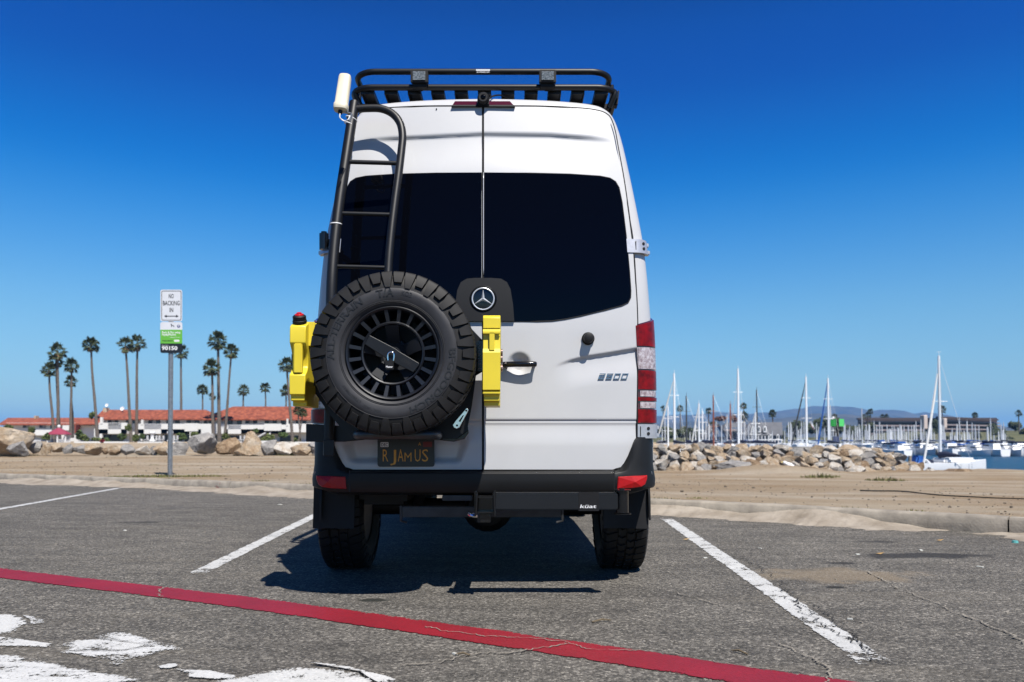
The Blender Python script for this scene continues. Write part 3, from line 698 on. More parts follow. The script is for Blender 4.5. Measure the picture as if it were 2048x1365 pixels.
# badge plinth with three-pointed star
pl_ = [(909, 643.5), (911, 610), (915, 582), (922, 566), (934, 559), (950, 557.5), (982, 557.5), (1002, 559), (1014, 566), (1021, 580), (1026, 610), (1028.5, 643.5)]
panel('badge_plinth', pl_, M['plastic'], dr, 0.017, 0.016, 6, 6)
bc = W2(966.5, 600, 0.017)
mb = MB(); mb.lathe([(0.0, 0.006), (0.052, 0.006), (0.066, 0.003), (0.072, 0.007), (0.077, 0.0)], bc, (0, -1, 0), 40); mb.build('badge_dish', M['gloss'], dr, 40)
mb = MB(); rg = 0.0605; mb.tube([bc + Vector((rg * math.cos(a), -0.010, rg * math.sin(a))) for a in [2 * PI * k / 40 for k in range(40)]], 0.0042, 8, closed=True)
for k in range(3):
    a = PI / 2 + 2 * PI * k / 3; d = Vector((math.cos(a), 0, math.sin(a))); s_ = Vector((-d.z, 0, d.x))
    c0 = bc + Vector((0, -0.008, 0)); up = Vector((0, -0.011, 0)); wv = s_ * 0.0095; tip = c0 + d * 0.060
    i0 = c0 - d * 0.004
    mb.add([i0 + wv, i0 - wv, tip, c0 + up], [(0, 3, 2), (3, 1, 2)])
mb.build('star_badge', mat('badge_silver', (0.60, 0.64, 0.70), 0.38, 0.35), dr, None)
# handle, lock pins
hc = W2(1038, 729)
mb = MB(); pts = [W2(1000, 731, 0.030), W2(1015, 730.5, 0.036), W2(1040, 730, 0.044), W2(1062, 730, 0.046), W2(1072, 730.5, 0.040)]
mb.tube(smooth_path(pts, 4), [0.016] * 4 + [0.0165] * 4 + [0.017] * 4 + [0.016] * 4 + [0.013], 12)
mb.cyl(W2(1012, 731, -0.005), W2(1012, 731, 0.034), 0.012, 12); mb.cyl(W2(1068, 731, -0.03), W2(1068, 731, 0.034), 0.009, 12)
mb.build('door_handle', M['gloss'], dr, 40)
mb = MB()
for y_ in (705, 718, 737): mb.cyl(P(1003, y_, 4.36) + Vector((-0.012, 0, 0)), P(1003, y_, 4.36) + Vector((0.006, 0, 0)), 0.019, 16)
mb.cyl(P(1003, 733, 4.36), P(1003, 703, 4.36), 0.007, 10); mb.build('lock_pin', M['bronze'], dr, 40)
k0 = W2(1176, 678); mb = MB(); ax = (0.0, -1, 0)
mb.lathe([(0.0, 0.0), (0.036, 0.0), (0.036, 0.012), (0.030, 0.016), (0.027, 0.046), (0.025, 0.053), (0.018, 0.056), (0.0, 0.056)], k0, ax, 28); mb.build('rubber_door_stop', M['black'], dr, 35)
sl_ = lambda a, b_, d: W2(a + (758 - b_) * 0.35, b_, 0.006 + d)
mb = MB()
SEG = {'t': (0, 11.5, 12, 9.9), 'm': (0, 6.6, 12, 5.0), 'b': (0, 1.6, 12, 0), 'ul': (0, 11.5, 2.3, 5.4), 'ur': (9.7, 11.5, 12, 5.4), 'll': (0, 6.2, 2.3, 0), 'lr': (9.7, 6.2, 12, 0)}
for i, ch in enumerate('2500'):
    x0 = 1196 + i * 15.2
    for j_, k_ in enumerate({'2': ('t', 'ur', 'm', 'll', 'b'), '5': ('t', 'ul', 'm', 'lr', 'b'), '0': ('t', 'ul', 'll', 'ur', 'lr', 'b')}[ch]):
        a0, b0, a1, b1 = SEG[k_]; e = 0.0006 * j_
        mb.prism([(x0 + a0, 759 - b0), (x0 + a1, 759 - b0), (x0 + a1, 759 - b1), (x0 + a0, 759 - b1)], lambda a, b_, d: sl_(a, b_, d), -0.003 + e, -0.007)
mb.build('model_badge', M['badge'], dr, None)

# ---- corner surface: s metres along the skin from the start of the bend, z height
def corner(side, s, z, off):
    Wd = halfw(z); r_ = rc(z); y0 = yface(XC + (Wd - r_), z) + 0.014
    if s < 0: x = Wd - r_ + s; n_x, n_y = 0, -1; y = yface(XC + x, z) + 0.014
    elif s < r_ * PI / 2:
        t = s / r_; x = Wd - r_ + r_ * math.sin(t); y = y0 + r_ * (1 - math.cos(t)); n_x, n_y = math.sin(t), -math.cos(t)
    else: x = Wd; y = y0 + r_ + s - r_ * PI / 2; n_x, n_y = 1, 0
    return Vector((XC + side * (x + n_x * off), y + n_y * off, z))
zpy = lambda py: P(1200, py, 4.50).z
def corner_shell(name, side, s0, s1, z0, z1, off, mt, par, ns=14, nzz=6, z1b=None, rnd=0.0, thick=0.02):
    def fn(o_):
        def g(u, v_):
            s = lerp(s0, s1, u); zt = z1 if z1b is None else lerp(z1, z1b, u); z = lerp(z0, zt, v_); return corner(side, s, z, o_)
        return g
    mb = MB(); mb.grid(ns, nzz, fn(off)); n = len(mb.v); mb2 = MB(); mb2.grid(ns, nzz, fn(off - thick))
    mb.add(mb2.v, [tuple(reversed(f)) for f in mb2.f])
    lp = [i for i in range(ns)] + [j * ns + ns - 1 for j in range(1, nzz)] + [(nzz - 1) * ns + i for i in range(ns - 2, -1, -1)] + [j * ns for j in range(nzz - 2, 0, -1)]
    mb.f += [(lp[i], lp[(i + 1) % len(lp)], n + lp[(i + 1) % len(lp)], n + lp[i]) for i in range(len(lp))]
    return mb.build(name, mt, par, 40)
SMAX = RC * PI / 2 + 0.13; S0 = -0.012
for side in (1, -1):
    tl = MB()
    lamp = corner_shell('tail_light', side, S0, SMAX, zpy(848), zpy(650), 0.008, M['darkred'], van, z1b=zpy(618))
    for (a, b_, mt, o_, sa, nm, bb) in ((692, 652, 'redlens', 0.017, 0.0, 'red_lens', 622), (738, 695, 'clearlens', 0.017, 0.0, 'clear_lens', None), (779, 741, 'redlens', 0.017, 0.0, 'red_lens', None),
                                    (793, 781.5, 'clearlens', 0.014, 0.012, 'clear_lens', None), (802, 795, 'redlens', 0.017, 0.0, 'red_lens', None), (816.5, 804, 'clearlens', 0.014, 0.012, 'clear_lens', None), (846, 819, 'redlens', 0.017, 0.0, 'red_lens', None)):
        corner_shell(nm, side, S0 + 0.004 + sa, SMAX - 0.004 - (sa * 2), zpy(a), zpy(b_), o_, M[mt], lamp, z1b=None if bb is None else zpy(bb), nzz=3)
    # hinges
    for (ya, yb) in ((503, 475), (877, 849)):
        hg = corner_shell('door_hinge', side, -0.045 if ya < 600 else -0.01, rc(zpy(ya)) * PI / 2 + 0.01, zpy(ya), zpy(yb), 0.020, M['silver'] if side > 0 or ya > 600 else M['silver'], van, nzz=2, ns=10)
        mb = MB()
        for dz in (0.33, 0.70):
            z = lerp(zpy(ya), zpy(yb), dz); c = corner(side, 0.045, z, 0.018); c2 = corner(side, 0.045, z, 0.0225); mb = MB(); mb.cyl(c, c2, 0.0095, 12); mb.build('hinge_hole', M['gap'], hg, 40)
        z = lerp(zpy(ya), zpy(yb), 0.5); mb = MB(); mb.box(corner(side, 0.005, z, 0.021), (0.004, 0.004, 0.055)); mb.build('hinge_slot', M['gap'], hg, 40)
        mb = MB()
        for dz in (0.22, 0.78): mb = MB(); mb.box(corner(side, rc(zpy(ya)) * PI / 2, lerp(zpy(ya), zpy(yb), dz), 0.020), (0.022, 0.03, 0.022), bev=0.003); mb.build('hinge_knuckle', M['silver'], hg, 40)
# little knob of the fuel flap on the right flank
mb = MB(); c = corner(1, RC * PI / 2 + 0.25, zpy(680), 0.0); mb.cyl(c, c + Vector((0.03, 0, 0)), 0.028, 14); mb.build('side_bumper_stop', M['black'], van, 40)
# side windows and rubbing strips on both flanks
for side in (1, -1):
    for y0, y1 in ((5.2, 6.5), (6.65, 7.9)):
        mb = MB()
        def fn(u, v_): z = lerp(1.62, 2.22, v_); return Vector((XC + side * (halfw(z) + 0.011), lerp(y0, y1, u), z))
        mb.grid(8, 8, fn); mb.build('side_window', M['glass'], van, 180)
    mb = MB()
    def fn(u, v_): z = lerp(0.98, 1.10, v_); return Vector((XC + side * (halfw(z) + 0.016 * math.sin(PI * v_) + 0.004), lerp(5.9, 8.2, u), z))
    mb.grid(6, 6, fn); mb.build('rubbing_strip', M['plastic'], van, 180)
    for wy in (5.30, 8.96):
        mb = MB(); c = Vector((XC + side * (halfw(0.9) + 0.002), wy, 0.42)); w_ = side * 0.012; arc = [(0.50, 0.0), (0.50, w_), (0.43, w_), (0.43, -w_)]
        n = 24; vs_ = []
        for k in range(n + 1):
            a = PI * (-0.04 + 1.08 * k / n)
            for r_, h in arc: vs_.append(c + Vector((h, math.cos(a) * r_, math.sin(a) * r_)))
        mb.add(vs_, [(k * 4 + i, k * 4 + i + 1, (k + 1) * 4 + i + 1, (k + 1) * 4 + i) for k in range(n) for i in range(3)])
        mb.build('wheel_arch_trim', M['plastic'], van, 40)
        mb = MB(); mb.add([c + Vector((side * 0.003, math.cos(a) * 0.46, max(0.1, math.sin(a)) * 0.46)) for a in [PI * k / 20 for k in range(21)]], [tuple(range(21))]); mb.build('wheel_well', M['gap'], van)

# ---- bumper
def bump_pt(u, v_, grow=0.0):
    # u from left to right along the path; v profile
    Wd = 0.985; r_ = 0.16; Ls = Wd - r_; arc = r_ * PI / 2; fwd = 0.32; tot = 2 * (Ls + arc + fwd); s = (u - 0.5) * tot; sg = 1 if s >= 0 else -1; s = abs(s)
    yb = 4.415
    if s < Ls: x, y, nx_, ny_ = s, yb + 0.035 * (s / Ls) ** 2, 0, -1
    elif s < Ls + arc: t = (s - Ls) / r_; x, y, nx_, ny_ = Ls + r_ * math.sin(t), yb + 0.035 + r_ * (1 - math.cos(t)), math.sin(t), -math.cos(t)
    else: x, y, nx_, ny_ = Wd, yb + 0.035 + r_ + s - Ls - arc, 1, 0
    up = sstep(0.735, 0.885, x) if s < Ls + arc else 1.0; up = up ** 1.4
    zt = 0.672 + (0.855 - 0.672) * up
    prof = [(-0.10, 0.528), (-0.045, 0.535), (-0.010, 0.548), (0.0, 0.565), (0.002, 0.62), (0.0, 0.652), (-0.004, 0.657), (-0.012, 0.660), (-0.045, 0.672), (-0.06, 0.673)]
    o_, z = prof[v_]
    if v_ >= 8: z = zt + (z - 0.672); o_ = lerp(o_, -0.016 if v_ == 8 else -0.06, up) - 0.000
    if v_ == 5: o_, z = lerp(o_, -0.004, up), z
    if v_ == 6: o_, z = lerp(o_, -0.010, up), lerp(z, 0.70, up)
    if v_ == 7: o_, z = lerp(o_, -0.012, up), lerp(z, zt - 0.02, up)
    tuck = sstep(0.80, 0.985, x) * 0.03 if z < 0.6 else 0
    z += tuck * 0.9 * (0.60 - z) / 0.07 if z < 0.6 else 0
    cor = 0.0
    return Vector((XC + sg * (x + nx_ * (o_ + grow)), y + ny_ * (o_ + grow), z))
mb = MB(); NU = 121; vs_ = [bump_pt(i / (NU - 1), j) for j in range(10) for i in range(NU)]
mb.add(vs_, [(j * NU + i, j * NU + i + 1, (j + 1) * NU + i + 1, (j + 1) * NU + i) for j in range(9) for i in range(NU - 1)])
bu = mb.build('rear_bumper', M['plastic'], van, 32)
def bsurf(px, py, off=0.0):
    Y = 4.42
    for _ in range(4):
        p = P(px, py, Y); x = abs(p.x - XC)
        if x < 0.825: Y = 4.415 + 0.035 * (x / 0.825) ** 2
        else: q = min(0.999, (x - 0.825) / 0.16); Y = 4.45 + 0.16 * (1 - math.sqrt(1 - q * q))
    return Vector((p.x, Y - off, p.z))
for side in (1, -1):
    q = [(1236, 954), (1262, 952.5), (1294, 951), (1294, 958), (1290, 969), (1283, 974), (1262, 977), (1234, 978)]
    if side < 0: q = [(1927 - a, b_) for a, b_ in q]
    mb = MB(); n = len(q); fr = [bsurf(a, b_, 0.006) for a, b_ in q]; ba = [bsurf(a, b_, -0.004) for a, b_ in q]; cx_ = sum(a for a, b_ in q) / n; cy_ = sum(b_ for a, b_ in q) / n
    inr = [bsurf(lerp(a, cx_, 0.05), lerp(b_, cy_, 0.10), 0.010) for a, b_ in q]
    mb.add(fr + ba + inr, [(i, (i + 1) % n, n + (i + 1) % n, n + i) for i in range(n)] + [(i, (i + 1) % n, 2 * n + (i + 1) % n, 2 * n + i) for i in range(n)] + [])
    cc_ = sum(inr, Vector()) / n + Vector((0, -0.016, 0)); k0_ = len(mb.v); mb.v.append(cc_); mb.f += [(2 * n + i, 2 * n + (i + 1) % n, k0_) for i in range(n)]
    mb.build('reflector', M['reflector'], bu, None)
    sx_ = 1228 if side > 0 else 1927 - 1228
    mb = MB(); mb.tube([bsurf(sx_, y_, 0.0) for y_ in (941, 950, 965, 984)], 0.0035, 6); mb.build('bumper_seam', M['gap'], bu)
# parking sensor style slot marks at the left corner
# ---- licence plate
pc = W2(811, 906, -0.010); pc.y = YD + 0.012
def PF(px, py, off=0.0): return P(px, py, YD + 0.010 - off)
def pfn(a, b_, d): return PF(a, b_, d)
mb = MB(); mb.prism(rrect(755, 876, 869, 934, 5), pfn, 0.010, -0.006); fr = mb.build('number_plate', M['plate'], van, 40)
mb = MB(); mb.prism(rrect(758.5, 879.5, 865.5, 930.5, 3), pfn, 0.0125, 0.009); mb.build('plate_face', M['plate'], fr, 40)
mb = MB()
def pt_(a, b_, d): return PF(a, -b_, 0.0145)
for ch, x0, x1, hh in (('R', 765.5, 776.5, 26), ('J', 780.5, 792.5, 25), ('A', 795.5, 807, 26), ('M', 809, 823, 19), ('U', 829.5, 841, 26), ('S', 844, 856.5, 26)):
    add_text(mb, ch, pt_, x0, x1, -923.5, hh, bold=-0.004)
mb.build('plate_lettering', M['platetext'], fr, None)
mb = MB(); mb.prism(rrect(761, 885, 777, 894.5, 1), pfn, 0.0140, 0.0120); mb.build('month_sticker', M['white'], fr)
mb = MB(); add_text(mb, 'DEC', lambda a, b_, d: PF(a, -b_, 0.0150), 762.5, 776, -893, 6.5, bold=0.02); mb.build('sticker_lettering', mat('ink_blue', (0.01, 0.01, 0.06)), fr)
mb = MB(); mb.prism(rrect(846, 884, 864, 894.5, 1), pfn, 0.0140, 0.0120); mb.build('year_sticker', mat('sticker_red', (0.16, 0.01, 0.01)), fr)
mb = MB(); add_text(mb, 'A', lambda a, b_, d: PF(a, -b_, 0.0150), 836.5, 842, -891.5, 6.5); mb.build('plate_small_letter', M['platetext'], fr)

# ---- high brake light and camera
mb = MB(); mb.prism([(905, 213.5), (910, 205), (1020, 205), (1028, 213.5)], lambda a, b_, d: W2(a, b_, d), 0.018, -0.03); bl = mb.build('high_brake_light', M['darkred'], van, bev=0.003)
mb = MB(); mb.prism([(903, 215.5), (905, 213), (1028, 213), (1030, 216)], lambda a, b_, d: W2(a, b_, d), 0.020, -0.01); mb.build('light_base', M['black'], bl)
c = W2(967, 203, 0.03); mb = MB(); mb.lathe([(0, -0.035), (0.033, -0.035), (0.036, -0.01), (0.034, 0.02), (0.026, 0.03), (0.0, 0.03)], c, (0, -1, 0), 24); mb.box(c + Vector((0, 0.02, -0.02)), (0.07, 0.06, 0.035), bev=0.006)
cm = mb.build('reversing_camera', M['black'], van, 40)
mb = MB(); mb.lathe([(0.0, 0.034), (0.012, 0.033), (0.017, 0.029)], c, (0, -1, 0), 20); mb.build('lens', M['glass'], cm, 40)
mb = MB(); mb.tube(smooth_path([c + Vector((0.03, 0.01, 0.0)), P(985, 193, 4.68), P(1002, 191, 4.78), P(1020, 199, 4.82), P(1035, 206, 4.84)], 5), 0.005, 6); mb.build('camera_cable', M['black'], van, 60)
mb = MB(); mb.cyl(W2(873, 219, 0.0), W2(873, 219, 0.006), 0.004, 8); mb.build('washer_jet', M['black'], van)

# ---- roof rack
rk = bpy.data.objects.new('roof_rack', None); C.objects.link(rk); rk.parent = van
def loop_rail(z, xl, xr, yb, yf, r_, tr, name, mt=None, n=8):
    pts = []
    pts.append(Vector((xl, yf, z)))
    for k in range(n + 1): a = PI + (PI / 2) * k / n; pts.append(Vector((xl + r_ + r_ * math.cos(a), yb + r_ + r_ * math.sin(a), z)))
    for k in range(n + 1): a = -PI / 2 + (PI / 2) * k / n; pts.append(Vector((xr - r_ + r_ * math.cos(a), yb + r_ + r_ * math.sin(a), z)))
    pts.append(Vector((xr, yf, z)))
    mb = MB(); mb.tube(pts, tr, 12); return mb.build(name, M['powder'], van if False else rk, 60)
RY = 0.24; zl = P(1024, 175.5, 4.54 + RY).z; zu = P(1024, 144, 4.62 + RY).z
x0l, x1l = P(709, 178, 4.66 + RY).x, P(1231, 178, 4.66 + RY).x; x0u, x1u = P(716, 144, 4.74 + RY).x, P(1218, 144, 4.74 + RY).x
rails = []
loop_rail(zl, x0l, x1l, 4.54 + RY, 8.3, 0.13, 0.0185, 'rack_rail'); 
loop_rail(zu, x0u, x1u, 4.62 + RY, 8.2, 0.13, 0.0185, 'rack_rail')
zp = zl - 0.022
for k in range(11):
    x = lerp(x0l + 0.10, x1l - 0.10, k / 10)
    mb = MB(); mb.box((x, 6.60, zp + 0.012), (0.082, 3.60, 0.006)); mb.box((x - 0.038, 6.60, zp + 0.0), (0.004, 3.60, 0.024)); mb.box((x + 0.038, 6.60, zp + 0.0), (0.004, 3.60, 0.024)); mb.box((x, 4.798, zp + 0.004), (0.080, 0.004, 0.030))
    mb.build('rack_slat', M['powder'], rk)
for Y in (5.0, 5.9, 7.0, 8.1):
    mb = MB(); mb.box(((x0l + x1l) / 2, Y, zl - 0.03), (x1l - x0l - 0.06, 0.04, 0.03)); mb.build('rack_crossbar', M['powder'], rk)
    for x in (x0l, x1l):
        sg = 1 if x < XC else -1
        mb = MB(); mb.tube([(x, Y + 0.05, zl - 0.005), (x + sg * 0.005, Y + 0.05, zu)], 0.014, 8); mb.build('rack_post', M['powder'], rk, 60)
        mb = MB(); mb.tube([(x + sg * 0.02, Y + 0.1, zl), (x + sg * 0.05, Y + 0.1, zl - 0.14)], 0.016, 8); mb.build('rack_foot', M['powder'], rk, 60)
for (xa, xb) in ((712, 722), (1228, 1219)):   # rear legs of the lower hoop
    mb = MB(); a = P(xa, 182, 4.84); mb.tube(smooth_path([a + Vector((0, 0.0, 0.0)), P(xa, 192, 4.84), P(xb, 214, 4.86)], 4), 0.0175, 10); mb.build('rack_leg', M['powder'], rk, 60)
for (xa, xb) in ((822, 857), (1078, 1112)):
    mb = MB(); c = P((xa + xb) / 2, 157, 4.74); wd = (xb - xa) * 4.74 / F
    mb.box(c, (wd, 0.055, 0.068), bev=0.008); mb.box(c + Vector((0, -0.026, 0)), (wd, 0.012, 0.078), bev=0.004); mb.box(c + Vector((0, 0.01, -0.045)), (wd * 0.8, 0.05, 0.03), bev=0.003); mb.tube([c + Vector((0, 0.03, -0.02)), c + Vector((0, 0.045, -0.06))], 0.015, 8)
    for k in range(5): mb.box(c + Vector((lerp(-wd, wd, k / 4) * 0.42, 0.03, 0.004)), (0.004, 0.03, 0.07))
    lp = mb.build('work_light', M['black'], rk, 40)
    mb = MB(); mb.box(c + Vector((0, -0.034, 0.0)), (wd * 0.72, 0.006, 0.052)); ln_ = mb.build('lamp_lens', M['lamplens'], lp)
mb = MB(); c = P(1227, 200, 4.95); mb.box(c, (0.05, 0.06, 0.085), Matrix.Rotation(0.12, 3, 'Y'), bev=0.008); mb.box(c + Vector((0.022, 0, 0)), (0.012, 0.075, 0.092), Matrix.Rotation(0.12, 3, 'Y'), bev=0.004)
mb.tube([c + Vector((-0.02, 0, 0.02)), Vector((x1l, 4.95, zl))], 0.012, 8); sl2 = mb.build('side_lamp', M['black'], rk, 40)
mb = MB()
for k in range(3): mb.cyl(c + Vector((-0.012, -0.031, 0.02 - 0.018 * k)), c + Vector((-0.012, -0.036, 0.02 - 0.018 * k)), 0.004, 8)
mb.build('lamp_screw', M['steel'], sl2)
mb = MB()
yu = 4.62 + RY - 0.0195
mb.prism([(952, 139), (980, 139), (980, 147), (952, 147)], lambda a, b_, d: P(a, b_, yu - d), 0.0015, 0.0); st = mb.build('rack_sticker', M['black'], rk)
mb = MB(); mb.prism([(952, 139), (980, 139), (980, 142), (952, 142)], lambda a, b_, d: P(a, b_, yu - d), 0.0025, 0.002); mb.build('sticker_band', M['white'], st)
mb = MB(); add_text(mb, 'ALUMINESS.COM', lambda a, b_, d: P(a, -b_, yu - 0.003), 953.5, 978.5, -145.8, 2.6, bold=0.01); mb.build('sticker_lettering', M['white'], st)

# ---- ladder and tyre carrier
la = bpy.data.objects.new('rear_ladder', None); C.objects.link(la); la.parent = van
def ystand(py): return 4.24 + 0.13 * sstep(620, 180, py) if False else 4.25 + 0.29 * max(0, (620 - py) / 420) ** 1.25
def LP(px, py, o_=0.0): return P(px, py, ystand(py) - o_)
mb = MB(); mb.tube(smooth_path([LP(709, 206), LP(703, 245), LP(690, 330), LP(678, 410), LP(668, 500), LP(663, 580), LP(662, 680), LP(661, 780), LP(659, 850), LP(657, 911)], 5), 0.0292, 16); mb.build('ladder_rail', M['powder'], la, 60)
mb = MB(); mb.tube(smooth_path([LP(706, 219), LP(735, 217), LP(762, 218), LP(785, 228), LP(800, 247), LP(805, 272), LP(803, 300), LP(797, 350), LP(789, 410), LP(782, 470), LP(777, 530), LP(775, 600), LP(775, 700), LP(775, 800), LP(775, 860)], 6), 0.0225, 14); mb.build('ladder_rail', M['powder'], la, 60)
for (y_, xa, xb, r_) in ((325, 692, 795, 0.0125), (428, 677, 785, 0.0115), (534, 667, 777, 0.0115), (640, 663, 775, 0.0115), (750, 662, 775, 0.0115)):
    mb = MB(); mb.tube([LP(xa, y_ - 1), LP(xb, y_ + 2)], r_, 10); mb.build('rung', M['powder'], la, 60)
# stand-offs and hinge arms
for (y_, xa, ya_) in ((484, 646, 484),):
    mb = MB(); a = LP(668, y_); b_ = corner(-1, 0.04, zpy(ya_), 0.03); mb.tube([a, b_], 0.020, 10); mb.cyl(P(648, 468, 4.40), P(648, 500, 4.40), 0.026, 16); mb.cyl(P(648, 466, 4.40), P(648, 464, 4.40), 0.016, 12); mb.build('hinge_arm', M['gloss'], la, 40)
mb = MB(); mb.prism([(612, 848), (680, 852), (730, 862), (730, 880), (690, 884), (612, 884)], lambda a, b_, d: P(a, b_, 4.30 - d), 0.02, -0.03); mb.build('lower_arm', M['powder'], la, bev=0.004)
mb = MB(); mb.prism([(647, 880), (669, 880), (667, 913), (647, 913)], lambda a, b_, d: P(a, b_, 4.25 - d), 0.035, -0.03); mb.build('rail_foot', M['powder'], la, bev=0.004)
mb = MB(); mb.prism([(690, 600), (900, 600), (945, 660), (968, 684), (968, 742), (952, 752), (944, 812), (936, 852), (934, 862), (912, 878), (700, 878), (660, 830), (622, 775), (616, 770), (616, 690), (630, 680)], lambda a, b_, d: P(a, b_, 4.20 - d), 0.004, -0.004); cp = mb.build('carrier_plate', M['powder'], la)
mb = MB(); mb.prism([(795, 852), (936, 852), (938, 866), (930, 878), (908, 884), (880, 881), (795, 880)], lambda a, b_, d: P(a, b_, 4.25 - d), 0.01, -0.03); mb.build('lower_bracket', M['gloss'], la, bev=0.004)
mb = MB(); mb.prism(rrect(952, 682, 969, 743, 4), lambda a, b_, d: P(a, b_, 4.16 - d), 0.003, -0.003); sp_ = mb.build('can_bracket', M['gloss'], la)
mb = MB(); add_text(mb, 'ROCK SLIDE', lambda a, b_, d: P(956.5 + b_, a, 4.155 - 0.002), 685, 741, 0, 7, bold=0.01)
for v_ in mb.v: pass
mb.build('bracket_lettering', mat('engraved_grey', (0.45, 0.45, 0.45)), sp_, fix=False)
mb = MB(); mb.prism(rrect(612, 682, 634, 772, 4), lambda a, b_, d: P(a, b_, 4.16 - d), 0.003, -0.003); mb.build('can_bracket', M['powder'], la)
# step hoop below the spare wheel
hz_ = HC + (880 - 870) * 3.98 / F
xa, xb = P(703, 870, 4.0).x, P(878, 870, 4.0).x; mb = MB()
mb.tube(smooth_path([(xa + 0.09, 4.22, hz_), (xa + 0.02, 4.12, hz_), (xa + 0.03, 4.03, hz_), (xa + 0.09, 3.985, hz_), ((xa + xb) / 2, 3.975, hz_), (xb - 0.09, 3.985, hz_), (xb - 0.03, 4.03, hz_), (xb - 0.02, 4.12, hz_), (xb - 0.09, 4.22, hz_)], 6), 0.0245, 16)
mb.build('step_hoop', mat('worn_black_tube', (0.035, 0.037, 0.042), 0.38, col2=(0.02, 0.02, 0.023), vscale=14, bump=0.1, bscale=300), la, 60)
# chromed latch plate
mb = MB(); 
def lat(a, b_, d):
    c = Vector((923, 837)); an = math.radians(-58); q = Vector((a * math.cos(an) - b_ * math.sin(an), a * math.sin(an) + b_ * math.cos(an))) + c; return P(q.x, q.y, 4.12 - d)
mb.prism([(-24, -3), (-21, -8), (-10, -7.5), (16, -3.5), (22, -3), (23.5, 0), (22, 3), (14, 4), (-18, 6), (-23, 3)], lat, 0.006, -0.002); lt = mb.build('latch', M['chrome'], la, bev=0.002)
mb = MB()
for a in (-17, 18): mb.prism([(a + 2.2 * math.cos(t), 2.2 * math.sin(t)) for t in [PI * k / 5 for k in range(10)]], lat, 0.0072, 0.006)
mb.prism([(-8, -2), (6, -1), (8, 1), (-8, 2)], lat, 0.0072, 0.006); mb.build('latch_cutout', M['gap'], lt)

# ---- radio antenna strapped to the ladder
an = bpy.data.objects.new('antenna', None); C.objects.link(an); an.parent = van
a = P(681, 222, 4.22); b_ = P(691, 150, 4.26); d = (b_ - a); mb = MB(); L_ = d.length; d.normalize(); sx_ = Vector((0, -1, 0)).cross(d).normalized(); sy_ = d.cross(sx_)
def cap(r_, h, t): 
    return [a + d * h + sx_ * (0.035 * r_ * (abs(math.cos(q)) ** 0.6) * (1 if math.cos(q) >= 0 else -1)) + sy_ * (0.028 * r_ * (abs(math.sin(q)) ** 0.6) * (1 if math.sin(q) >= 0 else -1)) for q in [2 * PI * k / 20 for k in range(20)]]
rg = [cap(0.3, 0, 0), cap(1.04, 0.003, 0), cap(1.12, 0.012, 0), cap(1.12, 0.034, 0), cap(1.0, 0.038, 0), cap(0.95, L_ - 0.02, 0), cap(0.86, L_ - 0.008, 0), cap(0.5, L_, 0), cap(0.05, L_ + 0.001, 0)]
mb.add([p for r_ in rg for p in r_], [(k * 20 + i, k * 20 + (i + 1) % 20, (k + 1) * 20 + (i + 1) % 20, (k + 1) * 20 + i) for k in range(len(rg) - 1) for i in range(20)] + [tuple(range(20))])
mb.build('antenna_dome', M['beige'], an, 50)
mb = MB(); mb.cyl(P(681, 221, 4.22), P(680, 228, 4.22), 0.012, 12); mb.build('antenna_plug', M['black'], an, 40)
mb = MB(); mb.box(P(694, 226, 4.24), (0.05, 0.03, 0.004), Matrix.Rotation(0.3, 3, 'Y')); mb.box(P(702, 236, 4.24), (0.004, 0.03, 0.045), Matrix.Rotation(0.3, 3, 'Y')); mb.build('antenna_bracket', M['steel'], an)
mb = MB(); mb.tube(smooth_path([P(680, 228, 4.21), P(680, 236, 4.2), P(688, 242, 4.2), P(696, 240, 4.19), P(700, 232, 4.2)], 5), 0.0035, 6); mb.build('antenna_cable', M['white'], an, 60)
def strap(px, py, tiltz=0.012):
    c = LP(px, py); mb = MB(); mb.tube([c + Vector((0.0305 * math.cos(q), 0.0305 * math.sin(q), -tiltz * math.cos(q))) for q in [2 * PI * k / 20 for k in range(20)]], 0.0035, 6, closed=True); return mb
mb = strap(700, 250); mb.build('cable_tie', M['white'], an, 60); mb = strap(703, 238); mb.build('cable_tie', M['white'], an, 60); mb = strap(672, 449, 0.0); mb.build('cable_tie', M['white'], an, 60)

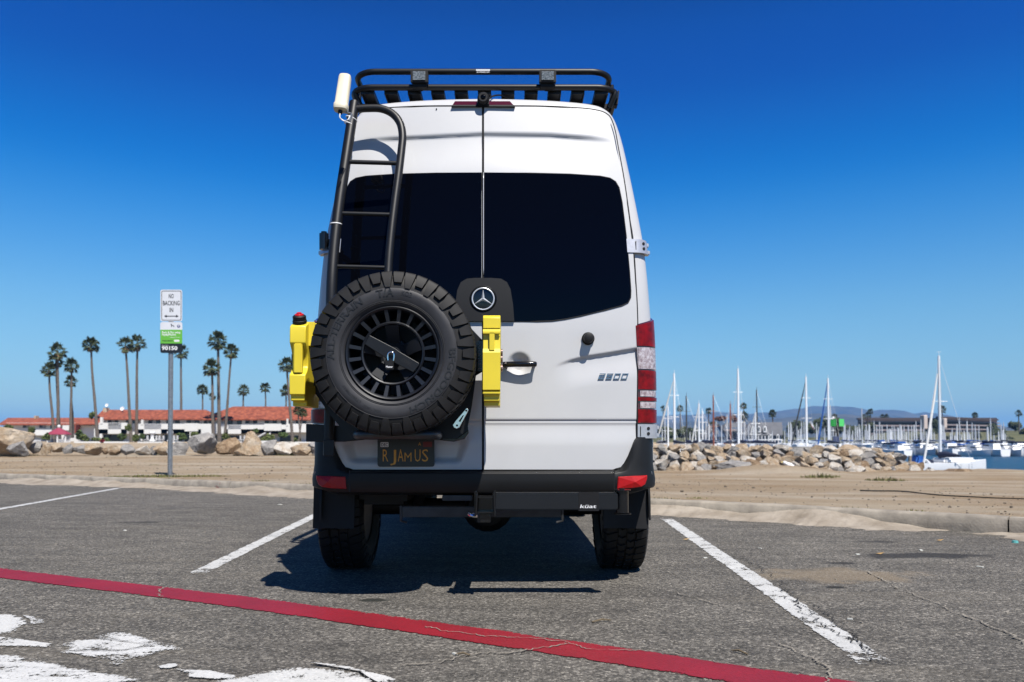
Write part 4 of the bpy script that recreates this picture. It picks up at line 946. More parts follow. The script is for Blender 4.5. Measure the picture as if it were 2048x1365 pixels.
# ---- road wheels: tyre with lugs, rim; mud flaps; running gear
def tyre(mb, c, ax, Ro, wd, nl=44, side_detail=True):
    """all-terrain tyre: carcass by lathe, separate shoulder and centre lugs joined into the moulding"""
    ax = Vector(ax).normalized(); u = Vector((0, 0, 1)); v_ = ax.cross(u).normalized(); c = Vector(c); h = wd / 2
    pr = [(Ro * 0.56, -h * 0.55), (Ro * 0.585, -h * 0.80), (Ro * 0.70, -h * 0.99), (Ro * 0.80, -h * 0.985), (Ro * 0.895, -h * 0.90), (Ro * 0.945, -h * 0.78), (Ro * 0.962, -h * 0.55), (Ro * 0.965, 0)]
    pr = pr + [(r_, -q) for r_, q in reversed(pr[:-1])]
    mb.lathe(pr, c, ax, 88)
    def pt(a, r_, q): return c + (u * math.cos(a) + v_ * math.sin(a)) * r_ + ax * q
    st = 2 * PI / nl
    for k in range(nl):
        for s_ in (-1, 1):
            a = k * st + (st / 2 if s_ > 0 else 0); lo = (k % 2 == 0)
            # shoulder lug: wraps from the crown over the shoulder down the side
            inn = 0.40 if lo else 0.46; dr_ = 0.795 if lo else 0.855; w0, w1 = st * 0.39, st * 0.425; sk = st * 0.32 * s_
            prof = [(1.0, inn, 0.9), (1.0, 0.80, 0.0), (0.985, 0.90, -0.05), (0.945, 0.985, -0.12), (dr_, 1.045, -0.20)]
            base_ = [(0.955, inn, 0.9), (0.95, 0.78, 0.0), (0.93, 0.84, -0.05), (0.91, 0.87, -0.12), (dr_ - 0.006, 0.93, -0.20)]
            vs_ = []
            for (r_, q, t), (r2, q2, t2) in zip(prof, base_):
                ac = a + sk * t; ww = (w0 if t > 0.5 else w1) * (1.0 if r_ > dr_ + 0.02 else (0.62 if lo else 0.80))
                vs_ += [pt(ac - ww, r_ * Ro, s_ * q * h), pt(ac + ww, r_ * Ro, s_ * q * h), pt(ac - ww * 1.05, r2 * Ro, s_ * q2 * h), pt(ac + ww * 1.05, r2 * Ro, s_ * q2 * h)]
            fs = []
            for i in range(4):
                b0, b1 = i * 4, i * 4 + 4; fs += [(b0, b0 + 1, b1 + 1, b1), (b0 + 1, b0 + 3, b1 + 3, b1 + 1), (b0 + 2, b0, b1, b1 + 2)]
            fs += [(0, 2, 3, 1), (16, 17, 19, 18)]; mb.add(vs_, fs)
            # centre lug (zig-zag block)
            q0, q1 = 0.04, 0.36; a2 = a + st * 0.25
            zz = [(-0.38, q0), (0.30, q0), (0.46, (q0 + q1) / 2), (0.26, q1), (-0.42, q1), (-0.20, (q0 + q1) / 2)]
            top = [pt(a2 + st * t, Ro * 0.998, s_ * q * h) for t, q in zz]; bot = [pt(a2 + st * t * 1.08, Ro * 0.962, s_ * q * h) for t, q in zz]
            mb.add(top + bot, [tuple(range(6))] + [(i, (i + 1) % 6, 6 + (i + 1) % 6, 6 + i) for i in range(6)])
    return mb
RW = 0.405; WW = 0.275; wheels = []
mbt = MB(); tyre(mbt, (0, 0, 0), (1, 0, 0), RW, WW); 
w0 = bpy.data.objects.new('road_wheel', None); C.objects.link(w0); w0.parent = van
ty0 = mbt.build('tyre', M['rubber'], None, 28); ty0.parent = w0
mb = MB(); mb.lathe([(0.0, 0.03), (0.06, 0.035), (0.07, 0.01), (0.17, 0.03), (0.195, 0.06), (0.225, 0.075), (0.236, 0.10), (0.236, -0.10), (0.20, -0.10), (0.0, -0.08)], (0, 0, 0), (1, 0, 0), 40)
for k in range(8):
    a = 2 * PI * k / 8; mb.box(Vector((0.06, 0.11 * math.cos(a), 0.11 * math.sin(a))), (0.03, 0.17, 0.035), Matrix.Rotation(a, 3, 'X'), bev=0.005)
ri0 = mb.build('rim', M['rim'], None, 40); ri0.parent = w0
xo = [(1.0 - WW / 2 + 0.005, 5.30, 1), (-(1.035 - WW / 2 + 0.005), 5.30, -1), (0.985 - WW / 2, 8.96, 1), (-(0.985 - WW / 2), 8.96, -1)]
for i, (x, y, sg) in enumerate(xo):
    w_ = w0 if i == 0 else copy_tree(w0, van)
    w_.location = Vector((XC + x, y, RW - 0.004)) - van.location; w_.rotation_euler = (0.13 * i, 0, 0 if sg > 0 else PI)
for side in (1, -1):
    x0_, x1_ = (P(1205, 1000, 4.88).x, P(1293, 1000, 4.88).x) if side > 0 else (P(630, 1000, 4.88).x, P(712, 1000, 4.88).x)
    mb = MB()
    def fn(u, v_): z = lerp(0.305, 0.60, v_); return Vector((lerp(x0_, x1_, u), 4.83 + 0.02 * v_ + 0.012 * math.sin(u * 5) * (1 - v_), z))
    mb.grid(8, 6, fn); n = len(mb.v); vv = [p + Vector((0, 0.006, 0)) for p in mb.v]; mb.add(vv, [tuple(reversed(f)) for f in mb.f[:]]); mb.build('mud_flap', M['black'], van, 60)
mb = MB(); mb.tube([(XC - 0.75, 5.3, 0.40), (XC + 0.75, 5.3, 0.40)], 0.055, 12); mb.lathe([(0, -0.15), (0.12, -0.11), (0.17, 0), (0.12, 0.11), (0, 0.15)], (XC, 5.3, 0.40), (0, 1, 0), 20)
for s_ in (-0.5, 0.5): mb.box((XC + s_, 5.4, 0.50), (0.08, 1.3, 0.05)); mb.tube([(XC + s_ * 0.9, 5.2, 0.38), (XC + s_ * 0.8, 5.0, 0.62)], 0.035, 10)
mb.build('rear_axle', M['black'], van, 40)
mb = MB(); mb.box((XC - 0.62, 5.2, 0.52), (0.30, 0.7, 0.15), bev=0.03); mb.box((XC, 7.2, 0.54), (1.5, 4.6, 0.08)); mb.box((XC + 0.1, 8.9, 0.45), (0.9, 0.8, 0.16)); mb.tube([(XC + 0.62, 4.62, 0.47), (XC + 0.5, 5.0, 0.5), (XC + 0.45, 7.0, 0.46)], 0.035, 10)
mb.box((XC, 8.96, 0.40), (1.3, 0.12, 0.1)); mb.build('underbody', M['black'], van, 40)
# tow bar fixed under the bumper
tb = MB(); Z1 = lambda py, Y: HC + (880 - py) * Y / F
c0, c1_ = P(802, 1013, 4.55), P(1125, 1034, 4.55); tb.box((c0 + c1_) / 2, (c1_.x - c0.x, 0.06, c0.z - c1_.z), bev=0.004)
c0, c1_ = P(886, 992, 4.50), P(945, 998, 4.50); tb.box((c0 + c1_) / 2, (c1_.x - c0.x, 0.12, 0.03), bev=0.003)
for x_ in (802, 1125): tb.tube([P(x_, 1012, 4.52), P(x_, 1042, 4.52), P(x_ - (12 if x_ > 1000 else -12), 1045, 4.52)], 0.008, 8)
tb.box(P(970, 1008, 4.40), (0.075, 0.35, 0.075), bev=0.006); tb.box(P(966, 1035, 4.45), (0.06, 0.10, 0.05), bev=0.004)
tb.build('tow_bar', mat('weathered_black_steel', (0.035, 0.036, 0.038), 0.5, col2=(0.012, 0.012, 0.013), vscale=18), van, 40)
# ================================================================ THINGS CARRIED BY THE VAN
# spare wheel
SY = 3.985; sc_ = P(791.5, 711.5, SY)
spw = thing('spare_wheel', 'big all-terrain spare wheel on a black rim, locked to the back of the van', 'wheel', sc_)
RS = 0.404; SW = 0.265
mb = MB(); tyre(mb, (sc_.x, sc_.y, sc_.z), (0, -1, 0), RS, SW, 42); ty = mb.build('tyre', M['rubber'], spw, 28)
hS = SW / 2
# sidewall band: smooth grey rubber face standing a hair proud of the carcass
pr = [(RS * 0.575, -hS * 0.84), (RS * 0.60, -hS * 0.915), (RS * 0.66, -hS * 0.985), (RS * 0.72, -hS * 1.015), (RS * 0.785, -hS * 1.008), (RS * 0.80, -hS * 0.96)]
mb = MB(); mb.lathe([(a, -b_) for a, b_ in pr], sc_, (0, -1, 0), 96)
for rr_, o_ in ((0.617, 0.955), (0.632, 0.970), (0.79, 1.005)): mb.tube([sc_ + Vector((RS * rr_ * math.cos(t), -hS * o_, RS * rr_ * math.sin(t))) for t in [2 * PI * k / 96 for k in range(96)]], 0.0016, 5, closed=True)
sw = mb.build('sidewall', M['side'], ty, 180)
def arc_text(mb, s, r_, a0, a1, h, d, bold=0.012):
    """letters round the sidewall, clockwise from a0 to a1 (degrees from 12 o'clock)"""
    vv, ff, wd = text_geo(s, bold, 0.0); vs_ = []
    for q in vv:
        a = math.radians(lerp(a0, a1, q.x / wd)); rad = r_ + (q.y - 0.5) * h
        vs_.append(sc_ + Vector((math.sin(a) * rad, -d, math.cos(a) * rad)))
    mb.add(vs_, ff)
rt = RS * 0.735
for args in (('ALL-TERRAIN', rt, -97, -30, 0.034, hS * 1.018 + 0.0012, 0.02), ('T/A', rt, -15, 2, 0.034, hS * 1.018 + 0.0012, 0.02), ('KO2', rt, 9, 19, 0.022, hS * 1.018 + 0.0012, 0.01), ('BFGOODRICH', rt, 86, 162, 0.034, hS * 1.018 + 0.0012, 0.02), ('LT265/70R17', RS * 0.70, 212, 236, 0.016, hS * 1.016 + 0.0012, 0.0), ('RADIAL TUBELESS', RS * 0.72, 190, 208, 0.012, hS * 1.016 + 0.0012, 0.0)):
    mb = MB(); arc_text(mb, *args); mb.build('raised_lettering', M['letter'], ty, None, fix=False)
# rim: outer ring, 20 outer bars, inner ring, 5 broad spokes, hub
rim_c = sc_; f0 = hS * 0.86
def rp(r_, a, d): r_ *= 0.945; return rim_c + Vector((math.sin(a) * r_, -d, math.cos(a) * r_))
mb = MB(); mb.lathe([(q_[0] * 0.945, q_[1]) for q_ in [(0.240, f0 - 0.03), (0.243, f0 + 0.004), (0.238, f0 + 0.008), (0.229, f0 + 0.002), (0.226, f0 - 0.004), (0.224, f0 - 0.045)]], rim_c, (0, -1, 0), 80); rimo = mb.build('rim', M['rim'], spw, 30)
mb = MB(); mb.lathe([(q_[0] * 0.945, q_[1]) for q_ in [(0.236, f0 - 0.03), (0.215, -0.02), (0.205, -0.06), (0.10, -0.06), (0.0, -0.06)]], rim_c, (0, -1, 0), 60); mb.build('rim_barrel', M['gap'], rimo, 40)
for k in range(20):
    a = 2 * PI * (k + 0.5) / 20; mb = MB(); w_ = 0.0100
    pts = []
    for (r_, d_) in ((0.158, f0 - 0.018), (0.228, f0 - 0.003)):
        for s_ in (-1, 1): pts.append(rp(r_, a + s_ * w_ * (1.0 if r_ > 0.2 else 0.8) / r_, d_)); pts.append(rp(r_, a + s_ * w_ * 1.35 / r_, d_ - 0.045))
    mb.add(pts, [(0, 2, 6, 4), (0, 4, 5, 1), (2, 3, 7, 6)]); mb.build('spoke', M['rim'], rimo)
mb = MB(); mb.lathe([(q_[0] * 0.945, q_[1]) for q_ in [(0.166, f0 - 0.06), (0.166, f0 - 0.016), (0.160, f0 - 0.010), (0.153, f0 - 0.013), (0.151, f0 - 0.06)]], rim_c, (0, -1, 0), 72); mb.build('inner_ring', M['rim'], rimo, 30)
mb = MB(); mb.lathe([(q_[0] * 0.945, q_[1]) for q_ in [(0.0, 0.030), (0.04, 0.030), (0.062, 0.040), (0.080, 0.034), (0.088, -0.03)]], rim_c, (0, -1, 0), 48)
for k in range(5):
    a = 2 * PI * k / 5 - 0.05
    pts = [rp(0.07, a - 0.48, 0.045), rp(0.07, a + 0.48, 0.045), rp(0.110, a + 0.30, 0.075), rp(0.152, a + 0.24, f0 - 0.018), rp(0.152, a - 0.24, f0 - 0.018), rp(0.110, a - 0.30, 0.075)]
    bk = [p + Vector((0, 0.05, 0)) for p in pts]; mb.add(pts + bk, [(0, 1, 2, 5), (5, 2, 3, 4)] + [(i, (i + 1) % 6, 6 + (i + 1) % 6, 6 + i) for i in range(6)])
    t = a + PI / 5; mb.cyl(rp(0.052, t, 0.02), rp(0.052, t, 0.032), 0.011, 12)
mb.build('rim_centre', M['rimmatt'], rimo, 28)
# wheel lock bar
lb = MB()
def bar(a, b_, d):
    an_ = math.radians(29); return P(784 + a * math.cos(an_) - b_ * math.sin(an_), 709 + a * math.sin(an_) + b_ * math.cos(an_), SY - f0 + 0.012 - d)
lb.prism([(-58, -12), (0, -13.5), (12, -12), (56, -11), (58, -8), (55, 11), (6, 13), (-4, 13), (-58, 9)], bar, 0.012, 0.0); lb = lb.build('lock_bar', M['powder'], spw, bev=0.003)
mb = MB()
add_text(mb, 'OWL', lambda a, b_, d: bar(a, -b_, 0.0135), 22, 46, -4, 9, bold=0.02); mb.build('bar_lettering', M['gap'], lb)
mb = MB(); mb.lathe([(0.0, 0.075), (0.032, 0.075), (0.036, 0.06), (0.040, -0.02)], P(791, 713, SY), (0, -1, 0), 36); mb.tube([P(791, 713, SY) + Vector((0.036 * math.cos(t), -0.072, 0.036 * math.sin(t))) for t in [2 * PI * k / 30 for k in range(30)]], 0.0025, 6, closed=True); mb.build('hub', M['rim'], spw, 40)
# padlock
pY = SY - f0 - 0.012
pk = thing('padlock', 'small black padlock with a chrome shackle on the spare wheel lock', 'padlock', P(778, 735, pY))
mb = MB(); c = P(779, 731, pY); mb.box(c, (0.040, 0.022, 0.048), bev=0.004); bo = mb.build('lock_body', M['black'], pk, 40)
mb = MB(); mb.box(P(779, 733, pY) + Vector((0, -0.0118, 0)), (0.034, 0.001, 0.010)); band = mb.build('name_band', M['black'], bo)
mb = MB(); add_text(mb, 'Master', lambda a, b_, d: P(a, -b_, pY - 0.0135), 772, 785.5, -735.8, 4.0, bold=0.02); mb.build('lock_lettering', M['white'], bo)
mb = MB(); mb.tube(smooth_path([P(776, 722, pY), P(775.5, 712, pY), P(778, 706, pY), P(783, 704.5, pY), P(787.5, 707.5, pY), P(788, 714, pY), P(787, 722, pY)], 4), 0.0042, 10); mb.build('shackle', M['chrome'], pk, 60)

# fuel cans: moulded body with a waisted grip, seen edge-on
def can(name, label, side, xs_, Yf, cap_on):
    """xs_: (left px, right px) of the front edge"""
    xl, xr = P(xs_[0], 720, Yf).x, P(xs_[1], 720, Yf).x; wd = xr - xl; xm = (xl + xr) / 2
    t = thing(name, label, 'fuel can', (xm, Yf + 0.15, P(0, 812, Yf).z), 'yellow fuel cans')
    Z = lambda py: P(1000, py, Yf).z
    D = 0.30
    # side outline: (y from the front, z) of the main moulding
    if cap_on: prof = [(0.07, Z(640)), (0.005, Z(652)), (0.0, Z(662)), (0.0, Z(686)), (0.035, Z(700)), (0.052, Z(712)), (0.052, Z(732)), (0.035, Z(741)), (0.0, Z(750)), (0.0, Z(790)), (0.012, Z(791)), (0.014, Z(802)), (0.055, Z(803)), (0.055, Z(812)), (D, Z(812)), (D, Z(640))]
    else: prof = [(0.02, Z(630)), (0.0, Z(636)), (0.0, Z(655)), (0.005, Z(657)), (0.003, Z(700)), (0.0, Z(703)), (0.0, Z(782)), (0.004, Z(783)), (0.003, Z(791)), (0.010, Z(793)), (0.010, Z(802)), (0.05, Z(803)), (0.05, Z(811)), (D, Z(811)), (D, Z(630))]
    mb = MB()
    n = len(prof); k = 0.0
    def X(s_, y, z):
        nar = 0.0
        if z < Z(790): nar = 0.004
        return xm + s_ * (wd / 2 - nar)
    vs_ = [Vector((X(-1, y, z), Yf + y, z)) for y, z in prof] + [Vector((X(1, y, z), Yf + y, z)) for y, z in prof]
    mb.add(vs_, [tuple(range(n)), tuple(range(2 * n - 1, n - 1, -1))] + [(i, (i + 1) % n, n + (i + 1) % n, n + i) for i in range(n)])
    body = mb.build('can_body', M['yellow'], t, 30, bev=0.005)
    if not cap_on:   # two thumb pockets either side of a rib, and raised bands
        mb = MB()
        for s_, dz in ((-1, 0), (1, 0)):
            x = xm + s_ * wd * 0.30; w_ = wd * 0.26
            bot = Z(700) if s_ < 0 else Z(686)
            mb.add([(x - w_ / 2, Yf - 0.0012, Z(668)), (x + w_ / 2, Yf - 0.0012, Z(668)), (x + w_ / 2, Yf - 0.0012, bot), (x - w_ / 2, Yf - 0.0012, Z(688)),
                    (x - w_ / 2, Yf - 0.003, Z(668)), (x + w_ / 2, Yf - 0.003, Z(668))], [(0, 1, 2, 3)])
        # pocket is real depth: boolean-free recess built as an inset box, open to the front
        mb = MB()
        mb.box((xm, Yf - 0.004, Z(656.5)), (wd * 1.01, 0.008, 0.006), bev=0.002); mb.box((xm, Yf - 0.004, Z(786)), (wd * 1.01, 0.008, 0.012), bev=0.002)
        mb.add([(xm - wd / 2, Yf - 0.002, Z(698)), (xm + wd / 2, Yf - 0.002, Z(698)), (xm + wd / 2, Yf - 0.014, Z(706)), (xm - wd / 2, Yf - 0.014, Z(706)), (xm + wd / 2, Yf - 0.014, Z(780)), (xm - wd / 2, Yf - 0.014, Z(780)), (xm + wd / 2, Yf, Z(782)), (xm - wd / 2, Yf, Z(782))],
               [(0, 1, 2, 3), (3, 2, 4, 5), (5, 4, 6, 7), (0, 3, 5, 7), (1, 6, 4, 2)])
        mb.add([(xm - wd / 2, Yf - 0.002, Z(658)), (xm + wd / 2, Yf - 0.002, Z(658)), (xm + wd / 2, Yf - 0.014, Z(664)), (xm - wd / 2, Yf - 0.014, Z(664)), (xm - wd / 2, Yf - 0.014, Z(668)), (xm + wd / 2, Yf - 0.014, Z(668)), (xm + wd / 2, Yf, Z(669)), (xm - wd / 2, Yf, Z(669))], [(0, 1, 2, 3), (3, 2, 5, 4), (4, 5, 6, 7)])
        mb.box((xm + wd * 0.02, Yf - 0.006, Z(684)), (wd * 0.30, 0.016, Z(666) - Z(702)), bev=0.002)
        mb.build('moulded_rib', M['yellow'], body, 30)
    else:
        mb = MB(); mb.box((xm + wd * 0.03, Yf + 0.012, Z(717)), (wd * 0.52, 0.03, Z(687) - Z(747)), bev=0.005); mb.build('grip', M['yellow'], body, 40)
        cz = Z(641); cc = Vector((xm - 0.001, Yf + 0.042, cz)); up = Vector((0.0, -0.42, 1)).normalized(); mb = MB()
        pr_ = [(0.0, 0.034), (0.026, 0.034), (0.0335, 0.028), (0.0335, 0.008), (0.036, 0.006), (0.036, -0.004), (0.02, -0.012)]
        mb.lathe(pr_, cc, up, 12); cp_ = mb.build('screw_cap', M['black'], t, 30)
        mb = MB(); mb.lathe([(0.0, 0.046), (0.012, 0.046), (0.014, 0.040), (0.022, 0.038), (0.024, 0.030)], cc, up, 12); mb.build('red_vent', M['red'], cp_, 40)
        # inner wing and embossing
        mb = MB(); xw = xr; pts = [(0.03, Z(636)), (0.20, Z(645)), (0.20, Z(676)), (0.03, Z(686))]
        mb.prism([(0.06, Z(640)), (0.09, Z(652)), (0.12, Z(640)), (0.20, Z(640)), (0.20, Z(676)), (0.06, Z(690))], lambda a, b_, d: Vector((xw + d, Yf + a, b_)), 0.030, -0.01); mb.build('can_wing', M['yellow'], body, bev=0.003)
        mb = MB(); add_text(mb, 'rotopaX', lambda a, b_, d: Vector((xw + 0.0015, Yf + 0.03 + b_, a)), Z(800), Z(750), 0.0, 0.05, bold=0.01); mb.build('embossed_lettering', M['yellow'], body, fix=False)
        mb = MB(); mb.box((xl - 0.008, Yf + 0.12, Z(717)), (0.014, 0.06, 0.07), bev=0.004); mb.build('mounting_knob', M['black'], t, 40)
    return t
can('fuel_can', 'yellow fuel can with a black and red cap, left of the spare wheel', -1, (578.5, 611), 3.98, True)
can('fuel_can', 'yellow fuel can between the spare wheel and the door handle', 1, (966, 1000.5), 3.98, False)
# bike rack swing arm in the tow hitch
ha = thing('swing_arm', 'glossy black hitch-rack swing arm below the bumper, lettered küat', 'hitch rack', P(980, 1005, 4.15))
mb = MB(); a = P(985, 985, 4.14); b_ = P(1236, 1022, 4.14); mb.box((a + b_) / 2 + Vector((0, 0.045, 0)), (b_.x - a.x, 0.09, (a.z - b_.z) * 0.92), bev=0.006); arm = mb.build('arm_beam', mat('satin_black_metal', (0.016, 0.017, 0.02), 0.30, 0.3, var=0.1), ha, 40)
mb = MB(); c = P(1244, 1004, 4.185); mb.cyl(c + Vector((0, 0, 0.06)), c + Vector((0, 0, -0.056)), 0.034, 24); mb.build('pivot_barrel', M['gloss'], ha, 40)
mb = MB(); mb.cyl(c + Vector((0, 0, 0.060)), c + Vector((0, 0, 0.064)), 0.046, 20); mb.cyl(c + Vector((0, 0, 0.064)), c + Vector((0, 0, 0.072)), 0.014, 6); mb.build('pivot_washer', M['gloss'], ha, 40); mb = MB(); mb.cyl(c + Vector((0, 0, -0.060)), c + Vector((0, 0, -0.064)), 0.046, 20); mb.build('pivot_washer', M['gloss'], ha, 40)
mb = MB(); mb.prism([(1157, 984.6), (1198, 984.6), (1198, 1022.5), (1157, 1022.5)], lambda x, y, d: P(x, y, 4.14 - d), 0.0015, -0.0005); mb.build('sticker_band', M['black'], arm)
mb = MB(); add_text(mb, 'küat', lambda x, y, d: P(x + y * 0.25, 1016.5 - y, 4.14 - 0.003), 1160, 1192, 0, 7.2, bold=0.012); mb.build('arm_lettering', M['white'], arm)
mb = MB(); q = P(971, 1010, 4.17)
for s_ in (-1, 1): mb.box(q + Vector((s_ * 0.050, 0, 0.01)), (0.010, 0.12, 0.13), bev=0.003); mb.tube([P(971 + s_ * 17, 985, 4.1), P(971 + s_ * 19, 1030, 4.1)], 0.006, 8)
mb.box(q + Vector((0, 0, 0.042)), (0.10, 0.10, 0.008)); mb.box(q + Vector((0, 0, -0.036)), (0.10, 0.10, 0.008)); mb.box(q + Vector((0, 0.03, 0)), (0.09, 0.04, 0.09)); mb.box(P(971, 1036, 4.17), (0.055, 0.06, 0.045), bev=0.003)
mb.build('receiver_head', M['gloss'], ha, 40)
mb = MB(); mb.tube(smooth_path([P(941, 1032, 4.2), P(937, 1026, 4.18), P(939, 1030, 4.15), P(950, 1033, 4.15)], 4), 0.008, 8); mb.cyl(P(945, 1031, 4.2), P(955, 1031, 4.2), 0.013, 12); mb.build('hitch_pin', M['chrome'], ha, 40)
# ================================================================ SHORE: SIGN, BOULDERS, PALMS, HOUSES, MARINA, HILLS
def X(px, Y): return (px - 1024) / F * Y
def Zp(py, Y): return P(1024, py, Y).z
# ---- parking sign
sY = 15.2
sg = thing('parking_sign', 'no backing in sign above a green pay-by-phone panel on one galvanised post', 'sign', (X(340, sY), sY, 0.16))
xb_, xt_ = P(340, 950, sY), P(342.5, 590, sY)
mb = MB()
for s_ in (-1, 1): 
    for (o_, w_) in ((0.5, 0.010),): mb.tube([xb_ + Vector((s_ * 0.026, 0.012, -0.1)), xt_ + Vector((s_ * 0.026, 0.012, 0))], 0.013, 6)
pc_ = (xb_ + xt_) / 2; hgt_ = (xt_ - xb_).length
def poste(u, v_): 
    p = xb_.lerp(xt_, v_); a = [(-0.045, 0.0), (-0.045, 0.012), (-0.02, 0.012), (-0.02, 0.0), (0.02, 0.0), (0.02, 0.012), (0.045, 0.012), (0.045, 0.0)]
    q = a[int(round(u * 7))]; return p + Vector((q[0], q[1] - 0.004, 0))
mb.grid(8, 2, poste); po = mb.build('sign_post', M['steel'], sg, 30)
mb = MB()
for k in range(80): 
    p = xb_.lerp(xt_, (k + 0.5) / 80); mb.cyl(p + Vector((-0.030, -0.0065, 0)), p + Vector((-0.030, -0.003, 0)), 0.006, 6)
tag(mb.build('post_hole', M['gap'], po), kind='stuff')
sfn = lambda a, b_, d: P(a, b_, sY - 0.012 - d)
M['signwhite'] = mat('sign_white', (0.72, 0.73, 0.76), 0.4, var=0.05); M['signgreen'] = mat('sign_green', (0.14, 0.46, 0.05), 0.4); M['signblack'] = mat('sign_black', (0.012, 0.014, 0.018), 0.4); M['ink'] = mat('sign_ink', (0.012, 0.012, 0.014), 0.5); M['inkblue'] = mat('ink_dark_blue', (0.02, 0.03, 0.18), 0.5)
mb = MB(); mb.prism(rrect(320.8, 580, 364.4, 643, 4), sfn, 0.002, -0.001); p1 = mb.build('sign_panel', M['signwhite'], sg)
mb = MB()
o1 = rrect(322.8, 582, 362.6, 641.3, 3.2, 5); o2 = rrect(323.9, 583.1, 361.5, 640.2, 2.4, 5); n = len(o1)
mb.add([sfn(a, b_, 0.0035) for a, b_ in o1 + o2], [(i, (i + 1) % n, n + (i + 1) % n, n + i) for i in range(n)])
tfn = lambda a, b_, d: P(a, -b_, sY - 0.0155)
add_text(mb, 'NO', tfn, 337.5, 347.5, -597, 9.2, bold=0.018); add_text(mb, 'BACKING', tfn, 325.8, 359.3, -611, 9.2, bold=0.018); add_text(mb, 'IN', tfn, 339, 346.5, -624.5, 8.8, bold=0.018)
mb.add([sfn(a, b_, 0.0035) for a, b_ in ((328, 632.8), (333.5, 629.8), (333.5, 632), (352, 632), (352, 629.8), (357.5, 632.8), (352, 635.8), (352, 633.6), (333.5, 633.6), (333.5, 635.8))], [tuple(range(10))])
mb.build('sign_lettering', M['ink'], p1, None, fix=False)
mb = MB(); mb.prism(rrect(320.5, 644.5, 364.6, 706.5, 4), sfn, 0.002, -0.001); p2 = mb.build('payment_panel', M['signwhite'], sg)
mb = MB(); mb.add([sfn(a, b_, 0.0032) for a, b_ in ((320.5, 660), (364.6, 660), (364.6, 687.5), (320.5, 687.5))], [(0, 1, 2, 3)]); mb.build('green_band', M['signgreen'], p2)
mb = MB(); q = [(320.5, 687.5), (364.6, 687.5)] + [(a, b_) for a, b_ in rrect(320.5, 660, 364.6, 706.5, 4) if b_ > 690]; q = sorted(q, key=lambda t: math.atan2(t[1] - 697, t[0] - 342)); mb.add([sfn(a, b_, 0.0032) for a, b_ in q], [tuple(range(len(q)))]); mb.build('black_band', M['signblack'], p2)
mb = MB(); add_text(mb, 'Park & Pay using', tfn, 324, 360.5, -667.0, 4.3, bold=0.02); add_text(mb, 'PayByPhone', tfn, 324, 351.5, -671.6, 4.3, bold=0.02); add_text(mb, 'paybyphone.com', tfn, 340, 360, -675.8, 1.8); add_text(mb, 'Location', tfn, 324, 337, -691.8, 1.8)
add_text(mb, '90150', tfn, 323.5, 355, -700.3, 7.6, bold=0.035); mb.add([tfn(a, -b_, 0) for a, b_ in rrect(348, 680, 359, 684, 1.9)], [tuple(range(24))]); mb.build('white_lettering', M['white'], p2, None, fix=False)
mb = MB(); add_text(mb, 'PARK SMART', tfn, 325, 346, -683.5, 3.0, bold=0.02); mb.build('black_lettering', M['ink'], p2, None, fix=False)
mb = MB(); mb.add([sfn(357.2 + 3.1 * math.cos(t), 653 + 3.1 * math.sin(t), 0.0035) for t in [2 * PI * k / 20 for k in range(20)]], [tuple(range(20))]); mb.build('blue_disc', M['inkblue'], p2)
mb = MB(); add_text(mb, 'P', lambda a, b_, d: P(a, -b_, sY - 0.0165), 356, 359, -654.8, 3.8, bold=0.02); mb.build('disc_letter', M['white'], p2, None, fix=False)
mb = MB(); mb.add([sfn(a, b_, 0.0035) for a, b_ in ((341, 648.5), (343, 648), (344, 651), (347.5, 651.5), (349, 654.5), (347.6, 654.5), (347, 652.6), (343.6, 652.6), (343.2, 654.5), (342.2, 654.5), (342.4, 650.5))], [tuple(range(11))]); mb.build('dog_emblem', M['ink'], p2, None, fix=False)

# ---- boulders
def rockmat(name, c, c2, c3):
    m, b, co = base(name); n1 = nse(m, co, 1.4, 8, 0.7); c1 = ramp(m, n1, [(0.34, c2), (0.50, c), (0.68, c3)])
    c1 = mixc(m, 1.0, c1, ramp(m, nse(m, co, 9, 6, 0.8), [(0.3, 0.72), (0.7, 1.28)]), 'MULTIPLY')
    L(m, c1, b.inputs['Base Color']); b.inputs['Roughness'].default_value = 0.9; b.inputs['Specular IOR Level'].default_value = 0.2
    bump(m, b, nse(m, co, 3.5, 9, 0.75), 1.0, 0.12); return m
M['rock_tan'] = rockmat('tan_rock', (0.52, 0.41, 0.29), (0.40, 0.27, 0.165), (0.64, 0.56, 0.46))
M['rock_grey'] = rockmat('grey_rock', (0.36, 0.345, 0.33), (0.24, 0.23, 0.22), (0.50, 0.47, 0.43))
M['rock_pale'] = rockmat('pale_rock', (0.66, 0.61, 0.54), (0.50, 0.40, 0.30), (0.76, 0.73, 0.68))
M['rock_brown'] = rockmat('brown_rock', (0.34, 0.24, 0.15), (0.20, 0.13, 0.085), (0.52, 0.40, 0.28))
rk_meshes = {}
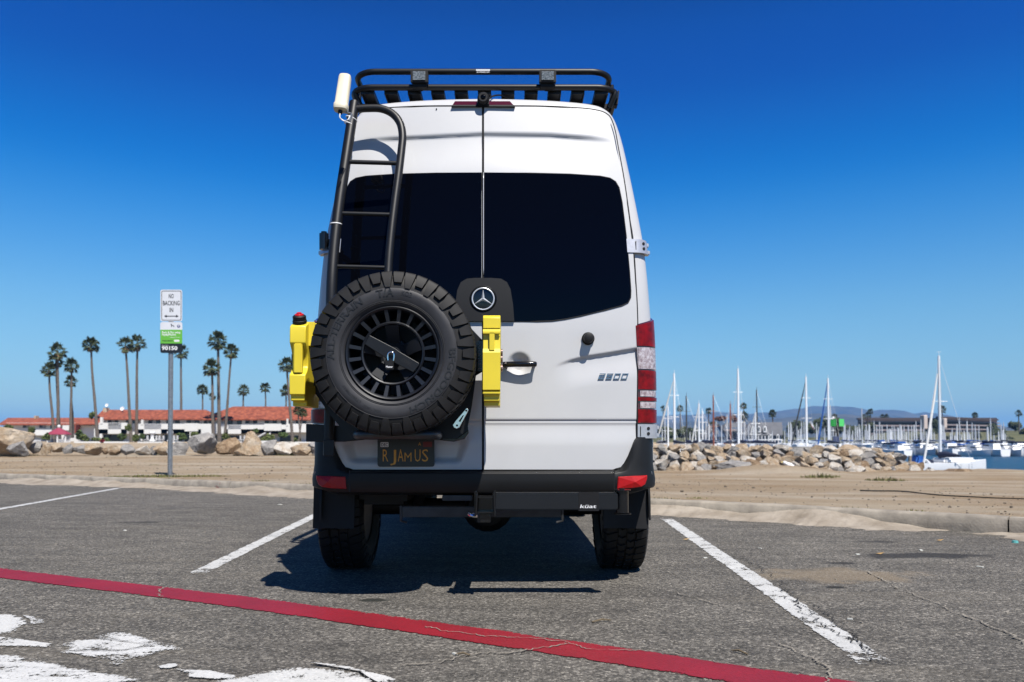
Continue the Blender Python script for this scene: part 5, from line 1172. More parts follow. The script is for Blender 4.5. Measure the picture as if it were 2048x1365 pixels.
def rock_mesh(seed, cuts=20, sub=4):
    r_ = random.Random(seed); bm = bmesh.new(); bmesh.ops.create_icosphere(bm, subdivisions=sub, radius=1.0)
    pl = []
    for k in range(cuts):
        v_ = Vector((r_.gauss(0, 1), r_.gauss(0, 1), r_.gauss(0, 0.9))).normalized(); pl.append((v_, r_.uniform(0.44, 0.78)))
    for v_ in bm.verts:
        for nrm, d in pl:
            t = v_.co.dot(nrm)
            if t > d: v_.co -= nrm * (t - d)
        v_.co *= 1 + 0.07 * noise.noise(v_.co * 2.2 + Vector((seed, 0, 0))) + 0.045 * noise.noise(v_.co * 6 + Vector((seed, 3, 0))) - 0.05 * max(0, 0.12 - abs(noise.noise(v_.co * 1.7 + Vector((0, seed, 5))))) / 0.12
    mx_ = max(abs(v_.co.x) for v_ in bm.verts); mz = max(abs(v_.co.z) for v_ in bm.verts); my = max(abs(v_.co.y) for v_ in bm.verts)
    for v_ in bm.verts: v_.co = (v_.co.x / mx_, v_.co.y / my, v_.co.z / mz)
    me = bpy.data.meshes.new('boulder'); bm.to_mesh(me); bm.free(); me.shade_smooth(); me.set_sharp_from_angle(angle=math.radians(17)); return me
def boulder(c, size, mt, seed, label, group=None, rot=None, name='boulder'):
    key = (seed % 12, mt)
    if key not in rk_meshes:
        me = rock_mesh(seed % 12); me.materials.append(M[mt]); rk_meshes[key] = me
    o = bpy.data.objects.new(name, rk_meshes[key]); C.objects.link(o); o.location = c; o.scale = size
    o.rotation_euler = rot if rot else (0, 0, 0)
    return tag(o, label, 'boulder', group)
rr = random.Random(11)
GL = 'boulders lined up along the back of the sand'
# (px left, px right, py top, py bottom, Y, material, label or None)
LB = [(-30, 62, 853, 908, 30.5, 'rock_tan', 'biggest pale boulder at the left edge of the photo'), (14, 56, 880, 910, 29.8, 'rock_grey', 'grey boulder in front of the biggest pale boulder'),
      (-46, 16, 868, 910, 30.8, 'rock_tan', 'tan boulder at the very left edge, before the biggest one'),
      (56, 84, 882, 905, 31, 'rock_grey', None), (83, 105, 882, 906, 31, 'rock_tan', None), (101, 128, 888, 907, 31, 'rock_tan', None), (126, 150, 889, 908, 31, 'rock_grey', None), (146, 178, 890, 907, 31, 'rock_grey', None),
      (174, 208, 882, 907, 31, 'rock_tan', None), (206, 218, 896, 908, 30.6, 'rock_brown', None), (215, 246, 884, 908, 31, 'rock_tan', None), (216, 238, 900, 910, 30.2, 'rock_brown', None), (244, 276, 889, 908, 31, 'rock_grey', None),
      (270, 302, 891, 909, 30.8, 'rock_pale', None), (298, 322, 892, 909, 31, 'rock_grey', None), (310, 340, 884, 910, 30.8, 'rock_tan', 'tan boulder leaning just left of the sign post'), (336, 380, 880, 909, 31, 'rock_grey', 'low grey boulder right of the sign post'),
      (376, 435, 864, 911, 30.2, 'rock_grey', 'tallest grey boulder, right of the sign post'), (431, 482, 876, 911, 30, 'rock_brown', 'brown boulder between the tall grey one and the pointed one'),
      (468, 500, 893, 912, 29.8, 'rock_tan', 'small tan boulder at the foot of the pointed boulder'), (472, 529, 865, 913, 30.0, 'rock_tan', 'pointed tan boulder left of the van'),
      (524, 560, 880, 912, 30, 'rock_grey', 'grey boulder right of the pointed one'), (545, 600, 879, 913, 30.2, 'rock_pale', 'long pale boulder half way to the van'), (582, 622, 890, 914, 29.6, 'rock_tan', 'tan boulder half hidden by the van'),
      (618, 680, 882, 914, 30, 'rock_grey', None), (-90, -40, 866, 910, 31, 'rock_grey', None)]
for i, (a, b_, t, bo_, Y, mt, lab) in enumerate(LB):
    cx_, cz_ = X((a + b_) / 2, Y), Zp((t + bo_) / 2 , Y); sx_ = (b_ - a) / 2 * Y / F * 1.06; sz_ = (bo_ - t) / 2 * Y / F * 1.12
    point = 'pointed tan' in (lab or '')
    if point:
        me = rock_mesh(77, 5)
        for v_ in me.vertices:
            t_ = (v_.co.z + 1) / 2; k = 1.08 * (1 - t_) ** 0.75 + 0.02; v_.co.x = v_.co.x * k / max(0.25, math.sqrt(max(0.01, 1 - v_.co.z ** 2))) if abs(v_.co.z) < 0.97 else v_.co.x * k; v_.co.x += 0.05
        me.materials.append(M[mt]); o = bpy.data.objects.new('boulder', me); C.objects.link(o); o.location = (cx_, Y, cz_); o.scale = (sx_, sx_ * 0.9, sz_); tag(o, lab, 'boulder', GL); continue
    boulder((cx_, Y, cz_ - sz_ * 0.12), (sx_, sx_ * rr.uniform(0.7, 1.0), sz_ * 1.06), mt, (i * 5 + 1) if i else 8, lab or {'rock_grey': 'small grey boulder in the row behind the sand', 'rock_tan': 'small tan boulder in the row behind the sand', 'rock_pale': 'small pale boulder in the row behind the sand', 'rock_brown': 'small dark brown boulder in the row behind the sand'}[mt], GL, (rr.uniform(-0.25, 0.25), rr.uniform(-0.2, 0.2) if not lab else 0, rr.uniform(0, 0.5)))
# breakwater on the right
GR = 'boulders piled in the breakwater'
mts = ['rock_tan', 'rock_pale', 'rock_tan', 'rock_grey', 'rock_tan', 'rock_pale']
blab = {'rock_tan': 'tan boulder piled in the breakwater before the marina', 'rock_pale': 'pale boulder piled in the breakwater before the marina', 'rock_grey': 'grey boulder piled in the breakwater before the marina', 'rock_brown': 'brown boulder piled in the breakwater before the marina'}
TOPS = [(1312, 1332, 889), (1334, 1364, 886), (1362, 1390, 890), (1386, 1412, 886), (1410, 1422, 888), (1416, 1443, 889), (1442, 1465, 889), (1464, 1500, 888), (1500, 1524, 890), (1523, 1546, 890), (1546, 1576, 890), (1575, 1606, 894), (1603, 1624, 894), (1620, 1642, 892), (1638, 1676, 891), (1674, 1718, 891), (1716, 1742, 895), (1738, 1766, 894), (1270, 1314, 887), (1220, 1272, 888), (1170, 1222, 887)]
k = 3
for (a, b_, t) in TOPS:
    Y = 26.0; sx_ = (b_ - a) / 2 * Y / F * 1.1; h = rr.uniform(17, 20); sz_ = h / 2 * Y / F * 1.15; k += 7
    boulder((X((a + b_) / 2, Y), Y, Zp(t + h / 2, Y)), (sx_, sx_ * 0.9, sz_), rr.choice(['rock_tan', 'rock_grey', 'rock_pale', 'rock_tan']), k, 'big boulder in the top row of the breakwater', GR, (rr.uniform(-0.2, 0.2), rr.uniform(-0.12, 0.12), rr.uniform(0, 0.6)))
for (pyc, Y, lim, dx) in ((909, 25.6, 1812, 22), (919, 25.1, 1842, 22), (929, 24.6, 1872, 23), (938, 24.2, 1888, 24), (902, 26.0, 1785, 24)):
    px = 1180 + rr.uniform(0, 15)
    while px < lim:
        wd = rr.uniform(16, 34); t = sstep(1310, 1500, px); drop = (px - 1310) / 550 * 7 + (max(0, px - 1765) / 100) * 11 if px > 1310 else 0
        hh = wd * rr.uniform(0.5, 0.8); s_ = wd / 2 * Y / F * 1.15
        cen = pyc + drop * 0.9 + rr.uniform(-3, 3)
        if cen < 951 and not (pyc > 935 and 1440 < px < 1610 and rr.random() < 0.7):
            k += 7; mt = rr.choice(mts if rr.random() < 0.92 else ['rock_brown'])
            boulder((X(px, Y), Y + rr.uniform(-0.15, 0.15), Zp(cen, Y)), (s_, s_ * rr.uniform(0.7, 1), max(0.13, hh / 2 * Y / F * 1.2)), mt, k, blab[mt], GR, (rr.uniform(-0.6, 0.6), rr.uniform(-0.5, 0.5), rr.uniform(0, 3)))
        px += wd * 0.80
# core the boulders sit on, coloured dark for the shadow between them
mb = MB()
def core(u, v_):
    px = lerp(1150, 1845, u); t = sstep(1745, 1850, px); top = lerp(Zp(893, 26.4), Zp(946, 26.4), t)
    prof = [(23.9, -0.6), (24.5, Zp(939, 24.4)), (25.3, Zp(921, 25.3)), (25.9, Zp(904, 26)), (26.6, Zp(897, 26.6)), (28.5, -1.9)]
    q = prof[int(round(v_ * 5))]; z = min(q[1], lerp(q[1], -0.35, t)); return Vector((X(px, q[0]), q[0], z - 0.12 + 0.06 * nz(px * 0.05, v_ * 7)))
mb.grid(60, 6, core); tag(mb.build('breakwater_core', mat('gap_shadow_rubble', (0.05, 0.04, 0.03), 0.95, var=0.5, vscale=6, bump=1, bscale=10), None), 'rubble core coloured dark like the shadow in the gaps of the breakwater', 'rubble', kind='stuff')
for (a, b_, t, bo_, Y, mt, lab) in ((1882, 1944, 934, 951, 23.4, 'rock_brown', 'low brown boulder in front of the moored sloop'), (1432, 1504, 923, 941, 23.2, 'rock_grey', 'grey slab half buried in the sand by the breakwater'), (1690, 1728, 933, 946, 24.0, 'rock_pale', 'pale flat boulder at the breakwater foot'), (1925, 1975, 945, 955, 23.6, 'rock_tan', 'flat tan boulder at the water edge, farthest right')):
    k += 5; sx_ = (b_ - a) / 2 * Y / F; sz_ = (bo_ - t) / 2 * Y / F; boulder((X((a + b_) / 2, Y), Y, Zp((t + bo_) / 2, Y) - sz_ * 0.3), (sx_ * 1.1, sx_, sz_ * 1.5), mt, k, lab, GR)
# old pile by the end of the breakwater
mb = MB(); mb.cyl(P(1820, 948, 26.8), P(1820, 912, 26.8), 0.052, 12); tag(mb.build('mooring_post', mat('old_timber', (0.36, 0.31, 0.25), 0.9, var=0.4, vscale=30), None, 40), 'weathered timber post at the end of the breakwater', 'post')
# gull
gu = thing('seagull', 'white gull standing on the sand before the breakwater', 'seagull', P(1580, 935, 21.7)); c = P(1580, 932, 21.7)
mb = MB(); mb.lathe([(0.0, -0.22), (0.05, -0.12), (0.085, 0.0), (0.06, 0.10), (0.045, 0.13), (0.055, 0.17), (0.035, 0.21), (0.0, 0.22)], c, (-0.8, 0, 0.45), 12); mb.build('body', M['white'], gu, 180)
mb = MB(); mb.tube([c + Vector((-0.17, 0, 0.10)), c + Vector((-0.25, 0, 0.10))], [0.014, 0.004], 6)
mb.build('beak', M['yellow'], gu)
for s_ in (-1, 1):
    mb = MB(); mb.tube([c + Vector((0.02, s_ * 0.03, -0.06)), c + Vector((0.01, s_ * 0.03, -0.17))], 0.007, 5); mb.build('leg', M['yellow'], gu)

# ---- palms
M['frond'] = mat('palm_frond', (0.070, 0.090, 0.022), 0.65, col2=(0.030, 0.045, 0.012), vscale=1.2, detail=6); M['dryfrond'] = mat('dry_frond', (0.26, 0.17, 0.08), 0.85, var=0.4, vscale=2); M['trunk'] = mat('palm_trunk', (0.17, 0.145, 0.12), 0.95, col2=(0.085, 0.07, 0.06), vscale=2.2, stretch=(1, 1, 4))
def crown_mesh(seed, nf=84, dry=False):
    r_ = random.Random(seed); mb = MB()
    for i in range(nf):
        a = r_.uniform(0, 2 * PI); el = math.radians(r_.uniform(-42, 80)) if not dry else math.radians(r_.uniform(-85, -45)); ln = r_.uniform(0.42, 0.72) * (1 if not dry else 0.8)
        d = Vector((math.cos(a) * math.cos(el), math.sin(a) * math.cos(el), math.sin(el))); side_ = d.cross(Vector((0, 0, 1))).normalized() if abs(d.z) < 0.99 else Vector((1, 0, 0)); up = side_.cross(d)
        tip = d * ln; w_ = 0.010
        mb.add([side_ * w_, -side_ * w_, tip - side_ * w_, tip + side_ * w_], [(0, 1, 2, 3)])
        fr = r_.uniform(0.34, 0.46); tilt = r_.uniform(-0.2, 0.5)
        for k in range(11):
            t = math.radians(-82 + 164 * k / 10); dd = (d * math.cos(t) + side_ * math.sin(t)) ; dd = (dd + up * tilt * 0.3 - Vector((0, 0, 0.35 * abs(math.sin(t)) + 0.15))).normalized(); l2 = fr * r_.uniform(0.75, 1.05) * (1 - 0.25 * abs(math.sin(t)))
            pn = dd.cross(up + Vector((0.01, 0.02, 0))).normalized() * 0.036
            m_ = tip + dd * l2 * 0.55; e = tip + dd * l2 - Vector((0, 0, 0.10 * l2 / 0.4))
            mb.add([tip, m_ + pn, e, m_ - pn], [(0, 1, 2, 3)])
    return mb
crs = []
for s_ in range(7): o = crown_mesh(s_ + 20, 60 + 9 * s_).build('crown_src', M['frond'], None, None, fix=False); crs.append(o.data); bpy.data.objects.remove(o)
drs = []
for s_ in range(2): o = crown_mesh(s_ + 50, 16, True).build('dry_src', M['dryfrond'], None, None, fix=False); drs.append(o.data); bpy.data.objects.remove(o)
pn_ = 0
def palm(pc_x, pc_y, r_, bx, by, Y, label, group, tr=None, dry=1.0):
    global pn_
    pn_ += 1; c = P(pc_x, pc_y, Y); b_ = Vector((X(bx, Y), Y, Zp(by, Y))); R_ = r_ * Y / F
    t = thing('palm_tree', label, 'palm tree', b_, group); tr = tr or 0.16 * R_
    a = smooth_path([b_ - Vector((0, 0, 0.4)), b_.lerp(c, 0.35) + Vector((0.25 * nz(pn_ * 3.3), 0, 0)), b_.lerp(c, 0.7) + Vector((0.3 * nz(pn_ * 5.1), 0, 0)), c], 5)
    mb = MB(); n = len(a); mb.tube(a, [tr * (1.45 - 0.75 * (i / n) ** 0.6) * (1 + 0.06 * math.sin(i * 2.4)) for i in range(n)], 8); mb.build('trunk', M['trunk'], t, 60)
    for nm, src, sc_k in (('crown', crs[pn_ % 7], 1.0), ('dry_fronds', drs[pn_ % 2], 0.85 * dry)):
        if sc_k <= 0: continue
        o = bpy.data.objects.new(nm, src); C.objects.link(o); o.parent = t; o.location = c - b_; o.scale = (R_ * 1.18 * sc_k, R_ * 1.18 * sc_k, R_ * 1.3 * sc_k); o.rotation_euler = (0.08 * nz(pn_ * 7.7), 0.1 * nz(pn_ * 9.1), pn_ * 1.7)
    return t
GP = 'tall fan palms around the white apartments'
for (cx_, cy_, r_, bx, by, Y, lab) in [
    (115, 705, 18, 116, 884, 140, 'tallest palm of the cluster by the gazebo'), (112, 722, 15, 121, 884, 142, 'palm just behind the tallest one by the gazebo'), (98, 741, 15, 109, 882, 138, 'leaning palm leftmost of the cluster by the gazebo'),
    (143, 733, 15, 142, 872, 146, 'palm right of the gazebo with a full crown'), (142, 764, 12, 146, 872, 150, 'short palm under the full crown right of the gazebo'), (182, 690, 16, 195, 870, 170, 'lone leaning palm at the left end of the apartments'),
    (251, 692, 17, 264, 888, 158, 'left palm of the pair before the left apartments'), (275, 688, 17, 273, 888, 160, 'right palm of the pair before the left apartments'), (362, 705, 15, 362, 870, 215, 'palm partly hidden behind the parking sign'),
    (436, 683, 20, 439, 880, 164, 'tallest palm of the trio before the apartments'), (424, 738, 18, 428, 884, 160, 'shorter thick palm in the trio before the apartments'), (463, 704, 15, 449, 882, 163, 'leaning palm at the right of the trio before the apartments'),
    (405, 780, 11, 406, 860, 215, 'small distant palm left of the trio, above the roof'), (424, 794, 8, 424, 860, 220, 'smallest distant palm just behind the trio trunks'), (487, 782, 12, 487, 860, 215, 'distant palm above the roof, right of the trio'), (530, 777, 11, 530, 860, 215, 'distant palm above the roof, second right of the trio'),
    (573, 731, 16, 586, 884, 160, 'tall palm beside the van and the left fuel can'), (572, 783, 12, 573, 860, 215, 'distant palm below the tall one beside the van'), (596, 822, 10, 602, 884, 130, 'low palm almost hidden by the van'), (606, 826, 9, 597, 884, 126, 'palm trunk next to the van, behind the fuel can')]:
    palm(cx_, cy_, r_, bx, by, Y, lab, GP, dry=1.0 if r_ > 14 else 0.7)
GP2 = 'distant palms behind the marina'
for i, (cx_, cy_, r_, by, Y) in enumerate([(1326, 818, 6, 870, 330), (1360, 818, 7, 870, 330), (1417, 823, 7, 875, 320), (1487, 813, 7, 870, 340), (1489, 833, 9, 875, 330), (1545, 828, 8, 868, 330), (1669, 834, 6, 870, 340), (1735, 831, 6, 860, 400), (1727, 834, 5, 860, 400), (1741, 824, 6, 860, 400), (1765, 834, 5, 850, 440), (1773, 834, 5, 850, 440), (1884, 820, 8, 860, 400), (1950, 831, 6, 850, 450), (2037, 828, 7, 862, 380)]):
    palm(cx_, cy_, r_, cx_ + 1, by, Y, 'distant palm above the marina masts', GP2, dry=0.5)

# ---- apartments on the left
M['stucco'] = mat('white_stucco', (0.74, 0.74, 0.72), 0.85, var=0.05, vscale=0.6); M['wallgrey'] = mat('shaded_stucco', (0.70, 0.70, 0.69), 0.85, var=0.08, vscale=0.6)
m, b, co = base('clay_tiles'); n1 = nse(m, mapped(m, co, (1, 1, 2)), 1.3, 6, 0.8); c1 = ramp(m, n1, [(0.38, (0.10, 0.022, 0.013)), (0.5, (0.29, 0.066, 0.030)), (0.62, (0.47, 0.145, 0.075))])
wv = N(m, 'ShaderNodeTexWave', Scale=1.1, Distortion=0.3); L(m, co, wv.inputs[0]); c1 = mixc(m, 1.0, c1, ramp(m, wv.outputs['Fac'], [(0.0, 0.75), (1.0, 1.1)]), 'MULTIPLY')
L(m, c1, b.inputs['Base Color']); b.inputs['Roughness'].default_value = 0.9; bump(m, b, wv.outputs['Fac'], 0.6, 0.08); M['tiles'] = m
M['pane'] = mat('window_pane', (0.03, 0.045, 0.06), 0.12, spec=0.5, var=0.4, vscale=0.5); M['curtain'] = mat('curtain', (0.34, 0.36, 0.38), 0.8, var=0.2); M['frame'] = mat('dark_frame', (0.06, 0.06, 0.065), 0.6); M['rail'] = mat('white_railing', (0.68, 0.69, 0.70), 0.6)
M['hedge'] = mat('hedge_green', (0.045, 0.075, 0.015), 0.8, col2=(0.12, 0.14, 0.03), vscale=1.0); M['shrub'] = mat('shrub_green', (0.075, 0.12, 0.02), 0.8, col2=(0.03, 0.05, 0.012), vscale=1.4)
def bpx(mb, x0, x1, y0, y1, Y, d):   # box from pixel rectangle, front at Y, depth d
    a, c = P(x0, y1, Y), P(x1, y0, Y); mb.box(((a.x + c.x) / 2, Y + d / 2, (a.z + c.z) / 2), (c.x - a.x, d, c.z - a.z)); return mb
def roof(mb, x0, x1, yr, ye, Y, d, hip=6, over=0.55):
    a, c = P(x0, ye, Y - over), P(x1, ye, Y - over); r0, r1 = P(x0 + hip, yr, Y + d / 2), P(x1 - 2, yr, Y + d / 2); yb = Y + d + over
    ba, bc = Vector((a.x, yb, a.z)), Vector((c.x, yb, c.z))
    lo = Vector((0, 0, -0.25)); vs_ = [a, c, r0, r1, ba, bc, a + lo, c + lo, ba + lo, bc + lo]
    return mb.add(vs_, [(0, 1, 3, 2), (5, 4, 2, 3), (4, 0, 2), (1, 5, 3), (0, 6, 7, 1), (4, 8, 6, 0), (1, 7, 9, 5), (5, 9, 8, 4), (6, 8, 9, 7)])
def window(par, x0, x1, y0, y1, Y, kind='w'):
    mb = MB(); bpx(mb, x0 - 0.6, x1 + 0.6, y0 - 0.5, y1 + 0.5, Y - 0.05, 0.12); f = mb.build('window', M['frame'], par)
    n = 3 if x1 - x0 > 12 else 2
    for k in range(n):
        a = lerp(x0, x1, k / n) + 0.25; c = lerp(x0, x1, (k + 1) / n) - 0.25; mb = MB(); bpx(mb, a, c, y0, y1, Y - 0.09, 0.05); mb.build('pane', M['curtain'] if k == 1 and kind == 'w' else M['pane'], f)
ap = thing('apartment_building', 'white two-storey apartments with red tiled roof and balconies, behind the palms', 'building', (X(300, 180), 180, 0.3))
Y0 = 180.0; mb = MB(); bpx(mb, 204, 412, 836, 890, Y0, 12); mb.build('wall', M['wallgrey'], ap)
mb = MB(); roof(mb, 188, 414, 820, 838, Y0 - 1, 14, hip=18); mb.build('roof', M['tiles'], ap)
mb = MB(); bpx(mb, 206, 213, 816, 826, Y0 + 4, 1.5); mb.build('chimney', M['rock_tan'], ap)
for (a, c, y0, y1) in ((216, 236, 838, 851), (252, 262, 840, 847), (265, 277, 840, 847), (297, 320, 840, 848), (333, 359, 839.5, 847), (373, 398, 839.5, 847), (406, 412, 839, 850)): window(ap, a, c, y0, y1, Y0)
for (a, c) in ((206, 245), (325, 345)): window(ap, a, c, 870, 884, Y0, 'g')
window(ap, 280, 315, 870, 884, Y0, 'g'); window(ap, 370, 395, 868, 884, Y0, 'g')
def balcony(par, x0, x1, yt, yb, Y, gaps=()):
    mb = MB(); xs_ = [x0]; 
    for (a, c) in gaps: bpx(mb, xs_[-1], a, yt, yb, Y - 2.2, 0.25); xs_ += [c]
    bpx(mb, xs_[-1], x1, yt, yb, Y - 2.2, 0.25); bpx(mb, x0, x1, yb - 9, yb, Y - 2.2, 2.4) if gaps else bpx(mb, x0, x1, yb - 3, yb, Y - 1.9, 2.1)
    bb = mb.build('balcony', M['stucco'], par)
    for (a, c) in gaps:
        mb = MB(); bpx(mb, a, c, yt, yt + 0.7, Y - 2.15, 0.1)
        n = int((c - a) / 0.9)
        for k in range(n): q = lerp(a, c, (k + 0.5) / n); bpx(mb, q - 0.16, q + 0.16, yt, yb - 8, Y - 2.15, 0.06)
        tag(mb.build('railing', M['rail'], bb), kind='stuff')
balcony(ap, 197, 254, 846, 868, Y0, ((216, 242),)); balcony(ap, 274, 420, 848, 868, Y0, ((288, 322),)); 
mb = MB(); bpx(mb, 369, 396, 847, 863, Y0 - 2.4, 0.6); mb.build('balcony_bay', M['stucco'], ap)
for (a, c, y0, y1) in ((200, 205, 835, 848), (282, 286, 840, 850), (199, 204, 868, 877), (281, 284, 868, 882), (379, 382.5, 864, 885), (188, 191.5, 858, 877)):
    mb = MB(); bpx(mb, a, c, y0, y1, Y0 - 2.3, 0.5); mb.build('column', M['stucco'], ap)
# second, nearer block
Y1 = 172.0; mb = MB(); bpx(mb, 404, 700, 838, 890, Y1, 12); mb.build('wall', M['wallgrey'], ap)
mb = MB(); roof(mb, 396, 720, 813.5, 838.5, Y1 - 1, 16, hip=70); mb.build('roof', M['tiles'], ap)
for (a, c, y0, y1) in ((408, 424, 841, 851), (456, 483, 840, 849), (491, 514, 840, 847), (530, 553, 840, 847), (562, 584, 840, 849), (592, 612, 841, 849)): window(ap, a, c, y0, y1, Y1)
for (a, c) in ((420, 445), (460, 482), (520, 545), (560, 600)): window(ap, a, c, 872, 885, Y1, 'g')
balcony(ap, 402, 452, 848, 868, Y1, ()); balcony(ap, 450, 572, 850, 868, Y1, ((456, 482),)); balcony(ap, 572, 640, 848, 865, Y1, ())
mb = MB(); bpx(mb, 528, 562, 848, 862, Y1 - 2.6, 0.6); mb.build('balcony_bay', M['stucco'], ap)
for (a, c, y0, y1) in ((538, 541.5, 864, 880), (450, 453, 838, 852), (573, 576, 838, 852)): mb = MB(); bpx(mb, a, c, y0, y1, Y1 - 2.3, 0.5); mb.build('column', M['stucco'], ap)
mb = MB()
for k in range(7): a = 516 + k * 2; bpx(mb, a, a + 2.6, 872 - k * 1.1, 874 - k * 1.1, Y1 - 4 + 0.2 * k, 1.2)
mb.build('outside_stair', M['rail'], ap)
# left wing
wg = thing('apartment_wing', 'lower white apartment wing with red hipped roof at the left edge', 'building', (X(90, 225), 225, 0.3)); Y2 = 225.0
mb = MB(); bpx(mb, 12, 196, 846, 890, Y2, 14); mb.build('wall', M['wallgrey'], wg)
mb = MB(); roof(mb, -4, 200, 836, 849, Y2 - 1, 16, hip=20); mb.build('roof', M['tiles'], wg)
mb = MB(); bpx(mb, 68, 72, 832, 838, Y2 + 5, 1.5); mb.build('chimney', M['rock_tan'], wg)
for (a, c, y0, y1) in ((46, 58, 850, 856), (79, 91, 851, 856), (101, 108, 850, 857), (142, 152, 852, 860), (30, 42, 865, 875)): window(wg, a, c, y0, y1, Y2)
balcony(wg, 59, 110, 860, 871, Y2, ()); balcony(wg, 125, 138, 851, 861, Y2, ())
mb = MB(); bpx(mb, 157, 196, 852, 880, Y2 - 6, 3); mb.build('stair_block', M['stucco'], wg); mb = MB(); roof(mb, 150, 200, 838, 848, Y2 - 8, 8, hip=6); mb.build('porch_roof', M['tiles'], wg)
mb = MB(); bpx(mb, 149, 157, 848, 867, Y2 - 7, 1); mb.build('chimney', mat('red_brick_stack', (0.36, 0.09, 0.06), 0.9, var=0.2), wg)
# satellite dishes on the roof
for (px, py, r_) in ((214, 811, 3.4), (245, 818, 4.2)):
    t = thing('satellite_dish', 'larger white round dish on the red roof ridge' if r_ > 4 else 'small white dish on a mast above the chimney', 'satellite dish', P(px, py + r_ + 3, 184)); mb = MB(); q = r_ * 184 / F; c = P(px, py, 184)
    mb.lathe([(0, 0.12 * q), (0.6 * q, 0.02 * q), (q, -0.25 * q), (q, -0.30 * q), (0, 0.0)], c, (0.1, 1, -0.3), 20); mb.build('dish', M['white'], t, 60); mb = MB(); mb.cyl(c + Vector((0, 0.1, 0)), c + Vector((0, 0.1, -(r_ + 4) * 184 / F)), 0.05, 6); mb.build('mast', M['steel'], t)
# gazebo
gY = 130.0; gz = thing('gazebo', 'white garden gazebo with crimson roof behind the left boulders', 'gazebo', (X(118, gY), gY, 0.2)); c0 = Vector((X(118, gY), gY, 0)); gr = 22 * gY / F
mb = MB(); ze, zt = Zp(868.5, gY), Zp(856, gY); mb.lathe([(gr * 1.03, ze - 0.12), (gr * 1.03, ze), (gr * 0.45, lerp(ze, zt, 0.66)), (0.15, zt)], c0, (0, 0, 1), 8, PI / 8); mb.build('roof', mat('crimson_roof', (0.30, 0.035, 0.075), 0.7, var=0.15), gz, 10)
mb = MB(); mb.lathe([(0.0, zt + 0.5), (0.2, zt + 0.4), (0.25, zt + 0.2), (0.12, zt - 0.05)], c0, (0, 0, 1), 10); mb.build('finial', M['white'], gz, 60)
for k in range(8):
    a = 2 * PI * k / 8 + PI / 8; p = c0 + Vector((math.cos(a) * gr * 0.88, math.sin(a) * gr * 0.88, 0)); mb = MB(); mb.box(p + Vector((0, 0, (ze + Zp(890, gY)) / 2)), (0.16, 0.16, ze - Zp(890, gY))); mb.build('post', M['white'], gz)
    a2 = a + PI / 4; p2 = c0 + Vector((math.cos(a2) * gr * 0.88, math.sin(a2) * gr * 0.88, 0)); mb = MB(); d = p2 - p; zb0 = Zp(890, gY)
    for h in (0.1, 0.85): mb.tube([p + Vector((0, 0, zb0 + h)), p2 + Vector((0, 0, zb0 + h))], 0.05, 4)
    for q in range(1, 8): e = p.lerp(p2, q / 8); mb.tube([e + Vector((0, 0, zb0 + 0.1)), e + Vector((0, 0, zb0 + 0.85))], 0.035, 4)
    if k != 5: mb.build('balustrade', M['white'], gz)
# low garden wall and picket fence
gw = thing('garden_wall', 'low white garden wall between the lawn and the apartments', 'wall', (X(300, 112), 112, 0.3)); mb = MB()
for (a, c, y0, y1) in ((148, 256, 883.5, 889), (275, 330, 884, 889), (345, 360, 884, 889), (500, 545, 882, 888), (590, 640, 884, 890)): bpx(mb, a, c, y0, y1, 112, 0.4)
for i, (a, c, y0, y1) in enumerate(((148, 256, 883.5, 889), (275, 330, 884, 889), (345, 362, 884, 889), (500, 545, 882, 888), (590, 640, 884, 890))): mb = MB(); bpx(mb, a, c, y0, y1, 112, 0.4); mb.build('wall_length', M['stucco'], gw)
pf = thing('picket_fence', 'short white picket fence left of the gazebo', 'fence', P(70, 888, 118)); 
for k in range(14): mb = MB(); a = 58 + k * 1.7; bpx(mb, a, a + 0.8, 880, 889, 118, 0.06); mb.build('picket', M['white'], pf)
mb = MB(); bpx(mb, 57, 82, 881, 882, 118.1, 0.06); bpx(mb, 57, 82, 886.5, 887.5, 118.1, 0.06); mb.build('fence_rail', M['white'], pf)
# leaf clumps for shrubs, hedges and trees
def leafy(mb, c, rx, ry, rz, n, s, r_):
    for i in range(n):
        d = Vector((r_.gauss(0, 1), r_.gauss(0, 1), r_.gauss(0, 1))).normalized(); q = r_.uniform(0.55, 1.0) * (1 + 0.25 * noise.noise(Vector((d.x * 2 + c[0], d.y * 2, d.z * 2 + c[2]))))
        p = Vector((c[0] + d.x * rx * q, c[1] + d.y * ry * q, c[2] + d.z * rz * q)); u = Vector((r_.gauss(0, 1), r_.gauss(0, 1), r_.gauss(0, 1))).normalized(); v_ = u.orthogonal().normalized(); e = s * r_.uniform(0.6, 1.4)
        mb.add([p + u * e, p + v_ * e, p - u * e, p - v_ * e * 0.7], [(0, 1, 2, 3)])
def shrub(px, py, rx, ry, Y, mt, label, group=None, n=260, name='shrub', cat='shrub', trunk=False, s=None):
    r_ = random.Random(int(px * 13 + py)); c = P(px, py, Y); q = Y / F; t = thing(name, label, cat, (c.x, Y, c.z - ry * q), group); mb = MB()
    for k in range(5 if rx > 5 else 3):
        o_ = Vector((r_.uniform(-0.55, 0.55) * rx * q, r_.uniform(-0.3, 0.3) * rx * q, r_.uniform(-0.35, 0.4) * ry * q)); w_ = r_.uniform(0.45, 0.72)
        leafy(mb, c + o_, rx * q * w_, rx * q * w_, ry * q * w_, n // 4, s or max(0.16, 0.10 * min(rx, ry) * q), r_)
    mb.build('foliage', M[mt], t, None, fix=False)
    mb = MB(); mb.tube([(c.x, Y, c.z - ry * q * (1.0 if not trunk else 1.6)), (c.x, Y, c.z)], [0.05 * rx * q, 0.02 * rx * q], 6); mb.build('trunk' if cat == 'tree' else 'stem', M['trunk'], t)
GSb = 'garden shrubs before the apartments'
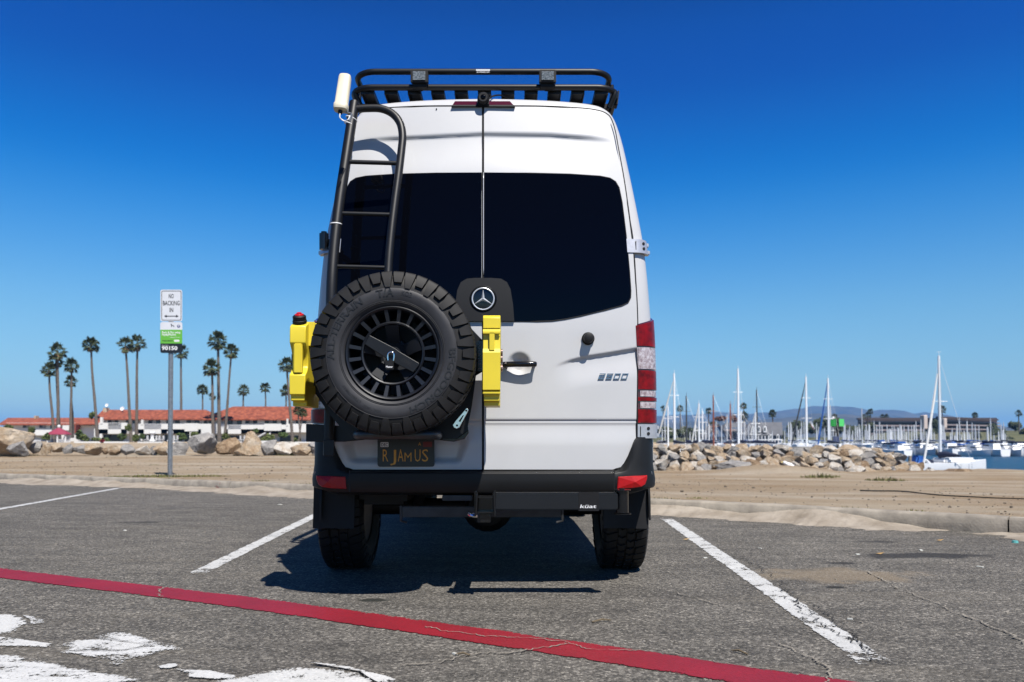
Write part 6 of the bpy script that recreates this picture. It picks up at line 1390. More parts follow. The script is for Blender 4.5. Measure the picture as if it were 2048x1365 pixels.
for (px, py, rx, ry, mt, lab) in [(18, 853, 9, 5, 'hedge', 'dark shrub behind the biggest boulder'), (63, 860, 7, 9, 'hedge', 'dark shrub left of the picket fence'), (91, 874, 8, 8, 'hedge', 'dark shrub against the gazebo, left side'), (158, 872, 9, 12, 'shrub', 'bright green bush right of the gazebo'), (172, 876, 10, 8, 'hedge', 'dark hedge clump below the stair block'),
                            (182, 832, 7, 8, 'hedge', 'dark tree top beside the lone palm'), (195, 880, 10, 5, 'hedge', 'low hedge below the left apartments'), (212, 880, 8, 4, 'shrub', 'low bright bush below the left apartments'), (248, 875, 9, 9, 'shrub', 'bright bush under the left palm pair'), (256, 855, 7, 8, 'hedge', 'small palm-like bush between the palm pair trunks'), (270, 877, 8, 8, 'hedge', 'dark bush right of the palm pair'),
                            (285, 874, 5, 6, 'shrub', 'small bright bush beside the white column'), (363, 874, 11, 10, 'shrub', 'bright flowering bush right of the sign post'), (390, 870, 8, 6, 'hedge', 'dark bush behind the tallest grey boulder'), (452, 873, 7, 8, 'hedge', 'dark bush behind the brown boulder'), (511, 862, 6, 5, 'shrub', 'tuft of fronds just above the pointed boulder'), (535, 876, 14, 8, 'hedge', 'wide dark hedge right of the pointed boulder'), (565, 870, 9, 5, 'shrub', 'yellow-green bush behind the long pale boulder'), (595, 880, 8, 8, 'hedge', 'dark bush beside the van')]:
    shrub(px, py, rx, ry, 128 if py > 860 else 150, mt, lab, GSb)
shrub(206, 883, 4.5, 3, 111, 'redleaf' if 'redleaf' in M else 'shrub', 'small red-flowering bush on the garden wall', None) if False else None
M['redleaf'] = mat('red_flowers', (0.25, 0.02, 0.035), 0.8, var=0.4, vscale=3)
shrub(206, 882, 4.5, 3.5, 110, 'redleaf', 'small crimson flower bush against the garden wall')
# garden tables and chairs on the terrace
for i, px in enumerate((292, 300, 310, 316, 324, 345, 352, 478, 486, 494)):
    t = thing('garden_chair', 'white garden chair on the apartment terrace', 'chair', P(px, 886, 116), 'white terrace furniture'); c = P(px, 886, 116); mb = MB(); mb.box(c + Vector((0, 0, 0.45)), (0.5, 0.5, 0.06)); mb.build('seat', M['white'], t)
    mb = MB(); mb.box(c + Vector((0.22, 0, 0.75)), (0.06, 0.5, 0.6)); mb.build('backrest', M['white'], t)
    for a in (-0.2, 0.2):
        for q in (-0.2, 0.2): mb = MB(); mb.box(c + Vector((a, q, 0.2)), (0.05, 0.05, 0.45)); mb.build('leg', M['white'], t)
for px in (304.5, 340): 
    mb = MB(); c = P(px, 884, 114); mb.lathe([(0.0, 0.1), (0.45, 0.1), (0.22, 0.4), (0.25, 1.0), (0.45, 1.25), (0.38, 1.5), (0.0, 1.5)], c, (0, 0, 1), 14); tag(mb.build('stone_urn', M['white'], None, 50), 'tall white urn on the terrace wall, left one' if px < 320 else 'tall white urn on the terrace wall, right one', 'urn')
# ================================================================ MARINA, FAR SHORE, HILLS, AIR
WZ = -1.5
# far shore land
def farland(u, v_):
    px = lerp(1180, 2500, u); Y = [286, 289, 300, 330, 380, 450, 600, 1200, 3000][int(round(v_ * 8))]
    h = [-3, -1.2, 0.2, 1.0, 3.5, 6.0, 6.5, 7, 8][int(round(v_ * 8))]; k = sstep(1700, 1800, px); hh = lerp(min(h, 2.0), h, k)
    return Vector((X(px, Y), Y, hh + 0.4 * nz(px * 0.02, Y * 0.02) if h > 0 else h))
mb = MB(); mb.grid(80, 9, farland); M['slope'] = mat('grassy_slope', (0.065, 0.075, 0.02), 0.95, col2=(0.13, 0.12, 0.045), vscale=0.06, detail=8)
tag(mb.build('far_shore_ground', M['slope'], None, 180), kind='structure')
# hills
ridge = [(900, 850), (1100, 846), (1250, 838), (1316, 832), (1400, 829), (1440, 824), (1500, 829), (1560, 822), (1600, 818), (1622, 813), (1655, 812), (1700, 814), (1725, 818), (1745, 823), (1765, 820), (1800, 821), (1830, 828), (1850, 825), (1870, 829), (1900, 836), (1940, 846), (1985, 856), (2100, 862), (2400, 870)]
def hill(Yh, dy, amp, name, mt, seed):
    def fn(u, v_):
        px = lerp(880, 2420, u); top = interp(ridge, px) + dy + amp * nz(px * 0.03, seed) + amp * 0.5 * nz(px * 0.11, seed)
        zt = max(4, Zp(min(top, 878), Yh)); t = v_; f = [0, 0.28, 0.62, 0.86, 1.0, 0.8, 0.0][int(round(t * 6))]; yo = [-1500, -1050, -600, -220, 0, 500, 1500][int(round(t * 6))]
        yo2 = yo + 260 * nz(px * 0.02, seed + t * 3) * (1 if 0 < f < 1 else 0)
        return Vector((X(px, Yh), Yh + yo2, -2 + (zt + 2) * f * (1 + 0.22 * nz(px * 0.045, t * 4, seed) * (1 if 0 < f < 1 else 0))))
    mb = MB(); mb.grid(220, 7, fn); tag(mb.build(name, mt, None, 180), kind='structure')
M['hill'] = mat('hill_scrub', (0.12, 0.105, 0.07), 1.0, col2=(0.06, 0.06, 0.045), vscale=0.004, detail=10, spec=0.0)
hill(6500, 0, 2.0, 'hills', M['hill'], 3.0); hill(4300, 15, 3.0, 'hills', M['hill'], 9.0)
# trees on the far shore
M['fartree'] = mat('dark_tree', (0.028, 0.042, 0.016), 0.9, col2=(0.055, 0.07, 0.03), vscale=0.25); M['redtree'] = mat('russet_tree', (0.15, 0.06, 0.04), 0.9, var=0.4, vscale=0.4)
GT = 'dark trees on the far shore of the marina'
for i, (px, py, rx, ry, Y) in enumerate([(1330, 866, 16, 12, 320), (1372, 866, 22, 11, 330), (1398, 872, 18, 9, 320), (1434, 856, 14, 12, 340), (1448, 868, 14, 12, 320), (1472, 862, 12, 14, 330), (1530, 866, 16, 12, 390), (1562, 872, 14, 10, 330), (1585, 860, 16, 18, 340), (1612, 856, 20, 18, 345), (1640, 852, 22, 18, 350), (1668, 854, 20, 20, 345), (1690, 862, 18, 14, 340), (1712, 864, 16, 14, 345), (1742, 858, 12, 12, 380), (1800, 872, 9, 12, 380), (1872, 856, 9, 18, 390), (1862, 868, 8, 12, 385), (1983, 860, 14, 13, 395), (1995, 868, 14, 10, 370), (2030, 850, 14, 11, 420), (2052, 862, 16, 12, 380), (1952, 872, 10, 6, 340), (1905, 876, 14, 5, 330), (1840, 876, 12, 6, 330), (2005, 880, 18, 6, 330)]):
    shrub(px, py, rx, ry, Y, 'fartree', 'dark tree on the far shore behind the masts', GT, n=420, name='broadleaf_tree', cat='tree', trunk=True, s=0.75)
shrub(1438, 838, 13, 5, 350, 'redtree', 'flat-topped brownish tree above the blue gabled house', None, 260, 'broadleaf_tree', 'tree', True, 0.6); shrub(1469, 838, 6, 9, 335, 'redtree', 'russet tree beside the short brown mast', None, 200, 'broadleaf_tree', 'tree', True, 0.55); shrub(1550, 858, 6, 6, 300, 'redtree', 'russet tree right of the house with three dormers', None, 200, 'broadleaf_tree', 'tree', True, 0.5)
# harbour houses
M['bluehouse'] = mat('blue_boarding', (0.10, 0.16, 0.26), 0.8, var=0.1, vscale=0.3); M['greyroof'] = mat('grey_shingle', (0.13, 0.135, 0.15), 0.9, var=0.25, vscale=0.5)
def gable(mb, x0, x1, yr, ye, Y, d):
    a, c = P(x0, ye, Y), P(x1, ye, Y); r_ = P((x0 + x1) / 2, yr, Y); D = Vector((0, d, 0)); vs_ = [a, c, r_, a + D, c + D, r_ + D]; return mb.add(vs_, [(0, 1, 2), (3, 5, 4), (0, 2, 5, 3), (1, 4, 5, 2)])
h1 = thing('gabled_house', 'blue boarded house with steep grey gables behind the masts', 'house', (X(1435, 250), 250, 0))
mb = MB(); bpx(mb, 1420, 1450, 872, 895, 250, 9); mb.build('wall', M['bluehouse'], h1); mb = MB(); gable(mb, 1415, 1457, 851, 874, 249.5, 10); mb.build('gable', M['bluehouse'], h1)
for s_ in (-1, 1):
    mb = MB(); a = P(1436, 849.5, 249); e = P(1436 + s_ * 23, 875, 249); D = Vector((0, 11, 0)); up = Vector((0, 0, 0.35)); mb.add([a, e, e + D, a + D, a + up, e + up, e + D + up, a + D + up], [(0, 1, 2, 3), (7, 6, 5, 4), (0, 4, 5, 1), (1, 5, 6, 2), (2, 6, 7, 3), (3, 7, 4, 0)]); mb.build('roof', M['greyroof'], h1)
window(h1, 1431, 1436, 862, 868, 249.4); window(h1, 1440, 1446, 876, 884, 250)
mb = MB(); bpx(mb, 1450, 1490, 856, 895, 256, 8); mb.build('side_wing', M['bluehouse'], h1); mb = MB(); roof(mb, 1446, 1494, 846, 862, 255, 10, hip=6, over=0.5); mb.build('roof', M['greyroof'], h1)
for px in (1458, 1467, 1476): window(h1, px, px + 4, 868, 875, 256)
h2 = thing('dormer_house', 'grey harbour house with a row of white arched dormers and a veranda', 'house', (X(1525, 252), 252, 0))
mb = MB(); bpx(mb, 1492, 1562, 868, 896, 252, 10); mb.build('wall', M['bluehouse'], h2)
mb = MB(); roof(mb, 1486, 1566, 845, 870, 251, 12, hip=14, over=0.6); mb.build('roof', M['greyroof'], h2)
def arch(par, px, py, w_, h, Y):
    mb = MB(); q = [(px - w_, py + h), (px + w_, py + h)] + [(px + w_ * math.cos(t), py - w_ * math.sin(t) * 1.2) for t in [PI * k / 8 for k in range(9)]]; mb.prism(q, lambda a, b_, d: P(a, b_, Y - d), 0.5, -2.0); f = mb.build('dormer', M['white'], par)
    q = [(px - w_ * 0.5, py + h * 0.7), (px + w_ * 0.5, py + h * 0.7)] + [(px + w_ * 0.5 * math.cos(t), py - w_ * 0.5 * math.sin(t)) for t in [PI * k / 8 for k in range(9)]]; mb = MB(); mb.prism(q, lambda a, b_, d: P(a, b_, Y - d), 0.6, 0.51); mb.build('pane', M['pane'], f)
for px in (1505.5, 1518, 1530): arch(h2, px, 856, 3.0, 9, 251)
for px in (1542, 1556): arch(h2, px, 872, 2.6, 8, 250.5)
mb = MB(); bpx(mb, 1495, 1566, 879, 881, 249.5, 1.5); bpx(mb, 1495, 1566, 886, 887.5, 249.5, 1.5); mb.build('veranda_beam', M['white'], h2)
for k in range(11): a = 1497 + k * 6.6; mb = MB(); bpx(mb, a, a + 1.1, 872 if a < 1538 else 880, 893, 249.4, 0.3); mb.build('veranda_post', M['white'], h2)
for k in range(5): a = 1501 + k * 7.2; window(h2, a, a + 3.5, 871, 877, 252)
for k, (a, c, t, e) in enumerate(((1594, 1612, 879, 884), (1614, 1640, 881, 885), (1395, 1412, 880, 886))):
    t_ = thing('boat_shed', ['low pale shed with light blue roof right of the dormer house', 'long low grey shed behind the flag', 'small white shed left of the blue house'][k], 'shed', (X((a + c) / 2, 270), 270, 0)); mb = MB(); bpx(mb, a, c, e, 895, 270, 6); mb.build('wall', M['curtain'], t_); mb = MB(); roof(mb, a - 1, c + 1, t, e, 270, 6, hip=2, over=0.3); mb.build('roof', mat('shed_roof', (0.42, 0.50, 0.56), 0.6, var=0.1), t_)
# big brown hotel on the slope
M['beam'] = mat('pinkish_concrete', (0.34, 0.285, 0.29), 0.9, var=0.08, vscale=0.1); M['hotelbrown'] = mat('brown_wall', (0.085, 0.062, 0.065), 0.9, var=0.25, vscale=0.2)  # pinkish storey bands, and the brown of the walls between them
hb = thing('terraced_hotel', 'long brown hotel of banded storeys on the slope behind the marina', 'building', (X(1860, 430), 430, 3))
Yb = 430.0; mb = MB(); bpx(mb, 1724, 1862, 836, 874, Yb, 5); bpx(mb, 1880, 1994, 836, 873, Yb - 14, 18); bpx(mb, 1862, 1880, 838, 876, Yb - 5, 14); mb.build('wall', M['hotelbrown'], hb)
def band(x0, x1, ya, yb_, y0, y1, Y, mt, nm):
    a, b1, c, d = P(x0, ya, Y), P(x1, yb_, Y), P(x1, yb_ + (y1 - y0), Y), P(x0, ya + (y1 - y0), Y); D = Vector((0, 2.2, 0)); mb = MB(); mb.add([a, b1, c, d, a + D, b1 + D, c + D, d + D], [(0, 1, 2, 3), (7, 6, 5, 4), (0, 4, 5, 1), (3, 2, 6, 7), (0, 3, 7, 4), (1, 5, 6, 2)]); mb.build(nm, M[mt], hb)
for (x0, x1, ya, yb_, h, mt, Y) in [(1716, 1864, 836.5, 838.5, 3.0, 'hotelbrown', Yb - 3), (1722, 1862, 842, 843.5, 2.4, 'beam', Yb - 2), (1722, 1862, 850, 851, 2.6, 'beam', Yb - 2), (1722, 1862, 859, 859.5, 2.6, 'beam', Yb - 2), (1722, 1862, 867, 867, 2.4, 'beam', Yb - 2),
                                    (1876, 1997, 833, 838.5, 3.2, 'hotelbrown', Yb - 17), (1880, 2000, 840, 845.5, 2.2, 'beam', Yb - 16), (1880, 2004, 848.5, 851, 2.4, 'beam', Yb - 16), (1880, 2004, 857, 858.5, 2.4, 'beam', Yb - 16), (1880, 2004, 864.5, 865.5, 2.4, 'beam', Yb - 16)]:
    band(x0, x1, ya, yb_, 0, h, Y, mt, 'storey_band')
for (a, c, y0, y1) in ((1848, 1855.5, 830.5, 859), (1888, 1894.5, 837, 857)): mb = MB(); bpx(mb, a, c, y0, y1, Yb - 40, 4); mb.build('stair_tower', mat('pale_tower', (0.62, 0.52, 0.47), 0.9), hb, bev=0.4)
for (x0, x1, Y) in ((1724, 1860, Yb - 0.1), (1884, 1992, Yb - 14.1)):
    for r_ in range(3):
        mb = MB()
        for k in range(int((x1 - x0) / 5)): a = x0 + k * 5; bpx(mb, a, a + 3.4, (845.5, 854, 862.5)[r_] + 0.3, (849.5, 858, 866.2)[r_], Y, 0.3)
        tag(mb.build('window_row', M['pane'], hb), kind='stuff')
# green day marks on their pile
dm = thing('channel_marker', 'twin green square channel marks on a pile in the harbour', 'channel marker', (X(1672, 95), 95, WZ))
for (a, c, y0, y1, colr, dy) in ((1661.5, 1672.5, 839, 853, (0.01, 0.26, 0.03), 0), (1678.5, 1688, 838.5, 853, (0.10, 0.66, 0.16), 0.3)): mb = MB(); bpx(mb, a, c, y0, y1, 95 + dy, 0.04); mb.build('green_board', mat('marker_green', colr, 0.5), dm)
mb = MB(); bpx(mb, 1671, 1680, 853, 855, 95.2, 0.2); mb.cyl(P(1675.5, 905, 95.4), P(1675.5, 848, 95.4), 0.14, 10); mb.build('pile', mat('dark_pile', (0.05, 0.045, 0.04), 0.9), dm)
mb = MB(); bpx(mb, 1666.5, 1678.5, 873.5, 888.5, 95.0, 0.1); mb.build('notice_board', mat('slate_blue_board', (0.05, 0.065, 0.14), 0.6), dm); mb = MB(); mb.lathe([(0, 0.0), (0.13, 0.03), (0.13, 0.2), (0, 0.28)], P(1666.5, 838, 95), (0, 0, 1), 10); mb.build('lamp', M['white'], dm, 60)
fl = thing('flag', 'small white and red flag flying between the tall masts', 'flag', P(1624, 862, 92)); mb = MB()
mb.grid(6, 8, lambda u, v_: P(lerp(1620.5, 1629.5, v_) + 3.0 * (u - 0.5) * (1 - 0.3 * v_), lerp(843, 859, v_) - 5 * (u - 0.5) * 0.4, 92 + 0.1 * math.sin(v_ * 9 + u * 3))); mb.build('cloth', M['signwhite'], fl, 180)
mb = MB(); mb.grid(4, 6, lambda u, v_: P(lerp(1622.2, 1629.8, v_) - 1.9 + 1.2 * u, lerp(848, 859.8, v_) + 0.4 * u, 91.95 + 0.1 * math.sin(v_ * 9))); mb.build('red_stripe', mat('flag_red', (0.45, 0.02, 0.03), 0.7), fl, 180)

# ---- boats
M['hull'] = mat('white_gelcoat', (0.86, 0.87, 0.88), 0.35, var=0.06, vscale=1); M['mast'] = mat('white_mast', (0.85, 0.87, 0.88), 0.4); M['mastgrey'] = mat('aluminium_mast', (0.62, 0.64, 0.67), 0.45, 0.2); M['mastdark'] = mat('dark_mast', (0.05, 0.055, 0.06), 0.5); M['mastwood'] = mat('varnished_spruce', (0.26, 0.075, 0.04), 0.45)
M['coverblue'] = mat('blue_canvas', (0.012, 0.11, 0.42), 0.7, var=0.15, vscale=4); M['covernavy'] = mat('navy_canvas', (0.012, 0.020, 0.055), 0.8, var=0.2, vscale=3); M['sailwhite'] = mat('furled_sail', (0.66, 0.66, 0.64), 0.8, var=0.1); M['bottom'] = mat('antifouling', (0.02, 0.05, 0.10), 0.7)
def hull_mb(Lh, bm_, fb, ang=0.0):
    mb = MB(); st = 9
    def fn(u, v_):
        t = v_; wd = bm_ / 2 * (1 - (max(0, t - 0.35) / 0.65) ** 2.1) * (0.86 + 0.14 * sstep(0, 0.35, t)); wd = max(wd, 0.02); a = PI * u; ca = math.cos(a); x = -math.copysign(abs(ca) ** 0.42, ca) * wd; dz = math.sin(a) ** 1.0; sheer = fb * (1 + 0.25 * (t - 0.3) ** 2 * 2)
        return Vector((x, t * Lh - Lh / 2 + 0.0, sheer * (1 - 1.25 * dz)))
    mb.grid(11, st, fn); top = [fn(0, i / 8) for i in range(9)] + [fn(1, i / 8) for i in range(8, -1, -1)]; mb.add(top, [tuple(range(len(top)))]); tr_ = [fn(i / 10, 0) for i in range(11)]; mb.add(tr_, [tuple(range(11))]); return mb
def place(mb_, loc, ang):
    Mr = Matrix.Rotation(ang, 3, 'Z')
    for p in mb_.v: p.xyz = Mr @ p + Vector(loc)
    return mb_
def sailboat(px, top, Y, mt, label, ang, Lh=8.5, jib=None, jibm='sailwhite', cover=None, group='sailing boats moored in the marina', mr=None, hullc='hull', lean=0.0, spread=True):
    loc = Vector((X(px, Y), Y, WZ)); zt = P(px, top, Y).z; t = thing('sailing_boat', label, 'sailing boat', loc, group)
    place(hull_mb(Lh, Lh * 0.30, 0.95), loc, ang).build('hull', M[hullc], t, 40)
    mb = MB(); mb.box((0, -Lh * 0.02, 1.12), (Lh * 0.17, Lh * 0.38, 0.42), bev=0.1); mb.box((0, -Lh * 0.30, 1.0), (Lh * 0.2, Lh * 0.18, 0.15)); place(mb, loc, ang).build('cabin', M['hull'], t, 50)
    mr = mr or 0.095; mb = MB(); m0 = loc + Vector((0, 0, 0.9)); m1 = Vector((loc.x + lean, loc.y, zt)); mb.tube([m0, m0.lerp(m1, 0.5), m1], [mr, mr, mr * 0.75], 8)
    if spread:
        for k in (0.45, 0.72): q = m0.lerp(m1, k); mb.tube([q + Vector((-0.55, 0, 0)), q + Vector((0.55, 0, 0))], 0.022, 5)
    mb.tube([m1, m1 + Vector((0.03, 0, 0.35))], 0.02, 5); mb.build('mast', M[mt], t, 60)
    Mr = Matrix.Rotation(ang, 3, 'Z'); b1 = Mr @ Vector((0, -Lh * 0.42, 0)); bh = Vector((0, 0, 1.9))
    mb = MB(); mb.tube([loc + bh, loc + bh + b1], 0.06, 6); mb.build('boom', M[mt], t)
    mb = MB(); mb.tube([loc + bh + Vector((0, 0, 0.25)), loc + bh + b1 * 0.3 + Vector((0, 0, 0.18)), loc + bh + b1 + Vector((0, 0, 0.08))], [0.20, 0.17, 0.07], 8); mb.build('sail_cover', M[cover or 'covernavy'], t, 60)
    if jib:
        j0 = P(jib[0], jib[1], Y); j1 = P(jib[2], jib[3], Y + 0.3); mb = MB(); mb.tube([j0, j0.lerp(j1, 0.3), j0.lerp(j1, 0.75), j1], [0.03, 0.075, 0.10, 0.08] if jib[4] else [0.02] * 4, 7); mb.build('furled_jib', M[jibm], t, 60)
    mb = MB(); bow = loc + Mr @ Vector((0, Lh * 0.46, 1.0)); stn = loc + Mr @ Vector((0, -Lh * 0.48, 1.0))
    for e in (bow, stn): mb.tube([m1, e], 0.006, 4)
    for s_ in (-1, 1): mb.tube([m1, loc + Mr @ Vector((s_ * Lh * 0.13, 0, 0.9))], 0.005, 4)
    mb.build('rigging', M['mastgrey'], t); return t
rb = random.Random(5)
TB = [(1349, 747, 90, 'mast', 'sailing boat with a white mast and leaning furled jib, first right of the van', (1346, 764, 1318, 868, 1)), (1336, 812, 100, 'mast', 'sailing boat with a short thick white mast beside the van', None), (1373, 792, 95, 'mastdark', 'sailing boat with a thin dark mast near the van', None),
      (1398, 807, 90, 'mast', 'sailing boat with white mast and jib, right of the thin dark mast', (1397, 812, 1384, 884, 1)), (1405, 822, 96, 'mast', 'sailing boat with short white mast next to the white mast and jib', None), (1427, 791, 92, 'mastwood', 'sailing boat with the taller red-brown wooden mast', None),
      (1461, 808, 94, 'mastwood', 'sailing boat with the shorter red-brown wooden mast', (1462, 835, 1466, 885, 0)), (1477, 738, 90, 'mast', 'sailing boat with the tallest white mast left of the dormer house', (1475, 768, 1464, 832, 0)), (1482, 822, 97, 'mast', 'sailing boat with short mast right beside the tallest one', None),
      (1514, 780, 96, 'mastdark', 'sailing boat with a dark mast before the dormer house', None), (1511, 825, 90, 'mast', 'sailing boat with a slanting stay before the dormer house', (1510, 828, 1501, 870, 1)), (1613, 754, 92, 'mast', 'sailing boat with tall white mast and black furled jib', (1611, 764, 1583, 890, 1)),
      (1657, 757, 92, 'mast', 'sailing boat with tall white mast and blue furled jib', (1655, 764, 1636, 890, 1)), (1661, 811, 100, 'mastgrey', 'sailing boat with grey mast just behind the blue jib', None)]
for i, (px, top, Y, mt, lab, jib) in enumerate(TB):
    jm = 'sailwhite'
    if 'black furled' in lab: jm = 'mastdark'
    if 'blue furled' in lab: jm = 'coverblue'
    sailboat(px, top, Y, mt, lab, rb.uniform(-0.5, 0.5) + (PI if i % 2 else 0), 8.5, jib, jm, mr=0.13 if top < 765 else 0.10)
sg2 = 'sailing boats crowded in the far berths'
for i, (px, top) in enumerate([(1330, 835), (1391, 838), (1412, 846), (1418, 850), (1432, 844), (1443, 852), (1454, 830), (1497, 850), (1489, 846), (1504, 860), (1577, 846), (1581, 845), (1594, 853), (1603, 844), (1608, 845), (1633, 847), (1637, 855), (1649, 856), (1666, 856), (1690, 849), (1699, 853), (1705, 862), (1718, 849), (1724, 818), (1730, 860), (1735, 862), (1739, 850), (1748, 843), (1753, 862), (1759, 844), (1764, 852), (1768, 866), (1774, 850), (1779, 858), (1784, 852), (1790, 858), (1795, 866), (1800, 850), (1808, 852), (1812, 864), (1816, 858), (1823, 852), (1828, 851), (1832, 843), (1842, 840), (1852, 864), (1863, 850), (1868, 866), (1883, 850), (1888, 852), (1904, 858), (1912, 862), (1919, 836), (1928, 862), (1934, 843), (1944, 846), (1950, 850), (1974, 855), (1981, 838), (2007, 846)] + [(rb.uniform(1685, 2010), rb.uniform(848, 872)) for _ in range(70)] + [(rb.uniform(1320, 1680), rb.uniform(846, 868)) for _ in range(20)]):
    Y = rb.uniform(215, 262) if top > 830 else 210
    sailboat(px, top, Y, rb.choice(['mastgrey', 'mast', 'mastgrey', 'mastgrey']), 'small sailing boat in the far berths with bare mast', rb.uniform(-0.3, 0.3) + (PI if i % 2 else 0), rb.uniform(7.5, 10), None, 'sailwhite', rb.choice(['covernavy', 'coverblue', 'sailwhite']), group=sg2, mr=0.15, spread=False)
# power boats along the near edge of the far berths
def sq(mb_, k):
    for p in mb_.v: p.z = WZ + (p.z - WZ) * k
    return mb_
def motorboat(px, Y, ang, Lh, label, cover=None):
    loc = Vector((X(px, Y), Y, WZ)); t = thing('motor_boat', label, 'motor boat', loc, 'motor boats berthed along the marina edge'); hk = rb.uniform(0.55, 0.9); sq(place(hull_mb(Lh, Lh * 0.34, 1.1), loc, ang), hk).build('hull', M['hull'], t, 40)
    mb = MB(); mb.add([(-Lh * 0.12, -Lh * 0.25, 1.0), (Lh * 0.12, -Lh * 0.25, 1.0), (Lh * 0.12, Lh * 0.18, 1.0), (-Lh * 0.12, Lh * 0.18, 1.0), (-Lh * 0.10, -Lh * 0.22, 2.1), (Lh * 0.10, -Lh * 0.22, 2.1), (Lh * 0.09, Lh * 0.05, 2.1), (-Lh * 0.09, Lh * 0.05, 2.1)], [(0, 1, 5, 4), (1, 2, 6, 5), (2, 3, 7, 6), (3, 0, 4, 7), (4, 5, 6, 7)]); sq(place(mb, loc, ang), hk).build('cabin', M['hull'], t, 40)
    mb = MB(); mb.box((0, 0.0, 1.78), (Lh * 0.215, Lh * 0.20, 0.22)); sq(place(mb, loc, ang), hk).build('windscreen', M['pane'], t)
    if cover: mb = MB(); mb.box((0, -Lh * 0.22, 2.3), (Lh * 0.26, Lh * 0.36, 0.35), bev=0.12); sq(place(mb, loc, ang), hk).build('canopy', M[cover], t)
    mb = MB()
    for s_ in (-1, 1): mb.tube([(s_ * Lh * 0.13, Lh * 0.1, 1.2), (s_ * Lh * 0.14, Lh * 0.1, 1.7), (s_ * Lh * 0.07, Lh * 0.42, 1.9), (0, Lh * 0.5, 1.9)], 0.025, 5)
    sq(place(mb, loc, ang), hk).build('bow_rail', M['chrome'], t)
mbs = [(1775, 150, 'coverblue'), (1792, 140, 'covernavy'), (1806, 132, 'coverblue'), (1822, 142, None), (1846, 138, None), (1862, 150, 'covernavy'), (1886, 146, 'coverblue'), (1905, 136, None), (1920, 130, 'covernavy'), (1937, 134, None), (1952, 128, None), (1966, 133, 'covernavy'), (1978, 127, None), (1990, 131, None), (2003, 128, 'covernavy'), (2016, 134, None), (2030, 126, None), (2044, 130, 'coverblue'), (2060, 126, None),
       (1750, 170, None), (1765, 175, 'coverblue'), (1785, 180, None), (1812, 172, None), (1835, 178, 'covernavy'), (1858, 182, None), (1880, 175, None), (1898, 170, None), (1915, 176, None), (1935, 172, None), (1955, 168, 'coverblue'), (1972, 176, None), (1992, 170, None), (2010, 172, 'covernavy'), (2032, 165, None), (2050, 170, None)] + [(rb.uniform(1745, 2060), rb.uniform(128, 190), rb.choice([None, None, None, None, 'covernavy', 'coverblue'])) for _ in range(60)]
for i, (px, Y, cv) in enumerate(mbs):
    if px > 1785: Y -= 12
    motorboat(px, Y, PI + rb.uniform(-0.5, 0.5) + (PI if i % 3 == 0 else 0), rb.uniform(4.6, 7.2), 'white motor boat with a blue canopy along the marina edge' if cv == 'coverblue' else ('white motor boat with a navy canopy along the marina edge' if cv else 'plain white motor boat along the marina edge'), cv)
mb = MB()
for Y in (139, 160, 205, 235, 268): mb.box((X(1790, Y), Y + 3, WZ + 0.35), (640 * Y / F, 1.6, 0.35))
for Y in (104,): mb.box((X(1500, Y), Y, WZ + 0.35), (560 * Y / F, 1.6, 0.35))
tag(mb.build('floating_dock', M['kerb'], None), 'grey floating docks between the boats', 'dock', kind='structure')
# the near sloop
nb = thing('sloop', 'white sloop with blue sail bag and navy boom cover moored nearest the beach', 'sailing boat', (X(1890, 52), 52, WZ)); ang = -1.25; loc = Vector((X(1893, 52), 52, WZ)); Lh = 6.6
place(hull_mb(Lh, 2.0, 0.85), loc, ang).build('hull', M['hull'], nb, 40)
mb = MB(); mb.box((0, 0.5, 0.98), (1.2, 2.6, 0.4), bev=0.12); place(mb, loc, ang).build('cabin', M['hull'], nb, 50)
for k in range(3):
    mb = MB(); mb.box((-0.61, -0.2 + 0.7 * k, 1.02), (0.02, 0.4, 0.14)); place(mb, loc, ang).build('port_light', M['pane'], nb)
mb = MB(); a, c = P(1881, 930, 52), P(1877.5, 712, 52); mb.tube([a, a.lerp(c, 0.5), c], [0.095, 0.09, 0.07], 10); q = a.lerp(c, 0.58); mb.tube([q + Vector((-0.5, 0, 0)), q + Vector((0.5, 0, 0))], 0.02, 5); mb.tube([c, c + Vector((0, 0, 0.3))], 0.012, 5); mb.tube([c + Vector((-0.15, 0, 0.25)), c + Vector((0.15, 0, 0.25))], 0.01, 4); mb.build('mast', M['mast'], nb, 60)
mb = MB(); mb.tube([P(1875, 748, 52), P(1868, 800, 51.5), P(1857, 870, 51), P(1847, 928, 50.5)], [0.03, 0.07, 0.09, 0.075], 8); mb.build('furled_jib', M['sailwhite'], nb, 60)
mb = MB(); mb.tube([P(1880, 911, 51.8), P(1892, 909, 51.4), P(1908, 911, 51), P(1922, 912.5, 50.6)], [0.24, 0.20, 0.13, 0.05], 10); mb.build('boom_cover', M['covernavy'], nb, 60)
mb = MB(); mb.box(P(1836, 922, 51), (0.62, 0.9, 0.62), Matrix.Rotation(0.2, 3, 'Y'), bev=0.12); mb.build('sail_bag', M['coverblue'], nb, 60)
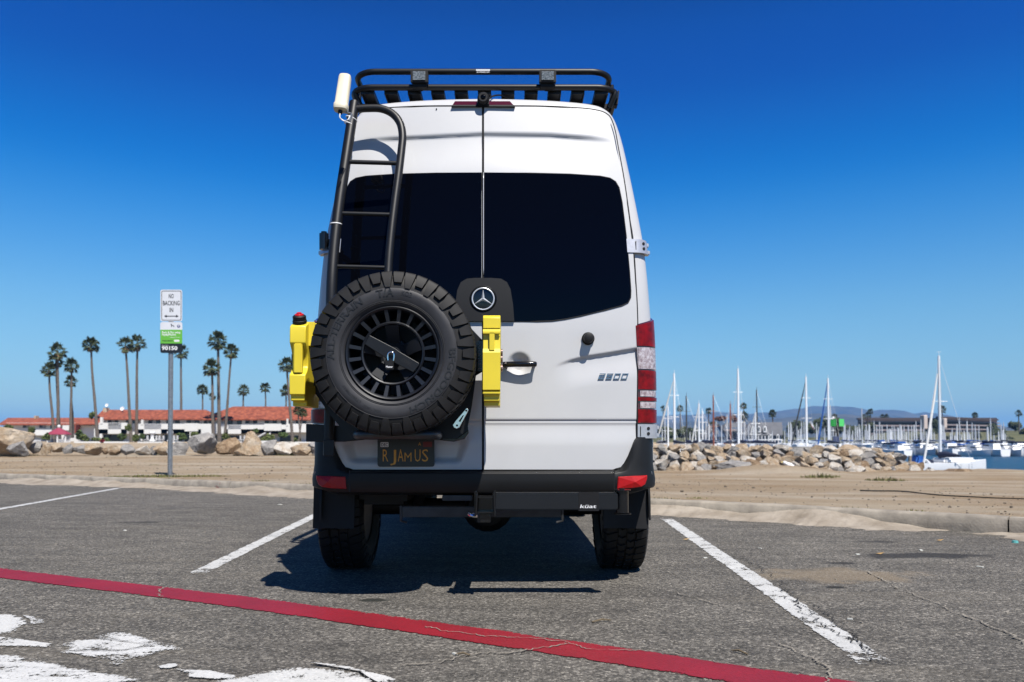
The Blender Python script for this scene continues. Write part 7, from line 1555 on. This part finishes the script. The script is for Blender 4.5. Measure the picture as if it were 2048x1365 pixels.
mb = MB(); mb.tube([P(1856, 934, 50.6), P(1852, 926, 50.6), P(1850, 918, 50.6)], 0.05, 6); mb.tube(smooth_path([P(1863, 938, 50.5), P(1860, 928, 50.5), P(1852, 920, 50.5)], 5), 0.07, 8); mb.build('spray_hood_frame', M['hull'], nb, 60)
mb = MB(); mb.prism([(1853, 918), (1866, 920), (1870, 932), (1860, 932)], lambda a, b_, d: P(a, b_, 51 - d), 0.3, -0.5); mb.build('spray_hood', M['covernavy'], nb)
mb = MB(); mb.tube([c, P(1893, 940, 53)], 0.008, 4); mb.tube([c, P(1945, 935, 50)], 0.008, 4); mb.tube([c, P(1846, 940, 50)], 0.008, 4)
for px in (1905, 1922, 1938, 1944): mb.tube([P(px, 938, 51), P(px, 928, 51)], 0.018, 5)
mb.tube([P(1900, 929, 51), P(1945, 928, 51)], 0.014, 5); mb.build('rigging', M['mastgrey'], nb)
# air: haze over sea and shore
m = bpy.data.materials.new('sea_haze'); m.use_nodes = True; nt = m.node_tree; nt.nodes.clear(); o_ = nt.nodes.new('ShaderNodeOutputMaterial'); pv = nt.nodes.new('ShaderNodeVolumePrincipled'); pv.inputs['Color'].default_value = (0.18, 0.48, 1.0, 1); pv.inputs['Density'].default_value = 0.00010; pv.inputs['Anisotropy'].default_value = 0.0
nt.links.new(pv.outputs[0], o_.inputs['Volume'])
mb = MB(); mb.box((0, 5000, 168), (20000, 15000, 345)); hz = mb.build('haze', m, None); tag(hz, kind='stuff', label='thin blue sea haze over the harbour and hills', cat='haze')

# every surface keeps its colour relation; one common reflectance factor brings them to measured values
for m in bpy.data.materials:
    if not m.use_nodes or 'Principled BSDF' not in m.node_tree.nodes: continue
    b = m.node_tree.nodes['Principled BSDF']
    if b.inputs['Metallic'].default_value > 0.55: continue
    sk = b.inputs['Base Color']; x = m.node_tree.nodes.new('ShaderNodeMix'); x.data_type = 'RGBA'; x.blend_type = 'MULTIPLY'; x.inputs[0].default_value = 1.0; x.inputs[7].default_value = (0.79, 0.79, 0.79, 1)
    if sk.is_linked: l_ = sk.links[0]; fs_ = l_.from_socket; m.node_tree.links.remove(l_); m.node_tree.links.new(fs_, x.inputs[6])
    else: x.inputs[6].default_value = sk.default_value
    m.node_tree.links.new(x.outputs[2], sk)
